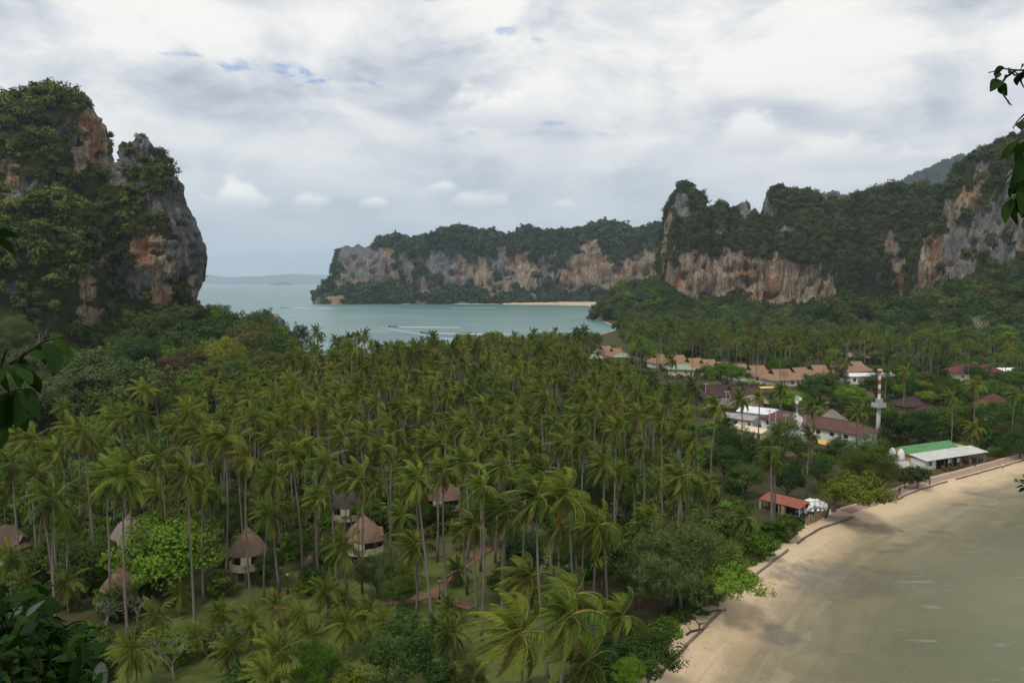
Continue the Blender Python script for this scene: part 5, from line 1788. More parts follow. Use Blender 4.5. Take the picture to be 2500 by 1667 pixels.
NUTS = mesh('coconut_bunch', [(x, y, z - .35 - .12 * ((i // 30) % 3)) for i, (x, y, z) in enumerate(mbn.v)], mbn.f, [MAT['palm_rib']])


TONES = [(.72, .84, .8), (.9, .95, .9), (1, 1, 1), (1, 1, 1), (1.15, 1.1, .9), (1.28, 1.17, .9), (1.25, 1.03, .9), (1.1, 1.2, 1.0), (.85, .9, .7)]


def palm(P, h, lean=(0, 0), label=None, group=None, wk=1, detail=True, size=1.0, seed=0, dead=0, name='coconut_palm'):
    rg = random.Random(seed * 13 + 5)
    e = empty(name, (P[0], P[1], GZ), 0, label, 'palm tree', group)
    lx, ly = lean
    pts, rad = [], []
    sway = rg.uniform(-.6, .6)
    for i in range(8):
        t_ = i / 7
        pts.append((lx * t_ ** 1.5 + sway * math.sin(t_ * 3.1), ly * t_ ** 1.5, -.3 + (h + .3) * t_))
        rad.append((.19 - .08 * t_ + .12 * max(0, .12 - t_) * 8) * (1 if h > 8 else .8))
    mb = MB().tube(pts, rad, 6)
    mb.build('trunk', MAT['trunk_palm'], e, smooth=True)
    top = pts[-1]
    tone = TONES[rg.randrange(len(TONES))] + (1.0,)
    if detail:
        tx, ty = rg.uniform(-.16, .16), rg.uniform(-.22, .10)
        for ci_, az_, tw, sz in crown_plan(rg):
            link('frond', FROND[wk, ci_, az_][0], e, (top[0], top[1], top[2] + (.25 if ci_ < 3 else 0)), (tx + rg.uniform(-.12, .12), ty + rg.uniform(-.12, .12), tw), sz * size).color = tone
        if h > 8:
            link('coconut_bunch', NUTS, e, top, (0, 0, rg.uniform(0, 6)))
        for k in range(dead):
            link('dead_frond', DEADF[rg.randrange(6)], e, top, (0, 0, rg.uniform(-.3, .3)), size)
    else:
        link('crown', CROWN[wk][rg.randrange(8)], e, (top[0], top[1], top[2] + .2), (rg.uniform(-.16, .16), rg.uniform(-.22, .1), rg.uniform(-.35, .35)), size * rg.uniform(.92, 1.08)).color = tone
    return e


def zoomed(x0, y0, k, lst):
    return [(x0 + k * a, y0 + k * b) for a, b in lst]


HANDP = []
HANDP += zoomed(450, 750, .2764, [(150, 650), (380, 650), (40, 880), (590, 820), (130, 800), (800, 750), (990, 680), (1150, 500), (1300, 560), (1480, 530), (1370, 740), (1520, 800), (1560, 680), (1610, 560), (1760, 500), (1890, 640), (1700, 330),
                                  (1330, 290), (1210, 280), (1430, 300), (950, 920), (1110, 930), (1260, 980), (1365, 1000), (1495, 930), (1700, 860), (1320, 860), (1200, 860), (1860, 1110), (1740, 1250), (240, 1190), (460, 1190), (370, 1020), (630, 990),
                                  (850, 1070), (760, 1180), (1090, 1250), (940, 1300), (1250, 1400), (800, 1490), (1540, 1500), (95, 1110), (20, 1470), (1600, 1140), (560, 560)])
HANDP += zoomed(950, 800, .2764, [(90, 720), (370, 770), (460, 660), (660, 620), (830, 700), (1020, 620), (1390, 650), (1100, 690), (1680, 790), (1820, 740), (1240, 820), (1010, 780), (2010, 930), (2210, 790), (2200, 590), (2050, 430), (1970, 560), (1820, 430),
                                  (2110, 340), (1150, 440), (1340, 460), (1730, 590), (490, 480), (90, 430), (540, 340), (770, 990), (980, 1010), (1240, 1010), (1520, 1050), (1720, 1020), (690, 1220), (1010, 1240), (1360, 1300), (1900, 1240), (470, 1260), (330, 980),
                                  (240, 1340), (820, 1420), (1300, 1520), (60, 930), (660, 910), (440, 1040), (1560, 1480)])
HANDP += zoomed(0, 850, .2126, [(380, 1070), (650, 1210), (940, 1000), (1250, 700), (1580, 770), (1400, 830), (1780, 530), (2040, 520), (2280, 590), (2030, 890), (2250, 950), (2180, 760), (1830, 1270), (2130, 1450), (1180, 1500), (420, 1480), (160, 1360), (1430, 1480), (760, 900), (740, 700)])
HANDP += zoomed(1400, 700, .2764, [(60, 1150), (190, 1060), (580, 950), (860, 930), (1060, 890), (430, 800), (480, 700), (870, 650), (1270, 1060), (590, 1160), (780, 1190), (380, 1310), (900, 1300), (95, 1370), (1740, 1430), (300, 960), (700, 1060)])
VILL = zoomed(1850, 800, .2764, [(130, 1190), (480, 700), (1300, 390), (1140, 390), (1680, 150), (1350, 170), (1710, 620), (1910, 520), (1800, 980), (1920, 900), (770, 310), (640, 300), (210, 540), (1960, 480), (2280, 600), (1840, 150), (2210, 180), (1590, 250), (880, 760), (470, 960)])
VILL += zoomed(1400, 700, .2764, [(1480, 1000), (1640, 980), (1830, 920)])
# nearer palms, with the height each shows: (u, v, crown height, lean x)
NEARP = [(251, 1176, 19, .0), (129, 1223, 18.5, .3), (455, 1160, 21, -.5), (492, 1206, 15, .0), (164, 1265, 13, .2), (495, 1203, 16, .3), (668, 1170, 17, -.6), (658, 1259, 12.5, 1.0), (875, 1170, 17, -.4), (839, 1328, 9.5, .3),
         (981, 1265, 11.5, .2), (1014, 1193, 17, .0), (1014, 1335, 10, .0), (1083, 1153, 20, -.5), (780, 1219, 14, 0), (1155, 1286, 12.5, -.4), (1238, 1256, 16, .2), (1366, 1280, 15.5, .3), (1431, 1253, 16, .0), (1458, 1289, 15.5, .6),
         (1399, 1312, 11, .0), (1292, 1411, 9.5, .0), (1402, 1458, 11.5, .5), (1268, 1548, 17.5, -.6), (1390, 1515, 15, .7), (1518, 1506, 9.5, .3), (1562, 1527, 8, .2), (1595, 1271, 10.5, .4), (1432, 1622, 9, .2), (1732, 1186, 11.5, .3),
         (1716, 1271, 8.5, .5), (1821, 1267, 8.5, .2), (1574, 1283, 10, .0), (320, 1142, 20, .3), (600, 1120, 22, -.4), (552, 1072, 23, .8), (20, 1364, 7.5, .0), (1885, 1130, 12.0, -.3)]
YOUNG = [(539, 1500, 2.4), (618, 1523, 3.6), (678, 1483, 2.6), (737, 1510, 3.2), (796, 1447, 4.2), (846, 1529, 4.0), (938, 1523, 4.2), (846, 1467, 2.8), (681, 1595, 6.0), (658, 1655, 5.0), (1101, 1548, 3.0), (1098, 1488, 2.2), (1119, 1393, 2.2),
         (383, 1506, 3.5), (323, 1592, 4.8), (165, 1424, 4.0), (1070, 1536, 2.6), (1110, 1660, 1.6), (900, 1500, 3.0), (560, 1590, 3.0), (760, 1560, 3.0), (480, 1560, 2.4), (1120, 1300, 3), (60, 1430, 4.0), (440, 1450, 3.0), (1000, 1410, 2.2)]

PALMS = []            # (x, y, h, lean, tier, u, v)
rp = random.Random(99)


def land_ok(x, y, m=6):
    q = np.array([[x, y]])
    return inside(q, LAND)[0] and line_dist(q, WEST[:-2])[0] > m and line_dist(q, EAST)[0] > 4


def hits_building(x, y, r=1.0):
    return any((x - a) ** 2 + (y - b) ** 2 < (c_ + r) ** 2 for a, b, c_ in FOOT)


def place(u, v, h, lx, tier):
    hh = h
    while hh > 5:
        p = at(u, v, hh + GZ)
        if land_ok(p.x - lx, p.y) and not hits_building(p.x - lx, p.y, -1.2):
            PALMS.append((p.x - lx, p.y, hh, lx, tier, u, v))
            return
        hh -= .8


for u, v, h, lx in NEARP:
    place(u, v, h, lx, 'near')
for u, v in HANDP:
    if any(abs(u - q[5]) < 14 and abs(v - q[6]) < 14 for q in PALMS):
        continue
    place(u, v, rp.uniform(18.5, 22.5) if v > 900 else rp.uniform(16.5, 20), rp.uniform(-2.0, 1.2), 'hand')
for u, v in VILL:
    place(u, v, rp.uniform(13, 17), rp.uniform(-.6, .6), 'village')
n_hand = len(PALMS)


def blocked(u, v, ru, rv, Y):
    return any(u + ru > a and u - ru < c_ and v + rv > b and v - rv < d and Y < yy for a, b, c_, d, yy in PROTECT)


# fill the grove between them
GROVE = np.array([tuple(at(u, v, 20.0))[:2] for u, v in [(-140, 1200), (-120, 1040), (150, 1000), (350, 985), (480, 955), (600, 945), (690, 915), (750, 868), (800, 845), (1000, 836), (1150, 832), (1400, 822), (1500, 838), (1570, 900), (1680, 975), (1700, 1050), (1740, 1140), (1700, 1180), (1560, 1215), (1300, 1190), (1000, 1180), (600, 1180), (100, 1230)]])
GX, GY = GROVE.min(0), GROVE.max(0)
cell = {}


def far_enough(x, y, d):
    i, j = int(x // DP), int(y // DP)
    for a in (-1, 0, 1):
        for b in (-1, 0, 1):
            for (x2, y2) in cell.get((i + a, j + b), ()):
                if (x - x2) ** 2 + (y - y2) ** 2 < d * d:
                    return False
    return True


DP = 10.0
for q in PALMS:
    cell.setdefault((int(q[0] // DP), int(q[1] // DP)), []).append((q[0], q[1]))
fill = []
for k in range(26000):
    x, y = rp.uniform(GX[0], GY[0]), rp.uniform(GX[1], GY[1] + 60)
    if not far_enough(x, y, 7.4 if y < 165 else (6.0 if y < 250 else 4.7)) or hits_building(x, y, .5):
        continue
    if not (inside(np.array([[x, y]]), GROVE)[0] or (y > 380 and -95 < x < 130 and y < 560)) or not land_ok(x, y, 14):
        continue
    dw = line_dist(np.array([[x, y]]), WEST[:-2])[0]
    h = rp.choice((rp.uniform(12, 17), rp.uniform(16, 20), rp.uniform(17.5, 22.5))) * (0.34 + .66 * min(dw / 190.0, 1))
    u, v = px([(x, y, h + GZ)])
    if blocked(u[0], v[0], 26, 34, y) or blocked(u[0], v[0] + 60, 4, 70, y):
        continue
    cell.setdefault((int(x // DP), int(y // DP)), []).append((x, y))
    fill.append((x, y, h, rp.uniform(-1.9, 1.2), 'fill', u[0], v[0]))
fill.sort(key=lambda q: q[1])
room = 300 - n_hand - 0
singles = PALMS + fill[:max(room, 0)]
rest = fill[max(room, 0):]

ORDN = lambda k: ORD[k] if k < 13 else str(k + 1) + 'th'
NZ = [(0, 470, 'in the dim corner under the near cliffs'), (470, 940, 'around the round cottage and its lawn'), (940, 1320, 'along the brick path'), (1320, 1640, 'beside the dark glossy trees'), (1640, 2000, 'at the edge of the beach')]
near = [q for q in PALMS if q[4] == 'near']
labels = {}
for a, b, where in NZ:
    g_ = sorted([q for q in near if a <= q[5] < b], key=lambda q: q[5])
    for k, q in enumerate(g_):
        adj = 'tall' if q[2] > 15.5 else ('middling' if q[2] > 10.5 else 'low')
        labels[id(q)] = (f'{adj} coconut palm {where}, {ORDN(k)} from the left', 'large coconut palms ' + where)


TONE_WORD = ['dark green', 'deep green', 'green', 'green', 'yellow-tinged', 'yellowish', 'olive-brown', 'fresh green', 'dull olive']


def zone_of(q):
    u, v, x, y = q[5], q[6], q[0], q[1]
    if q[4] == 'village':
        spots_ = [(1880, 960, 'by the grey thatched roofs'), (1990, 1060, 'by the chocolate roof'), (2200, 900, 'behind the radio mast'), (2350, 1000, 'behind the beach shop'), (2400, 880, 'by the maroon house'), (2050, 880, 'behind the brown resort roofs'), (1885, 1130, 'behind the red shed')]
        return 'standing ' + min(spots_, key=lambda s_: (s_[0] - u) ** 2 + (s_[1] - v) ** 2)[2], 'palms among the village roofs'
    if y > 330:
        w_ = 'before the shore rock' if u < 820 else ('before the moored boats' if u < 1100 else 'before the skyline domes' if u < 1380 else 'before the sage roofs')
        return 'at the bay side ' + w_, 'palms along the bay shore'
    if u < 520:
        w_ = 'before the rain tree' if y > 215 else ('behind the bright leafy tree' if u > 260 else 'behind the dark gabled cottage')
        return w_, 'palms below the near cliffs'
    if u > 1450:
        return ('before the plum lodges' if y > 240 else 'before the cream annex' if u > 1620 else 'behind the feathery beach tree'), 'palms at the village side of the grove'
    if y > 230:
        return ('deep in the grove before the yellow-green wood' if u < 800 else 'in the thick middle of the grove' if u < 1150 else 'deep in the grove before the casuarinas'), 'palms in the middle of the grove'
    w_ = 'behind the round cottage' if u < 720 else ('behind the gabled cottage' if u < 960 else ('around the broad cottage' if u < 1180 else 'behind the dark glossy trees'))
    return w_, 'palms at the open front of the grove'


def zone_label(q, k):
    where, grp = zone_of(q)
    rg = random.Random(k * 13 + 5)
    rg.uniform(0, 1)
    tn = TONE_WORD[rg.randrange(len(TONES))]
    size = 'tall' if q[2] > 19.5 else ('shorter' if q[2] < 15.5 else 'middling')
    extra = ' with brown dead fronds' if DEADN[k] and k < 135 else (' leaning with the wind' if q[3] < -1.0 else (' leaning against the wind' if q[3] > .8 else ''))
    lab = f'{size} {tn} coconut palm{extra} {where}'
    return (lab if len(lab.split()) <= 15 else f'{size} {tn} coconut palm {where}'), grp


singles_sorted = sorted(singles, key=lambda q: q[1])
PSIZE = [.74, .80, .66, .76, .84, .70, .62]
DEADN = [rp.choice((0, 0, 0, 1, 2, 3)) for _ in singles_sorted]

for k, q in enumerate(singles_sorted):
    lab, grp = labels.get(id(q)) or zone_label(q, k)
    windy = 1 if (q[5] > 850 or rp.random() < .25) else 0
    palm((q[0], q[1]), q[2], (q[3], rp.uniform(-.4, .4)), lab, grp, windy, k < 135, (PSIZE[k % 7] * (1.03 if q[4] == 'near' else 1.0) if q[1] > 98 else .95), k, DEADN[k])
print('palms single', len(singles), 'rest', len(rest))
short = []
for k in range(4000):
    x, y = rp.uniform(GX[0], GY[0]), rp.uniform(125, 330)
    if len(short) < 330 and inside(np.array([[x, y]]), GROVE)[0] and not hits_building(x, y, 1.0) and far_enough(x, y, 3.4):
        h = rp.uniform(6.5, 12)
        u, v = px([(x, y, h + GZ)])
        if not blocked(u[0], v[0], 24, 30, y):
            cell.setdefault((int(x // DP), int(y // DP)), []).append((x, y))
            short.append((x, y, h))
print('short palms', len(short))
scatter('lower_palms', palm_c, [(q[0], q[1], GZ - q[2] * .45) for q in short], [q[2] * 1.45 / 17.5 for q in short], 'lower palms growing under the tall grove crowns', None, .06, .04, 66)
if rest:
    scatter('far_palms', palm_c, [(q[0], q[1], GZ) for q in rest], [q[2] / 17.5 * rp.uniform(.95, 1.05) for q in rest], 'remaining coconut palms packed through the far grove', None, .06, .02, 61)
ysg = sorted([(u, v, h) for u, v, h in YOUNG])
for k, (u, v, h) in enumerate(ysg):
    p = at(u, v, h + GZ)
    if hits_building(p.x, p.y, -1.5):
        continue
    palm((p.x, p.y), h, (0, 0), f'young short coconut palm on the lawn, {ORDN(k)} from the left', 'young palms on the lawn', 0, True, .46 + .055 * h, 400 + k, 0, 'young_palm')

# second palm belt beyond the village
B2 = np.array([tuple(at(u, v, 17.0))[:2] for u, v in [(1500, 812), (1560, 845), (1700, 868), (1800, 880), (2000, 880), (2100, 860), (2300, 880), (2480, 900), (2600, 900), (2600, 830), (2300, 818), (2000, 806), (1700, 792), (1540, 790)]])
pts, sz = [], []
lo, hi = B2.min(0), B2.max(0)
cell2 = {}
for k in range(6000):
    x, y = rp.uniform(lo[0], hi[0]), rp.uniform(lo[1], hi[1])
    if not inside(np.array([[x, y]]), B2)[0] or not land_ok(x, y, 10) or hits_building(x, y, 1):
        continue
    i, j = int(x // 7), int(y // 7)
    if any((x - a) ** 2 + (y - b) ** 2 < 49 for di in (-1, 0, 1) for dj in (-1, 0, 1) for a, b in cell2.get((i + di, j + dj), ())):
        continue
    h = rp.uniform(12, 18)
    u, v = px([(x, y, h)])
    if blocked(u[0], v[0], 14, 22, y):
        continue
    cell2.setdefault((i, j), []).append((x, y))
    pts.append((x, y, GZ))
    sz.append(h / 17.5)
print('belt palms', len(pts))
if len(pts) > 260:
    pts, sz = pts[:260], sz[:260]
scatter('far_palms', palm_c, pts, sz, 'belt of coconut palms beyond the village below the pale wall', None, .06, .02, 62)

# ================================================================ broadleaved trees
TREE_GEO = {}
for kind, prm in {
    'round': dict(clumps=90, per=110, leaf=.058, rc=.22, squash=.78),
    'spread': dict(clumps=85, per=100, leaf=.06, rc=.20, squash=.48, low=-.25, lump=.5),
    'tall': dict(clumps=85, per=95, leaf=.066, rc=.22, squash=.85, stretch=1.45, lump=.5),
    'feather': dict(clumps=130, per=130, leaf=.085, rc=.20, squash=.85, aspect=.16, droop=.5, lump=.45, low=-.7),
    'cone': dict(clumps=110, per=90, leaf=.11, rc=.22, squash=.8, aspect=.16, droop=.3, lump=.6, stretch=1.9, low=-.8),
    'bush': dict(clumps=60, per=60, leaf=.11, rc=.26, squash=.85, low=-.85),
}.items():
    TREE_GEO[kind] = [crown_geo(500 + 10 * len(TREE_GEO) + k, **prm) for k in range(3)]
TREE_ME = {}
TRUNK_ME = []
for k in range(4):
    mb = limb_mb(80 + k, 1.0, .055, .85, 6, .9)
    TRUNK_ME.append(mesh('trunk', [tuple(p) for p in mb.v], mb.f, [MAT['bark']], None, True))


def tree(x, y, r, zc, kind, mat, label, group=None, sq=1.0, seed=0, name='tree', z0=None):
    rg = random.Random(seed * 7 + 1)
    k = rg.randrange(3)
    key = (kind, k, mat)
    if key not in TREE_ME:
        V, F = TREE_GEO[kind][k]
        TREE_ME[key] = mesh('crown', V, F, [MAT[mat]])
    base = GZ if z0 is None else z0
    e = empty(name, (x, y, base), rg.uniform(0, 6.28), label, 'shrub' if name == 'shrub' else 'tree', group)
    link('crown' if name != 'shrub' else 'foliage', TREE_ME[key], e, (0, 0, zc), (0, 0, 0), (r, r * rg.uniform(.9, 1.1), r * sq))
    link('trunk' if name != 'shrub' else 'stem', TRUNK_ME[rg.randrange(4)], e, (0, 0, 0), (0, 0, rg.uniform(0, 6)), (r, r, max(zc, .8)))
    return e


# photo position of the crown's middle, half width in px, height of its middle, form, foliage, label
TREES = [
    (1640, 1375, 134, 6.6, 'feather', 'leaf_grey', 'big feathery grey-green tree at the beach edge'), (1560, 1420, 46, 4.0, 'feather', 'leaf_grey', 'small feathery tree tucked behind the big feathery one'),
    (1782, 1420, 90, 5.0, 'spread', 'leaf_bright', 'bright leafy tree leaning out over the sand'), (1748, 1352, 72, 4.6, 'round', 'leaf_mid', 'mid-green tree behind the one leaning over the sand'),
    (1860, 1325, 40, 2.6, 'bush', 'leaf_bright', 'rounded bright green bush by the sea wall'), (1918, 1282, 38, 3.0, 'bush', 'leaf_mid', 'taller rounded bush next to the shed'), (1880, 1290, 26, 2.2, 'bush', 'leaf_mid', 'small dark bush between the two rounded bushes'),
    (2090, 1205, 95, 6.0, 'spread', 'leaf_yellow', 'wide spreading yellow-green tree hanging over the beach'), (2040, 1178, 46, 6.0, 'spread', 'leaf_olive', 'olive tree behind the sacks joining the spreading tree'),
    (2125, 1128, 74, 7.0, 'feather', 'leaf_mid', 'large dark feathery tree before the white building'), (2150, 1150, 45, 5.5, 'feather', 'leaf_olive', 'thin-leaved tree behind the spreading tree'), (1998, 1142, 34, 5.0, 'tall', 'leaf_dark', 'dark upright tree under the orange canopy'),
    (2240, 1158, 32, 3.2, 'bush', 'leaf_mid', 'dense green bush beside the white tanks'), (2210, 1160, 26, 3.0, 'bush', 'leaf_olive', 'dry reddish bush at the paved walk'),
    (2215, 1048, 70, 5.0, 'round', 'leaf_dark', 'great dark round tree behind the beach shop'), (2290, 1030, 55, 5.0, 'round', 'leaf_mid', 'rounded green tree next to the great dark tree'), (2345, 1015, 50, 5.0, 'round', 'leaf_mid', 'leafy tree above the green shop roof'),
    (2440, 1038, 76, 4.6, 'feather', 'leaf_dark', 'dark feathery tree over the end of the shop'), (2492, 1082, 46, 4.0, 'feather', 'leaf_dark', 'dark feathery tree reaching over the sea walk'), (2400, 1062, 40, 3.5, 'round', 'leaf_dark', 'dark tree hugging the shop awning'),
    (2002, 943, 52, 6.0, 'round', 'leaf_dark', 'dense dark tree before the brown resort roofs'), (2085, 966, 40, 6.5, 'round', 'leaf_bright', 'bright lime-green round tree in the village'), (1930, 976, 38, 6.5, 'round', 'leaf_bright', 'bright green tree beside the slender antenna'),
    (2140, 938, 40, 7.0, 'round', 'leaf_mid', 'mid-green tree behind the mast top'), (2262, 968, 30, 6.0, 'spread', 'leaf_bright', 'flat topped green tree beside the twin palms'), (2055, 985, 34, 6.0, 'round', 'leaf_mid', 'green tree behind the chocolate roof'),
    (1772, 912, 58, 8.0, 'spread', 'leaf_bright', 'broad green tree in front of the brown roofs'), (1566, 853, 42, 8.0, 'round', 'leaf_bright', 'bright green tree between the sage and brown roofs'),
    (1315, 832, 28, 11.0, 'round', 'leaf_dark', 'dark dome-shaped tree on the bay skyline'), (1140, 828, 24, 11.0, 'round', 'leaf_yellow', 'pale yellow-green tree on the bay skyline, the smaller one'), (1203, 828, 29, 11.0, 'round', 'leaf_yellow', 'pale yellow-green flat tree on the bay skyline'),
    (1440, 828, 30, 12.0, 'round', 'leaf_dark', 'dark round tree at the end of the bay skyline'), (1286, 852, 20, 10.0, 'round', 'leaf_olive', 'olive tree just below the bay skyline'), (1392, 893, 36, 12.0, 'spread', 'leaf_bright', 'green umbrella-shaped tree rising from the grove'),
    (1390, 933, 34, 11.0, 'round', 'leaf_bright', 'bright bushy tree in the thick grove'), (1330, 878, 30, 12.0, 'cone', 'leaf_olive', 'tall olive casuarina in the far grove'), (1375, 872, 25, 12.5, 'cone', 'leaf_olive', 'slimmer olive casuarina beside the tall one'),
    (1270, 875, 22, 11.5, 'cone', 'leaf_grey', 'grey-green casuarina of the far grove'), (1478, 915, 19, 9.0, 'cone', 'leaf_olive', 'casuarina in front of the sage roofs'), (1515, 918, 17, 9.0, 'cone', 'leaf_grey', 'grey-green casuarina below the sage roofs'), (1592, 932, 18, 8.5, 'cone', 'leaf_olive', 'casuarina between grove and brown roofs'), (1655, 952, 20, 9.0, 'cone', 'leaf_mid', 'green casuarina behind the leaning grove palms'),
    (1840, 1112, 34, 6.0, 'cone', 'leaf_dark', 'dark casuarina before the cream annex'), (1795, 1090, 34, 7.0, 'cone', 'leaf_dark', 'dark casuarina at the grove side of the annex'), (1898, 1134, 23, 5.0, 'cone', 'leaf_dark', 'dark casuarina under the utility poles'), (1942, 1140, 20, 4.5, 'cone', 'leaf_mid', 'green casuarina before the slender antenna'), (1770, 1120, 50, 6.0, 'round', 'leaf_dark', 'dark round tree between grove and casuarinas'), (1820, 1160, 46, 5.0, 'round', 'leaf_mid', 'green tree behind the red shed'), (1925, 1170, 44, 5.0, 'round', 'leaf_dark', 'dark tree behind the white sacks'), (1660, 1010, 40, 9.0, 'round', 'leaf_yellow', 'yellow-green tree by the leaning palms'),
    (400, 1352, 140, 6.2, 'round', 'leaf_bright', 'large bright green leafy tree beside the lawn'), (220, 1370, 80, 4.2, 'round', 'leaf_mid', 'mid-green tree next to the large bright one'), (330, 1405, 70, 3.2, 'bush', 'leaf_mid', 'low green thicket under the large bright tree'), (285, 1462, 60, 2.4, 'bush', 'leaf_mid', 'low brush hiding the red-capped cottage wall'), (140, 1330, 50, 4.0, 'round', 'leaf_mid', 'leafy tree near the dark thatched cottage'),
    (1275, 1350, 72, 5.0, 'tall', 'leaf_dark', 'dark glossy tree with big leaves near the brick path'), (1470, 1345, 62, 6.0, 'tall', 'leaf_dark', 'tall dark glossy tree beside the feathery tree'), (1390, 1370, 46, 4.4, 'round', 'leaf_dark', 'dark glossy tree between the two tall dark ones'), (1230, 1410, 40, 3.4, 'bush', 'leaf_dark', 'dark bush at the foot of the glossy tree'),
    (985, 1595, 88, 4.6, 'tall', 'leaf_dark', 'dense dark tree at the bottom of the lawn'), (1075, 1640, 44, 3.2, 'bush', 'leaf_dark', 'dark bush beside the dense dark tree'), (1470, 1600, 80, 4.6, 'round', 'leaf_dark', 'dark leafy tree under the big windblown palm'), (1585, 1598, 84, 4.4, 'round', 'leaf_mid', 'green tree at the very edge of the sand'), (1535, 1640, 48, 4.6, 'feather', 'leaf_bright', 'lime-green feathery bush by the sand'),
    (775, 1640, 80, 3.6, 'feather', 'leaf_bright', 'light green feathery shrub below the young palms'), (850, 1660, 44, 3.0, 'bush', 'leaf_yellow', 'yellow-green bush beside the feathery shrub'), (590, 1660, 50, 2.2, 'bush', 'leaf_dark', 'dark shrub with red flowers at the picture foot'), (1150, 1665, 60, 2.4, 'feather', 'leaf_olive', 'olive brush under the big windblown palm'),
    (920, 1395, 58, 4.0, 'feather', 'leaf_grey', 'light feathery tree beside the drooping palm'), (975, 1440, 46, 3.0, 'feather', 'leaf_mid', 'feathery shrub by the red path'), (760, 1405, 36, 2.6, 'bush', 'leaf_dark', 'dark clipped bush behind the young palms'), (745, 1438, 26, .9, 'bush', 'leaf_yellow', 'low yellow hedge by the lawn'), (540, 1420, 40, 2.0, 'bush', 'leaf_mid', 'rounded shrub beside the round cottage'), (660, 1370, 42, 4.0, 'round', 'leaf_dark', 'dark tree against the round cottage'),
    (1430, 1205, 90, 8.0, 'feather', 'leaf_mid', 'broad feathery tree in the grove toward the beach'), (1530, 1190, 60, 7.5, 'feather', 'leaf_mid', 'feathery tree behind the beach palms'), (1000, 1270, 44, 6.0, 'feather', 'leaf_mid', 'feathery tree left of the broad cottage'), (1160, 1240, 40, 5.0, 'round', 'leaf_bright', 'bright bush behind the broad cottage'), (560, 1250, 60, 7.0, 'feather', 'leaf_mid', 'shady feathery tree behind the lawn palms'), (900, 1240, 36, 5.0, 'round', 'leaf_bright', 'bright tree behind the gabled cottage'),
    (238, 925, 105, 13.0, 'spread', 'leaf_grey', 'huge spreading rain tree at the cliff foot'), (110, 960, 70, 12.0, 'round', 'leaf_grey', 'grey-green tree beside the huge rain tree'), (230, 1050, 50, 12.0, 'round', 'leaf_bright', 'bright green tree showing between the grove palms'), (420, 893, 42, 11.0, 'round', 'leaf_rust', 'rusty brown tree at the edge of the near wood'), (545, 868, 62, 13.0, 'round', 'leaf_yellow', 'yellow-green tree, brightest of the near wood'), (520, 915, 44, 11.0, 'round', 'leaf_olive', 'olive tree under the brightest yellow-green one'),
    (612, 834, 68, 14.0, 'round', 'leaf_olive', 'olive gold tree of the near wood'), (545, 808, 40, 17.0, 'round', 'leaf_yellow', 'yellow-green treetop higher on the slope'), (690, 858, 66, 13.0, 'round', 'leaf_dark', 'big dark green tree at the end of the near wood'), (735, 815, 24, 14.0, 'tall', 'leaf_dark', 'ragged dark tree above the shore'), (650, 890, 50, 12.0, 'round', 'leaf_olive', 'olive tree before the big dark one'), (600, 900, 46, 11.0, 'round', 'leaf_mid', 'green tree at the foot of the near wood'), (470, 870, 40, 13.0, 'round', 'leaf_olive', 'olive tree beside the rusty brown one'),
    (640, 778, 34, 16.0, 'round', 'leaf_dark', 'dark treetop on the skyline by the shore rock'), (530, 765, 36, 20.0, 'round', 'leaf_dark', 'dark treetop on the skyline at the cliff edge'), (20, 960, 60, 12.0, 'feather', 'leaf_grey', 'grey feathery tree in the dim corner under the cliff'), (340, 870, 60, 14.0, 'round', 'leaf_dark', 'dark tree at the foot of the limestone tower'), (90, 880, 70, 18.0, 'spread', 'leaf_grey', 'spreading grey-green tree on the slope foot'), (30, 820, 60, 24.0, 'feather', 'leaf_grey', 'grey feathery tree high on the slope'),
]
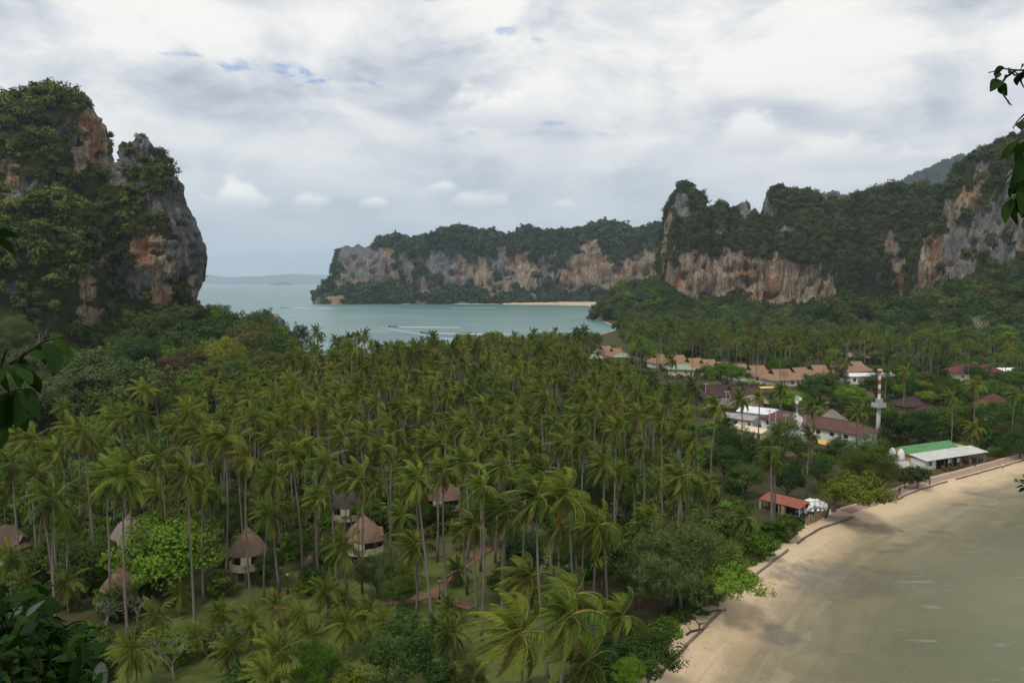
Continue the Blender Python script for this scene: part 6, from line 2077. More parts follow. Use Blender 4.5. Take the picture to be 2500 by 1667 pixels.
TREES += [(862, 1338, 32, 2.2, 'bush', 'leaf_mid', 'green bush under the gabled cottage eaves'), (905, 1338, 30, 2.4, 'bush', 'leaf_dark', 'dark bush before the gabled cottage wall'), (1082, 1252, 36, 2.6, 'bush', 'leaf_mid', 'green bush before the broad cottage'), (1040, 1246, 28, 2.4, 'bush', 'leaf_bright', 'bright bush at the corner of the broad cottage'), (640, 1402, 26, 1.8, 'bush', 'leaf_mid', 'low bush by the red terrace'), (730, 1330, 44, 4.0, 'round', 'leaf_mid', 'green tree between the round and gabled cottages'), (800, 1360, 46, 3.6, 'feather', 'leaf_mid', 'feathery shrub beyond the young palms'), (460, 1300, 50, 5.0, 'round', 'leaf_mid', 'green tree behind the large bright one'), (60, 1390, 60, 3.4, 'bush', 'leaf_mid', 'green thicket below the dark gabled cottage'), (1200, 1280, 40, 4.0, 'round', 'leaf_mid', 'green tree beside the upper brick path'), (540, 1560, 46, 1.8, 'bush', 'leaf_olive', 'dry olive brush below the lawn'), (240, 1600, 60, 2.4, 'bush', 'leaf_mid', 'green brush behind the dark corner bush'), (420, 1590, 46, 1.8, 'bush', 'leaf_bright', 'bright low brush under the tangled tree'),
          (809, 886, 30, 11.0, 'round', 'leaf_bright', 'bright green tree at the bay side of the grove, nearest the shore rock'), (903, 890, 28, 11.0, 'round', 'leaf_bright', 'bright green tree standing in the far grove below the leading boat'), (1025, 946, 32, 11.0, 'round', 'leaf_bright', 'bright green tree sunk in the middle of the grove'),
          (1003, 878, 34, 10.5, 'spread', 'leaf_olive', 'flat olive-brown tree in the far grove'), (1040, 896, 30, 11.0, 'round', 'leaf_mid', 'green round tree beside the flat olive-brown one'), (1190, 905, 34, 11.0, 'round', 'leaf_mid', 'green round tree in the far grove below the pale skyline trees'), (700, 985, 40, 10.0, 'round', 'leaf_mid', 'green round tree inside the grove below the near wood'),
          (850, 1010, 36, 10.0, 'round', 'leaf_dark', 'dark round tree inside the middle of the grove'), (1300, 1010, 36, 10.0, 'round', 'leaf_mid', 'green round tree in the grove toward the village'), (1560, 1010, 40, 9.0, 'round', 'leaf_bright', 'bright round tree among the windblown palms'), (430, 1020, 44, 10.0, 'round', 'leaf_mid', 'green round tree under the cliff-side palms'), (620, 1080, 46, 9.0, 'round', 'leaf_dark', 'dark round tree behind the tall lawn palms'), (1120, 1120, 44, 7.0, 'round', 'leaf_mid', 'green tree behind the broad cottage')]
LEANS = {(1782, 1420): (4.4, -3.5), (2090, 1205): (4.0, -4.5), (1748, 1352): (2.0, -2.5)}
for k, (u, v, rpx, zc_, kind, mat, lab) in enumerate(TREES):
    p = at(u, v, zc_ + GZ)
    r = rpx * p.y / F_PX
    zc2 = zc_
    nm = 'shrub' if kind == 'bush' or zc_ < 2.3 else 'tree'
    if nm == 'tree' and zc_ < r * .62:
        nm = 'shrub'
    lx, ly = LEANS.get((u, v), (0, 0))
    e = tree(p.x - lx, p.y - ly, r, zc2, kind, mat, lab, 'garden and village trees', 1.0, k, nm)
    if lx:
        e.rotation_euler = (0, 0, 0)
        e.children[0].location = (lx, ly, zc2)
        mbt = MB().tube([(0, 0, -.4), (lx * .15, ly * .15, zc2 * .45), (lx * .6, ly * .6, zc2 * .8), (lx * 1.1, ly * 1.1, zc2)], [.32, .26, .2, .08], 7)
        for bx, by in ((.4, .3), (-.4, .2), (.1, -.5), (.3, -.2), (-.2, .5)):
            mbt.tube([(lx * .5, ly * .5, zc2 * .74), (lx + bx * r, ly + by * r, zc2 * 1.02)], [.16, .05], 5)
        me_ = mesh('trunk', [tuple(q_) for q_ in mbt.v], mbt.f, [MAT['bark']], None, True)
        e.children[1].data = me_
        e.children[1].rotation_euler = (0, 0, 0)
        e.children[1].scale = (1, 1, 1)
    FOOT.append((p.x, p.y, r * .35))

# village infill: trees whose neighbours look the same
vill = np.array([tuple(at(u, v, 6.0))[:2] for u, v in [(1690, 980), (1760, 930), (1700, 900), (2000, 895), (2300, 885), (2560, 900), (2600, 1075), (2450, 1085), (2300, 1080), (2170, 1110), (2050, 1100), (1950, 1130), (1780, 1180), (1720, 1120), (1780, 1060), (1720, 1020)]])
lo, hi = vill.min(0), vill.max(0)
n_inf = 0
for k in range(3000):
    if n_inf >= 120:
        break
    x, y = rp.uniform(lo[0], hi[0]), rp.uniform(lo[1], hi[1])
    r = rp.uniform(2.6, 5.2)
    if not inside(np.array([[x, y]]), vill)[0] or hits_building(x, y, r * .5) or not land_ok(x, y):
        continue
    zc_ = r * rp.uniform(.9, 1.3)
    u, v = px([(x, y, zc_ + GZ)])
    if blocked(u[0], v[0], r * F_PX / y * .9, r * F_PX / y * .9, y):
        continue
    kd, mt = rp.choice(['round', 'spread', 'round', 'tall', 'feather']), rp.choice(['leaf_dark', 'leaf_mid', 'leaf_mid', 'leaf_bright', 'leaf_olive', 'leaf_dark'])
    sp_ = min([(1770, 930, 'the plum lodges'), (1800, 1000, 'the long thatched restaurant'), (1880, 1000, 'the white sheet roof'), (2000, 1050, 'the chocolate roof'), (2143, 1000, 'the radio mast'), (2300, 1100, 'the beach shop'), (2230, 970, 'the red-brown roof'), (2425, 970, 'the maroon hip roof'), (2400, 890, 'the white marquee'), (2110, 910, 'the long white hall'), (1900, 1140, 'the red shed'), (1950, 910, 'the brown resort roofs')], key=lambda s_: (s_[0] - u[0]) ** 2 + (s_[1] - v[0]) ** 2)[2]
    lab = f"{'small' if r < 3.4 else 'large' if r > 4.4 else 'middling'} {dict(leaf_dark='dark green', leaf_mid='green', leaf_bright='bright green', leaf_olive='olive')[mt]} {dict(round='round', spread='flat-topped', tall='upright', feather='feathery')[kd]} tree near {sp_}"
    tree(x, y, r, zc_, kd, mt, lab, 'trees filling the village gaps', 1.0, 900 + k)
    FOOT.append((x, y, r * .5))
    n_inf += 1
print('infill trees', n_inf)

# bare branched trees
def bare_tree(u, v, h, spread, label, leaf=None, seed=1, z=GZ):
    p = at(u, v, z)
    rg = random.Random(seed)
    e = empty('bare_tree', (p.x, p.y, GZ), 0, label, 'tree', 'bare branched trees')
    mb = MB()
    tips = []

    def grow(a, d, ln, r, lev):
        b = a + d * ln
        mid = a.lerp(b, .5) + Vector((rg.uniform(-1, 1), rg.uniform(-1, 1), rg.uniform(-.5, 1))) * ln * .08
        mb.tube([a, mid, b], [r, r * .8, r * .62], 4 if lev > 1 else 5, 0, False)
        if lev >= 5:
            tips.append(b)
            return
        for k in range(3 if lev < 4 else 2):
            nd = (d + Vector((rg.uniform(-1, 1), rg.uniform(-1, 1), rg.uniform(-.45, .75))) * spread).normalized()
            grow(b, nd, ln * rg.uniform(.62, .85), r * .6, lev + 1)
    for k in range(2):
        grow(Vector((rg.uniform(-.5, .5), rg.uniform(-.5, .5), -.3)), Vector((rg.uniform(-.4, .4), rg.uniform(-.4, .4), 1)).normalized(), h * .3, h * .022, 1)
    mb.build('branches', MAT['bark_pale'], e)
    if leaf:
        rgn = np.random.default_rng(seed)
        T = np.array([tuple(t_) for t_ in tips])
        T = np.repeat(T, 5, 0) + rgn.normal(0, .25, (len(T) * 5, 3))
        N = rgn.normal(size=T.shape)
        N /= np.linalg.norm(N, axis=1)[:, None]
        V, F = leaf_quads(T, N, .26, .6, rgn)
        link('foliage', mesh('foliage', V, F, [MAT[leaf]]), e)


bare_tree(430, 1660, 7.0, .95, 'tangled pale-branched tree with thin green leaves', 'leaf_bright', 3)
bare_tree(520, 1600, 5.0, .95, 'smaller pale-branched shrub with thin leaves by the lawn', 'leaf_bright', 4)
bare_tree(250, 1530, 5.0, 1.1, 'leafless grey brush below the low red-capped cottage', None, 5)
bare_tree(330, 1520, 5.0, 1.1, 'leafless brown brush beside the palm trunks', None, 6)
bare_tree(960, 1480, 4.0, .9, 'sparse pale shrub beside the red path', 'leaf_grey', 8)
bare_tree(115, 905, 24.0, .55, 'tall bare pale tree against the near cliff', 'leaf_grey', 9)
bare_tree(2380, 830, 22.0, .6, 'leafless tree on the slope below the towering cliff', None, 10)

# ---- undergrowth between the trunks
under_c = bpy.data.collections.new('undergrowth_sources')
for k, mat in enumerate(['leaf_dark', 'leaf_mid', 'leaf_bright', 'leaf_mid', 'leaf_bright', 'leaf_olive']):
    V, F = crown_geo(700 + k, clumps=26, per=22, leaf=.22, rc=.36, squash=.8, shell=(.3, .85), low=-.8)
    source(under_c, f'undergrowth_source_{k}', V, F, mat)


def sow(poly, n, avoid_lawn=True, west=8, zfun=None, px_guard=None, rr=(0.9, 2.4), seed=3):
    rg = np.random.default_rng(seed)
    poly = np.asarray(poly)
    lo, hi = poly.min(0), poly.max(0)
    P = rg.uniform(lo, hi, (n, 2))
    ok = inside(P, poly) & inside(P, LAND) & (line_dist(P, WEST[:-2]) > west) & (line_dist(P, COAST) > 4.2)
    if avoid_lawn:
        ok &= ell(P, LAWN) < .25
    P = P[ok]
    S = rg.uniform(rr[0], rr[1], len(P))
    ft = np.array([(a, b, c_) for a, b, c_ in FOOT])
    keep = np.ones(len(P), bool)
    for a, b, c_ in ft:
        keep &= (P[:, 0] - a) ** 2 + (P[:, 1] - b) ** 2 > (c_ * .85 + S * .4) ** 2
    P, S = P[keep], S[keep]
    u, v = px(np.c_[P, np.full(len(P), GZ) + S * (1.15 if rr[1] > 3 else .6)])
    k = F_PX / P[:, 1] * S * 1.1
    keep = np.ones(len(P), bool)
    for a, b, c_, d, yy in PROTECT:
        keep &= ~((u + k > a) & (u - k < c_) & (v + k > b) & (v - k < d) & (P[:, 1] < yy))
    return P[keep], S[keep]


full_grove = np.array([tuple(at(u, v, GZ))[:2] for u, v in [(-300, 1700), (-250, 1200), (0, 1120), (400, 1020), (600, 960), (760, 880), (900, 868), (1250, 850), (1500, 850), (1600, 950), (1700, 1080), (1790, 1200), (1850, 1300), (1800, 1380), (1600, 1560), (1500, 1720)]])
P, S = sow(full_grove, 9500)
far_ = P[:, 1] > 150
mid_ = P[:, 1] > 119
S = np.where(far_, S * 1.35, np.where(mid_, S * 1.15, S * .85))
keepn = far_ | mid_ | (np.random.default_rng(8).random(len(P)) < .62)
P, S = P[keepn], S[keepn]
print('undergrowth', len(P))
scatter('undergrowth', under_c, np.c_[P, GZ + S * .25], S, 'dark shrubs and saplings between the palm trunks', None, .25, .15, 71)
# woods: under the near cliffs, round the village and on to the pale wall
wl = np.array([tuple(at(u, v, 8.0))[:2] for u, v in [(-300, 1060), (0, 1030), (200, 1000), (400, 985), (560, 965), (700, 925), (740, 860), (640, 810), (520, 810), (300, 840), (0, 850), (-400, 860)]])
P, S = sow(wl, 2600, False, 4, rr=(3.0, 7.0), seed=5)
keep = np.array([not hits_building(a, b, 0) for a, b in P])
P, S = P[keep], S[keep]
print('wood left', len(P))
scatter('wood', wood_c, np.c_[P, np.full(len(P), GZ - .3)], S, 'mixed wood between the near cliffs and the palm grove', None, .2, .06, 72)
wr = np.array([tuple(at(u, v, 6.0))[:2] for u, v in [(1500, 800), (1560, 860), (1700, 880), (2100, 870), (2300, 890), (2700, 930), (3000, 900), (3000, 770), (2500, 752), (2000, 752), (1700, 748), (1500, 765)]])
P, S = sow(wr, 9000, False, 8, rr=(3.0, 6.5), seed=6)
print('wood right', len(P))
scatter('wood', wood_c, np.c_[P, np.full(len(P), GZ - .3)], S, 'broad wood between the village and the pale wall', None, .2, .06, 73)
wv = vill * np.array((1.0, 1.0))
P, S = sow(np.array([(28, 190), (45, 420), (330, 480), (420, 330), (240, 262), (110, 196)]), 3600, False, 8, rr=(1.0, 2.6), seed=7)
print('village under', len(P))
scatter('undergrowth', under_c, np.c_[P, GZ + S * .25], S, 'shrubs filling the ground between village buildings', None, .25, .15, 74)
# creeping green edge above the sand
ia, ib = near_idx(1640, 1625), near_idx(2010, 1290)
pts, sz = [], []
for k in range(ia - 6, ib):
    for j in range(6):
        d = rp.uniform(2.4, 6.0)
        q = COAST[k] - NRM[k] * d + np.array((rp.uniform(-1, 1), rp.uniform(-1, 1)))
        pts.append((q[0], q[1], GZ + .1))
        sz.append(rp.uniform(.7, 1.5))
scatter('undergrowth', under_c, pts, sz, 'creeping green edge of plants above the sand', None, .25, .1, 75)

# ================================================================ driftwood, people, birds
def log(u, v, ln, r, yaw, label, z=0.25, branch=2, seed=1):
    p = at(u, v, z)
    rg = random.Random(seed)
    mb = MB()
    d = Vector((math.cos(yaw), math.sin(yaw), 0))
    s_ = Vector((-d.y, d.x, 0))
    pts = [d * (t_ - .5) * ln + s_ * rg.uniform(-.12, .12) * ln + Vector((0, 0, r * .5 + rg.uniform(0, .12))) for t_ in (0, .25, .5, .75, 1)]
    mb.tube(pts, [r, r * .95, r * .8, r * .6, r * .25], 6)
    for k in range(branch):
        a_ = pts[1 + k % 3]
        mb.tube([a_, a_ + (s_ * rg.choice((-1, 1)) + d * .6).normalized() * ln * .3 + Vector((0, 0, .15 * ln * rg.random()))], [r * .5, r * .12], 5)
    tag(mb.build('driftwood', MAT['driftwood'], None, p), label, 'driftwood', 'driftwood on the beach')


log(2305, 1208, 3.2, .35, .1, 'dark stranded log on the sand below the paved walk', .3, 1, 1)
log(2160, 1282, 2.4, .22, -.4, 'small forked driftwood on wet sand near the spreading tree', .25, 3, 2)
log(2190, 1296, 3.0, .16, -.6, 'thin driftwood branch trailing into the water', .1, 2, 3)
log(1700, 1535, 5.0, .16, .7, 'fallen bare branch lying on the sand under the feathery tree', 1.9, 3, 4)
log(1755, 1492, 3.4, .12, .5, 'thin fallen branch reaching over the low sea wall', 2.0, 3, 5)
log(1665, 1640, 4.0, .07, -.2, 'line of washed-up twigs on the near sand', .8, 3, 6)


# bits of weed and shell along the wrack line
rgd = np.random.default_rng(55)
ia, ib = near_idx(1600, 1670), near_idx(2560, 1115)
DV, DF = [], []
for k in range(420):
    s_ = rgd.integers(ia, ib)
    d_ = abs(rgd.normal(0, 1)) * 1.3 + rgd.choice((1.0, 3.4, 5.6, 8.0))
    q_ = COAST[s_] + NRM[s_] * d_ + rgd.uniform(-1.2, 1.2, 2)
    sz_ = rgd.uniform(.03, .10)
    a_ = rgd.uniform(0, 6.28)
    c_, n_ = math.cos(a_) * sz_ * 1.8, math.sin(a_) * sz_ * 1.8
    zz = float(beach_z(d_)) + .05
    b_ = len(DV)
    DV += [(q_[0] - c_, q_[1] - n_, zz), (q_[0] + n_ * .3, q_[1] - c_ * .3, zz), (q_[0] + c_, q_[1] + n_, zz), (q_[0] - n_ * .3, q_[1] + c_ * .3, zz), (q_[0], q_[1], zz + sz_ * .6)]
    DF += [(b_, b_ + 1, b_ + 4), (b_ + 1, b_ + 2, b_ + 4), (b_ + 2, b_ + 3, b_ + 4), (b_ + 3, b_, b_ + 4)]
tag(link('debris', mesh('debris', DV, DF, [MAT['driftwood']])), 'scattered bits of weed and twig on the sand', None, None, 'stuff')


def person(u, v, label, shirt, trousers, yaw=0.0, stride=.15, z=1.95, h=1.7):
    """standing or strolling figure as one continuous body"""
    p = at(u, v, z)
    s = h / 1.75
    V = [(0, 0, .95), (0, 0, 1.15), (0, 0, 1.38), (0, 0, 1.52), (0, .01, 1.62), (0, .01, 1.72),
         (-.10, 0, .90), (-.11, stride * .5, .50), (-.11, stride, .08), (-.11, stride + .14, .03),
         (.10, 0, .90), (.11, -stride * .4, .50), (.11, -stride, .10), (.11, -stride + .14, .03),
         (-.19, 0, 1.40), (-.24, -.04, 1.12), (-.25, .06, .88), (.19, 0, 1.40), (.24, .05, 1.12), (.25, .12, .88)]
    E = [(0, 1), (1, 2), (2, 3), (3, 4), (4, 5), (0, 6), (6, 7), (7, 8), (8, 9), (0, 10), (10, 11), (11, 12), (12, 13), (2, 14), (14, 15), (15, 16), (2, 17), (17, 18), (18, 19)]
    rad = [.15, .13, .16, .06, .095, .085, .10, .07, .05, .04, .10, .07, .05, .04, .075, .055, .04, .075, .055, .04]
    me = bpy.data.meshes.new('person')
    me.from_pydata([(x * s, y * s, zz * s) for x, y, zz in V], E, [])
    o = link('person', me, None, p, (0, 0, yaw))
    md = o.modifiers.new('skin', 'SKIN')
    for i, r in enumerate(rad):
        sv = me.skin_vertices[0].data[i]
        sv.radius = (r * s, r * s)
        sv.use_root = (i == 0)
    sb = o.modifiers.new('subsurf', 'SUBSURF')
    sb.levels = sb.render_levels = 1
    dg = bpy.context.evaluated_depsgraph_get()
    me2 = bpy.data.meshes.new_from_object(o.evaluated_get(dg))
    o.modifiers.clear()
    o.data = me2
    me2.materials.clear()
    for m_ in ('skin', shirt, trousers, 'cloth_dark'):
        me2.materials.append(MAT[m_])
    for pl in me2.polygons:
        c = pl.center / s
        ix = 0
        if c.z > 1.66:
            ix = 3 if (c.z > 1.70 or c.y < -.02) else 0
        elif .93 < c.z < 1.50 and abs(c.x) < .27:
            ix = 1 if (c.z > 1.02 or abs(c.x) < .2) else 0
        elif c.z <= .93:
            ix = 2 if (c.z > .45 and abs(c.x) < .2) else 0
        pl.material_index = ix
        pl.use_smooth = True
    return tag(o, label, 'person', 'people on the sea walk')


person(2448, 1146, 'person in white shirt strolling on the paved walk past the shop', 'paint_white', 'cloth_dark', .4)
person(2270, 1187, 'person in dark clothes walking by the dry bush on the paved walk', 'cloth_dark', 'cloth_dark', 1.2)
person(2243, 1196, 'person in dark top with brown trousers on the paved walk', 'cloth_dark', 'timber', 1.0)
person(2196, 1207, 'person in dark clothes under the thin-leaved tree', 'cloth_dark', 'cloth_dark', -.6, .05)
q = on_shop(3.0, -1.6)
u_, v_ = px([(q.x, q.y, 1.95)])
person(u_[0], v_[0], 'person in red top in front of the open shop', 'cloth_red', 'cloth_dark', 2.0, .05)
q = on_shop(9.0, -1.2)
u_, v_ = px([(q.x, q.y, 1.95)])
person(u_[0], v_[0], 'person in blue top by the far end of the shop', 'cloth_blue', 'timber', 2.6, .05)
# long chairs and a sign in front of the shop
for k in range(6):
    q = on_shop(-6.5 + k * 2.0, -1.4 - .5 * (k % 2))
    e = empty('deck_chair', (q.x, q.y, GZ + .05), shop_rz + .3 * (k % 3) - .2, f'dark deck chair set out before the shop, {ORD[k]} counted from the white tanks', 'chair', 'deck chairs before the shop')
    MB().box(-.3, .3, -.7, .5, .28, .34).build('seat', MAT['timber_dark'], e)
    MB().box(-.3, .3, 0, .06, 0, .8).build('backrest', MAT['timber_dark'], e, (0, .5, .32), (R(-35), 0, 0))
    for sx in (-.26, .26):
        for sy in (-.6, .4):
            MB().box(sx - .03, sx + .03, sy - .03, sy + .03, 0, .28).build('leg', MAT['timber_dark'], e)
q = on_shop(11.5, 1.0)
e = empty('sign_board', (q.x, q.y, GZ), shop_rz, 'small teal board standing at the far end of the shop', 'sign')
MB().box(-.9, .9, -.04, .04, 1.9, 2.6).build('board', MAT['cloth_teal'], e)
for x in (-.7, .7):
    MB().tube([(x, 0, -.2), (x, 0, 1.95)], .05, 5).build('post', MAT['timber_dark'], e)
for k, (x, y, w_, m_) in enumerate([(-2.0, .6, 1.2, 'paint_white'), (1.2, .4, 1.0, 'sack_white'), (5.2, .5, 1.3, 'cloth_red')]):
    q = on_shop(x, y)
    e = empty('clothes_rack', (q.x, q.y, GZ), shop_rz, ['rack of white cloths hanging under the shop awning', 'rack of pale cloths in the middle of the shop front', 'rack of red cloths by the shop posts'][k], 'rack', 'clothes racks of the shop')
    MB().tube([(-w_ / 2, 0, 0), (-w_ / 2, 0, 1.9), (w_ / 2, 0, 1.9), (w_ / 2, 0, 0)], .03, 5).build('frame', MAT['steel'], e)
    for j in range(4):
        x_ = -w_ / 2 + w_ * (j + .5) / 4
        MB().box(x_ - w_ * .1, x_ + w_ * .1, -.1, .08, .8 + .1 * (j % 2), 1.85).build('cloth', MAT[m_ if j != 2 else 'cloth_blue'], e)


def bird(u, v, Y, span, label, bank=.3):
    p = atY(u, v, Y)
    mb = MB()
    mb.lathe([(.01, -.5), (.10, -.2), (.13, .1), (.08, .35), (.02, .5)], 6)
    V = np.array(mb.v)[:, [0, 2, 1]] * span * .5
    F = list(mb.f)
    b = len(V)
    W = []
    for s in (-1, 1):
        W += [(0.02 * s, .12, .02), (.45 * s, .2, .14), (1.0 * s, -.05, .02), (.45 * s, -.1, .12), (0.02 * s, -.12, .02)]
    W = np.array(W) * span * .5
    F += [(b, b + 1, b + 3, b + 4), (b + 1, b + 2, b + 3), (b + 5, b + 9, b + 8, b + 6), (b + 6, b + 8, b + 7)]
    tag(link('bird', mesh('bird', np.concatenate([V, W]), F, [MAT['cloth_dark']]), None, p, (0, bank, .6)), label, 'bird', 'birds in the sky')


bird(465, 103, 160, .75, 'dark bird gliding high over the near cliff', .5)
bird(1995, 362, 230, .6, 'tiny bird in the clouds over the pinnacles', -.2)

# ================================================================ foliage close to the viewpoint
def near_leaf(L, W, curl, seed, fold=.25):
    n = 7
    V, F = [], []
    for i in range(n):
        t_ = i / (n - 1)
        w_ = W * math.sin(math.pi * min(max(t_ * .96 + .02, 0), 1)) ** .8 * (1 - .35 * t_)
        y = L * t_
        z = -curl * L * t_ * t_
        V += [(-w_, y, z + fold * w_), (0, y, z), (w_, y, z + fold * w_)]
        if i:
            b = (i - 1) * 3
            F += [(b, b + 1, b + 4, b + 3), (b + 1, b + 2, b + 5, b + 4)]
    return mesh('leaf', V, F, [MAT['leaf_near']], None, True)


LEAFS = [near_leaf(1.0, .22 + .03 * k, .10 + .12 * k, k) for k in range(4)]
LEAFS_G = [near_leaf(1.0, .30, .12, 9)]
LEAFS_G[0].materials.clear()
LEAFS_G[0].materials.append(MAT['leaf_near_grey'])


def aim(P, Q):
    """rotation that lays a leaf's length from P to Q"""
    d = (Q - P).normalized()
    return d


def leaf_between(e, origin, a, b, Y0, Y1, rg, var=None, roll=None):
    """a leaf whose stalk shows at photo point a and tip at b"""
    P, Q = atY(a[0], a[1], Y0), atY(b[0], b[1], Y1)
    d = Q - P
    me = (var or LEAFS)[rg.randrange(len(var or LEAFS))]
    q = d.normalized().to_track_quat('Y', 'Z') @ Quaternion((0, 1, 0), rg.uniform(-1.3, 1.3) if roll is None else roll)
    o = link('leaf', me, e, P - origin, (0, 0, 0), d.length)
    o.rotation_mode = 'QUATERNION'
    o.rotation_quaternion = q
    return o


def twig(e, origin, pts, Y, r0, r1):
    P = [atY(u, v, Y + .12 * math.sin(i)) - origin for i, (u, v) in enumerate(pts)]
    n = len(P)
    MB().tube(P, [r0 + (r1 - r0) * i / (n - 1) for i in range(n)], 6).build('twig', MAT['twig_near'], e, smooth=True)


def spray(name, base, Y, twigs, leaves, label, seed, r0=.006):
    rg = random.Random(seed)
    org = atY(base[0], base[1], Y)
    e = empty(name, org, 0, label, 'branch', 'leafy branches close to the viewpoint')
    sgn = -1 if base[0] < 1250 else 1
    st = atY(base[0] + sgn * 70, base[1], Y)
    gz = float(knoll(np.array([[st.x, st.y]]))[0])
    hi_ = max(atY(t_[0][0], t_[0][1], Y).z for t_ in twigs)
    MB().tube([Vector((st.x, st.y, gz - .2)) - org, Vector((st.x + sgn * .03, st.y, (gz + hi_) / 2)) - org, Vector((st.x, st.y, hi_ + .25)) - org], [.03, .022, .008], 7).build('stem', MAT['twig_near'], e, smooth=True)
    for tw in twigs:
        a_ = atY(tw[0][0], tw[0][1], Y)
        if abs(tw[0][0] - 1250) > 1255:
            MB().tube([Vector((st.x, st.y, a_.z - .03)) - org, a_ - org], [r0 * 1.3, r0], 5).build('twig', MAT['twig_near'], e)
        twig(e, org, tw, Y, r0, .0018)
    for (a, b) in leaves:
        dy = rg.uniform(-.12, .12)
        leaf_between(e, org, a, b, Y + dy * .3, Y + dy, rg)
    return e


# branch reaching in from the picture edge beside the near slope
spray('leafy_branch', (-40, 1010), 2.3,
      [[(-40, 905), (20, 892), (70, 858), (110, 832), (135, 826)], [(-40, 975), (10, 962), (40, 952), (62, 950)], [(-30, 1000), (-10, 930), (10, 870), (16, 855)], [(60, 862), (40, 885), (36, 900)], [(-40, 1020), (0, 965)]],
      [((116, 830), (150, 812)), ((132, 828), (165, 862)), ((110, 838), (150, 884)), ((130, 826), (158, 858)), ((75, 860), (118, 872)), ((100, 835), (108, 884)), ((95, 856), (106, 880)), ((35, 886), (62, 922)), ((40, 884), (84, 905)), ((50, 898), (108, 954)), ((70, 905), (112, 945)), ((45, 900), (78, 930)),
       ((10, 900), (0, 962)), ((15, 890), (-4, 935)), ((58, 948), (80, 1000)), ((62, 950), (92, 994)), ((55, 950), (76, 1004)), ((28, 958), (50, 1030)), ((20, 960), (20, 1050)), ((14, 962), (16, 1030)), ((40, 955), (52, 1054)), ((30, 985), (30, 1040)), ((5, 1020), (18, 1095)), ((0, 1000), (-6, 1060)), ((68, 905), (30, 870)), ((48, 965), (72, 1010)), ((22, 890), (60, 915)), ((85, 912), (95, 960))],
      'dark leafy branch reaching in beside the near wooded slope', 61)
spray('leafy_branch', (-30, 590), 2.6, [[(-40, 560), (0, 580), (22, 592)]], [((-12, 566), (34, 572)), ((-16, 580), (48, 608)), ((-20, 608), (12, 620))], 'few dark leaf tips at the picture edge below the domed cliff', 62)
# hanging twigs against the sky
spray('leafy_branch', (2560, 160), 3.0,
      [[(2560, 150), (2510, 172), (2480, 172), (2450, 168), (2414, 178)], [(2480, 172), (2455, 190), (2445, 205), (2450, 232), (2462, 250), (2470, 257)], [(2500, 172), (2492, 198), (2500, 215)], [(2530, 260), (2500, 280), (2480, 300)], [(2440, 172), (2436, 185), (2428, 200)], [(2540, 270), (2500, 290), (2472, 312)]],
      [((2452, 166), (2414, 179)), ((2440, 178), (2432, 190)), ((2440, 195), (2426, 210)), ((2462, 180), (2492, 168)), ((2475, 176), (2490, 182)), ((2492, 180), (2478, 200)), ((2500, 160), (2488, 166)), ((2444, 206), (2450, 226)), ((2458, 182), (2452, 188)), ((2456, 244), (2470, 257)), ((2510, 292), (2486, 293)), ((2480, 302), (2472, 314)), ((2506, 175), (2480, 196))],
      'wispy twig with small torn leaves against the cloudy sky', 63, .005)
spray('leafy_branch', (2560, 420), 3.0,
      [[(2560, 335), (2500, 350), (2480, 362)], [(2560, 430), (2500, 430), (2470, 422), (2455, 440)], [(2520, 360), (2500, 400), (2500, 440), (2480, 478)]],
      [((2500, 335), (2442, 368)), ((2486, 346), (2440, 390)), ((2500, 346), (2476, 396)), ((2502, 360), (2486, 396)), ((2455, 446), (2420, 492)), ((2480, 420), (2458, 450)), ((2500, 420), (2470, 458)), ((2500, 440), (2474, 470)), ((2495, 455), (2510, 500)), ((2470, 486), (2448, 534)), ((2480, 484), (2464, 544)), ((2490, 486), (2486, 526)), ((2500, 470), (2480, 520)), ((2520, 380), (2488, 430)), ((2478, 440), (2462, 480)), ((2512, 500), (2498, 530))],
      'dark hanging leaf cluster in front of the towering cliff', 64)
spray('leafy_branch', (2560, 1200), 6.0, [[(2560, 1210), (2510, 1185), (2480, 1172)]],
      [((2500, 1180), (2478, 1168)), ((2496, 1176), (2482, 1158)), ((2500, 1186), (2476, 1186)), ((2506, 1176), (2500, 1156)), ((2505, 1190), (2486, 1198)), ((2512, 1180), (2494, 1170)), ((2515, 1195), (2498, 1206)), ((2510, 1170), (2508, 1150))], 'small leafy twig tip over the shallow water at the picture edge', 65)

# dark bush in the bottom corner
rg = random.Random(77)
org = Vector((-2.6, 3.2, 44.2))
e = empty('dark_bush', org, 0, 'dark leafy bush close by in the bottom corner', 'shrub')
stems = []
for k in range(16):
    a = atY(rg.uniform(-60, 150), 1760, 3.2 + rg.uniform(-.5, .6))
    top = atY(rg.uniform(-40, 225), rg.uniform(1490, 1640), a.y + rg.uniform(-.2, .3))
    u_, v_ = px([tuple(top)])
    lim = 1475 + max(0, u_[0] - 40) * .8
    if v_[0] < lim:
        top = atY(u_[0], lim + rg.uniform(5, 60), top.y)
    base = Vector((a.x * .6 + top.x * .4, a.y, 44.4))
    mid = base.lerp(top, .55) + Vector((rg.uniform(-.1, .1), rg.uniform(-.1, .1), 0))
    MB().tube([base - org, mid - org, top - org], [.012, .008, .003], 5).build('stem', MAT['twig_near'], e)
    stems.append((base, mid, top))
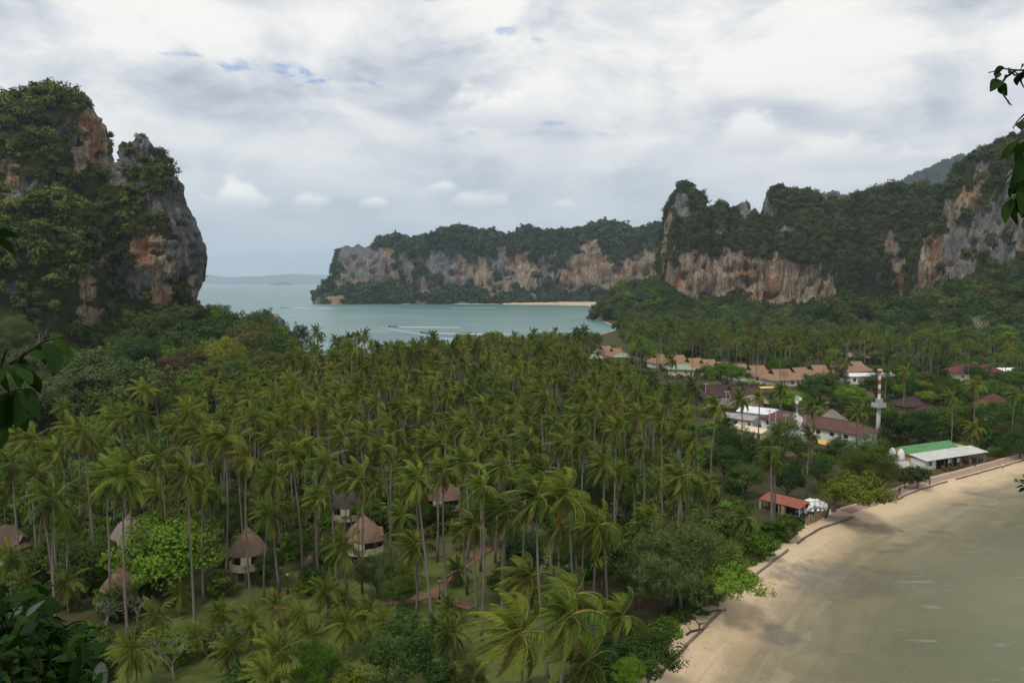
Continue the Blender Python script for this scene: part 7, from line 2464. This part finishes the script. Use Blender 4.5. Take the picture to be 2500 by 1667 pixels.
def bush_spot(deep):
    """a place inside the bush, under its uneven outline"""
    while True:
        u, v = rg.uniform(-60, 262), rg.uniform(1432, 1720)
        edge = 1440 + max(0, u - 95) * 1.05 + 26 * math.sin(u * .055) + 14 * math.sin(u * .17 + 1)
        if v > edge + (18 if deep else 0):
            return atY(u, v, 3.2 + rg.uniform(-.5, .25) + (.45 if deep else 0))


for k in range(280):
    P = bush_spot(False)
    d = Vector((rg.uniform(-1, 1), rg.uniform(-.8, .8), rg.uniform(-.7, .5))).normalized()
    big = rg.random() < .03
    o = link('leaf', (LEAFS_G if big else LEAFS)[rg.randrange(1 if big else 4)], e, P - org, (0, 0, 0), rg.uniform(.045, .085) * (1.5 if big else 1))
    o.rotation_mode = 'QUATERNION'
    o.rotation_quaternion = d.to_track_quat('Y', 'Z') @ Quaternion((0, 1, 0), rg.uniform(-1.0, 1.0))

rgn = np.random.default_rng(78)
BV, BF = [], []
lv = np.array([v.co[:] for v in LEAFS[1].vertices])
lf = np.array([tuple(p.vertices) for p in LEAFS[1].polygons])
for k in range(1500):
    P = bush_spot(True)
    d = Vector((rg.uniform(-1, 1), rg.uniform(-.8, .8), rg.uniform(-.7, .5))).normalized()
    M = (d.to_track_quat('Y', 'Z') @ Quaternion((0, 1, 0), rg.uniform(-1, 1))).to_matrix()
    BF.append(lf + len(lv) * k)
    BV.append(lv * rg.uniform(.05, .09) @ np.array(M).T + np.array(P - org))
tag(link('inner_leaves', mesh('inner_leaves', np.concatenate(BV), np.concatenate(BF), [MAT['leaf_near']], None, True), e), None, None, None, 'stuff')

# ================================================================ haze
m, t, o = new_mat('haze')
pv = t.node('ShaderNodeVolumePrincipled')
pv.inputs['Color'].default_value = (0.74, 0.87, 1.0, 1.0)
pv.inputs['Density'].default_value = 0.00006
pv.inputs['Anisotropy'].default_value = 0.25
t.l.new(pv.outputs[0], o.inputs['Volume'])
hb = MB().box(-20000, 20000, -1500, 26000, -8, 780).build('haze', m)
tag(hb, 'thin pale sea haze lying over the whole view', None, None, 'stuff')
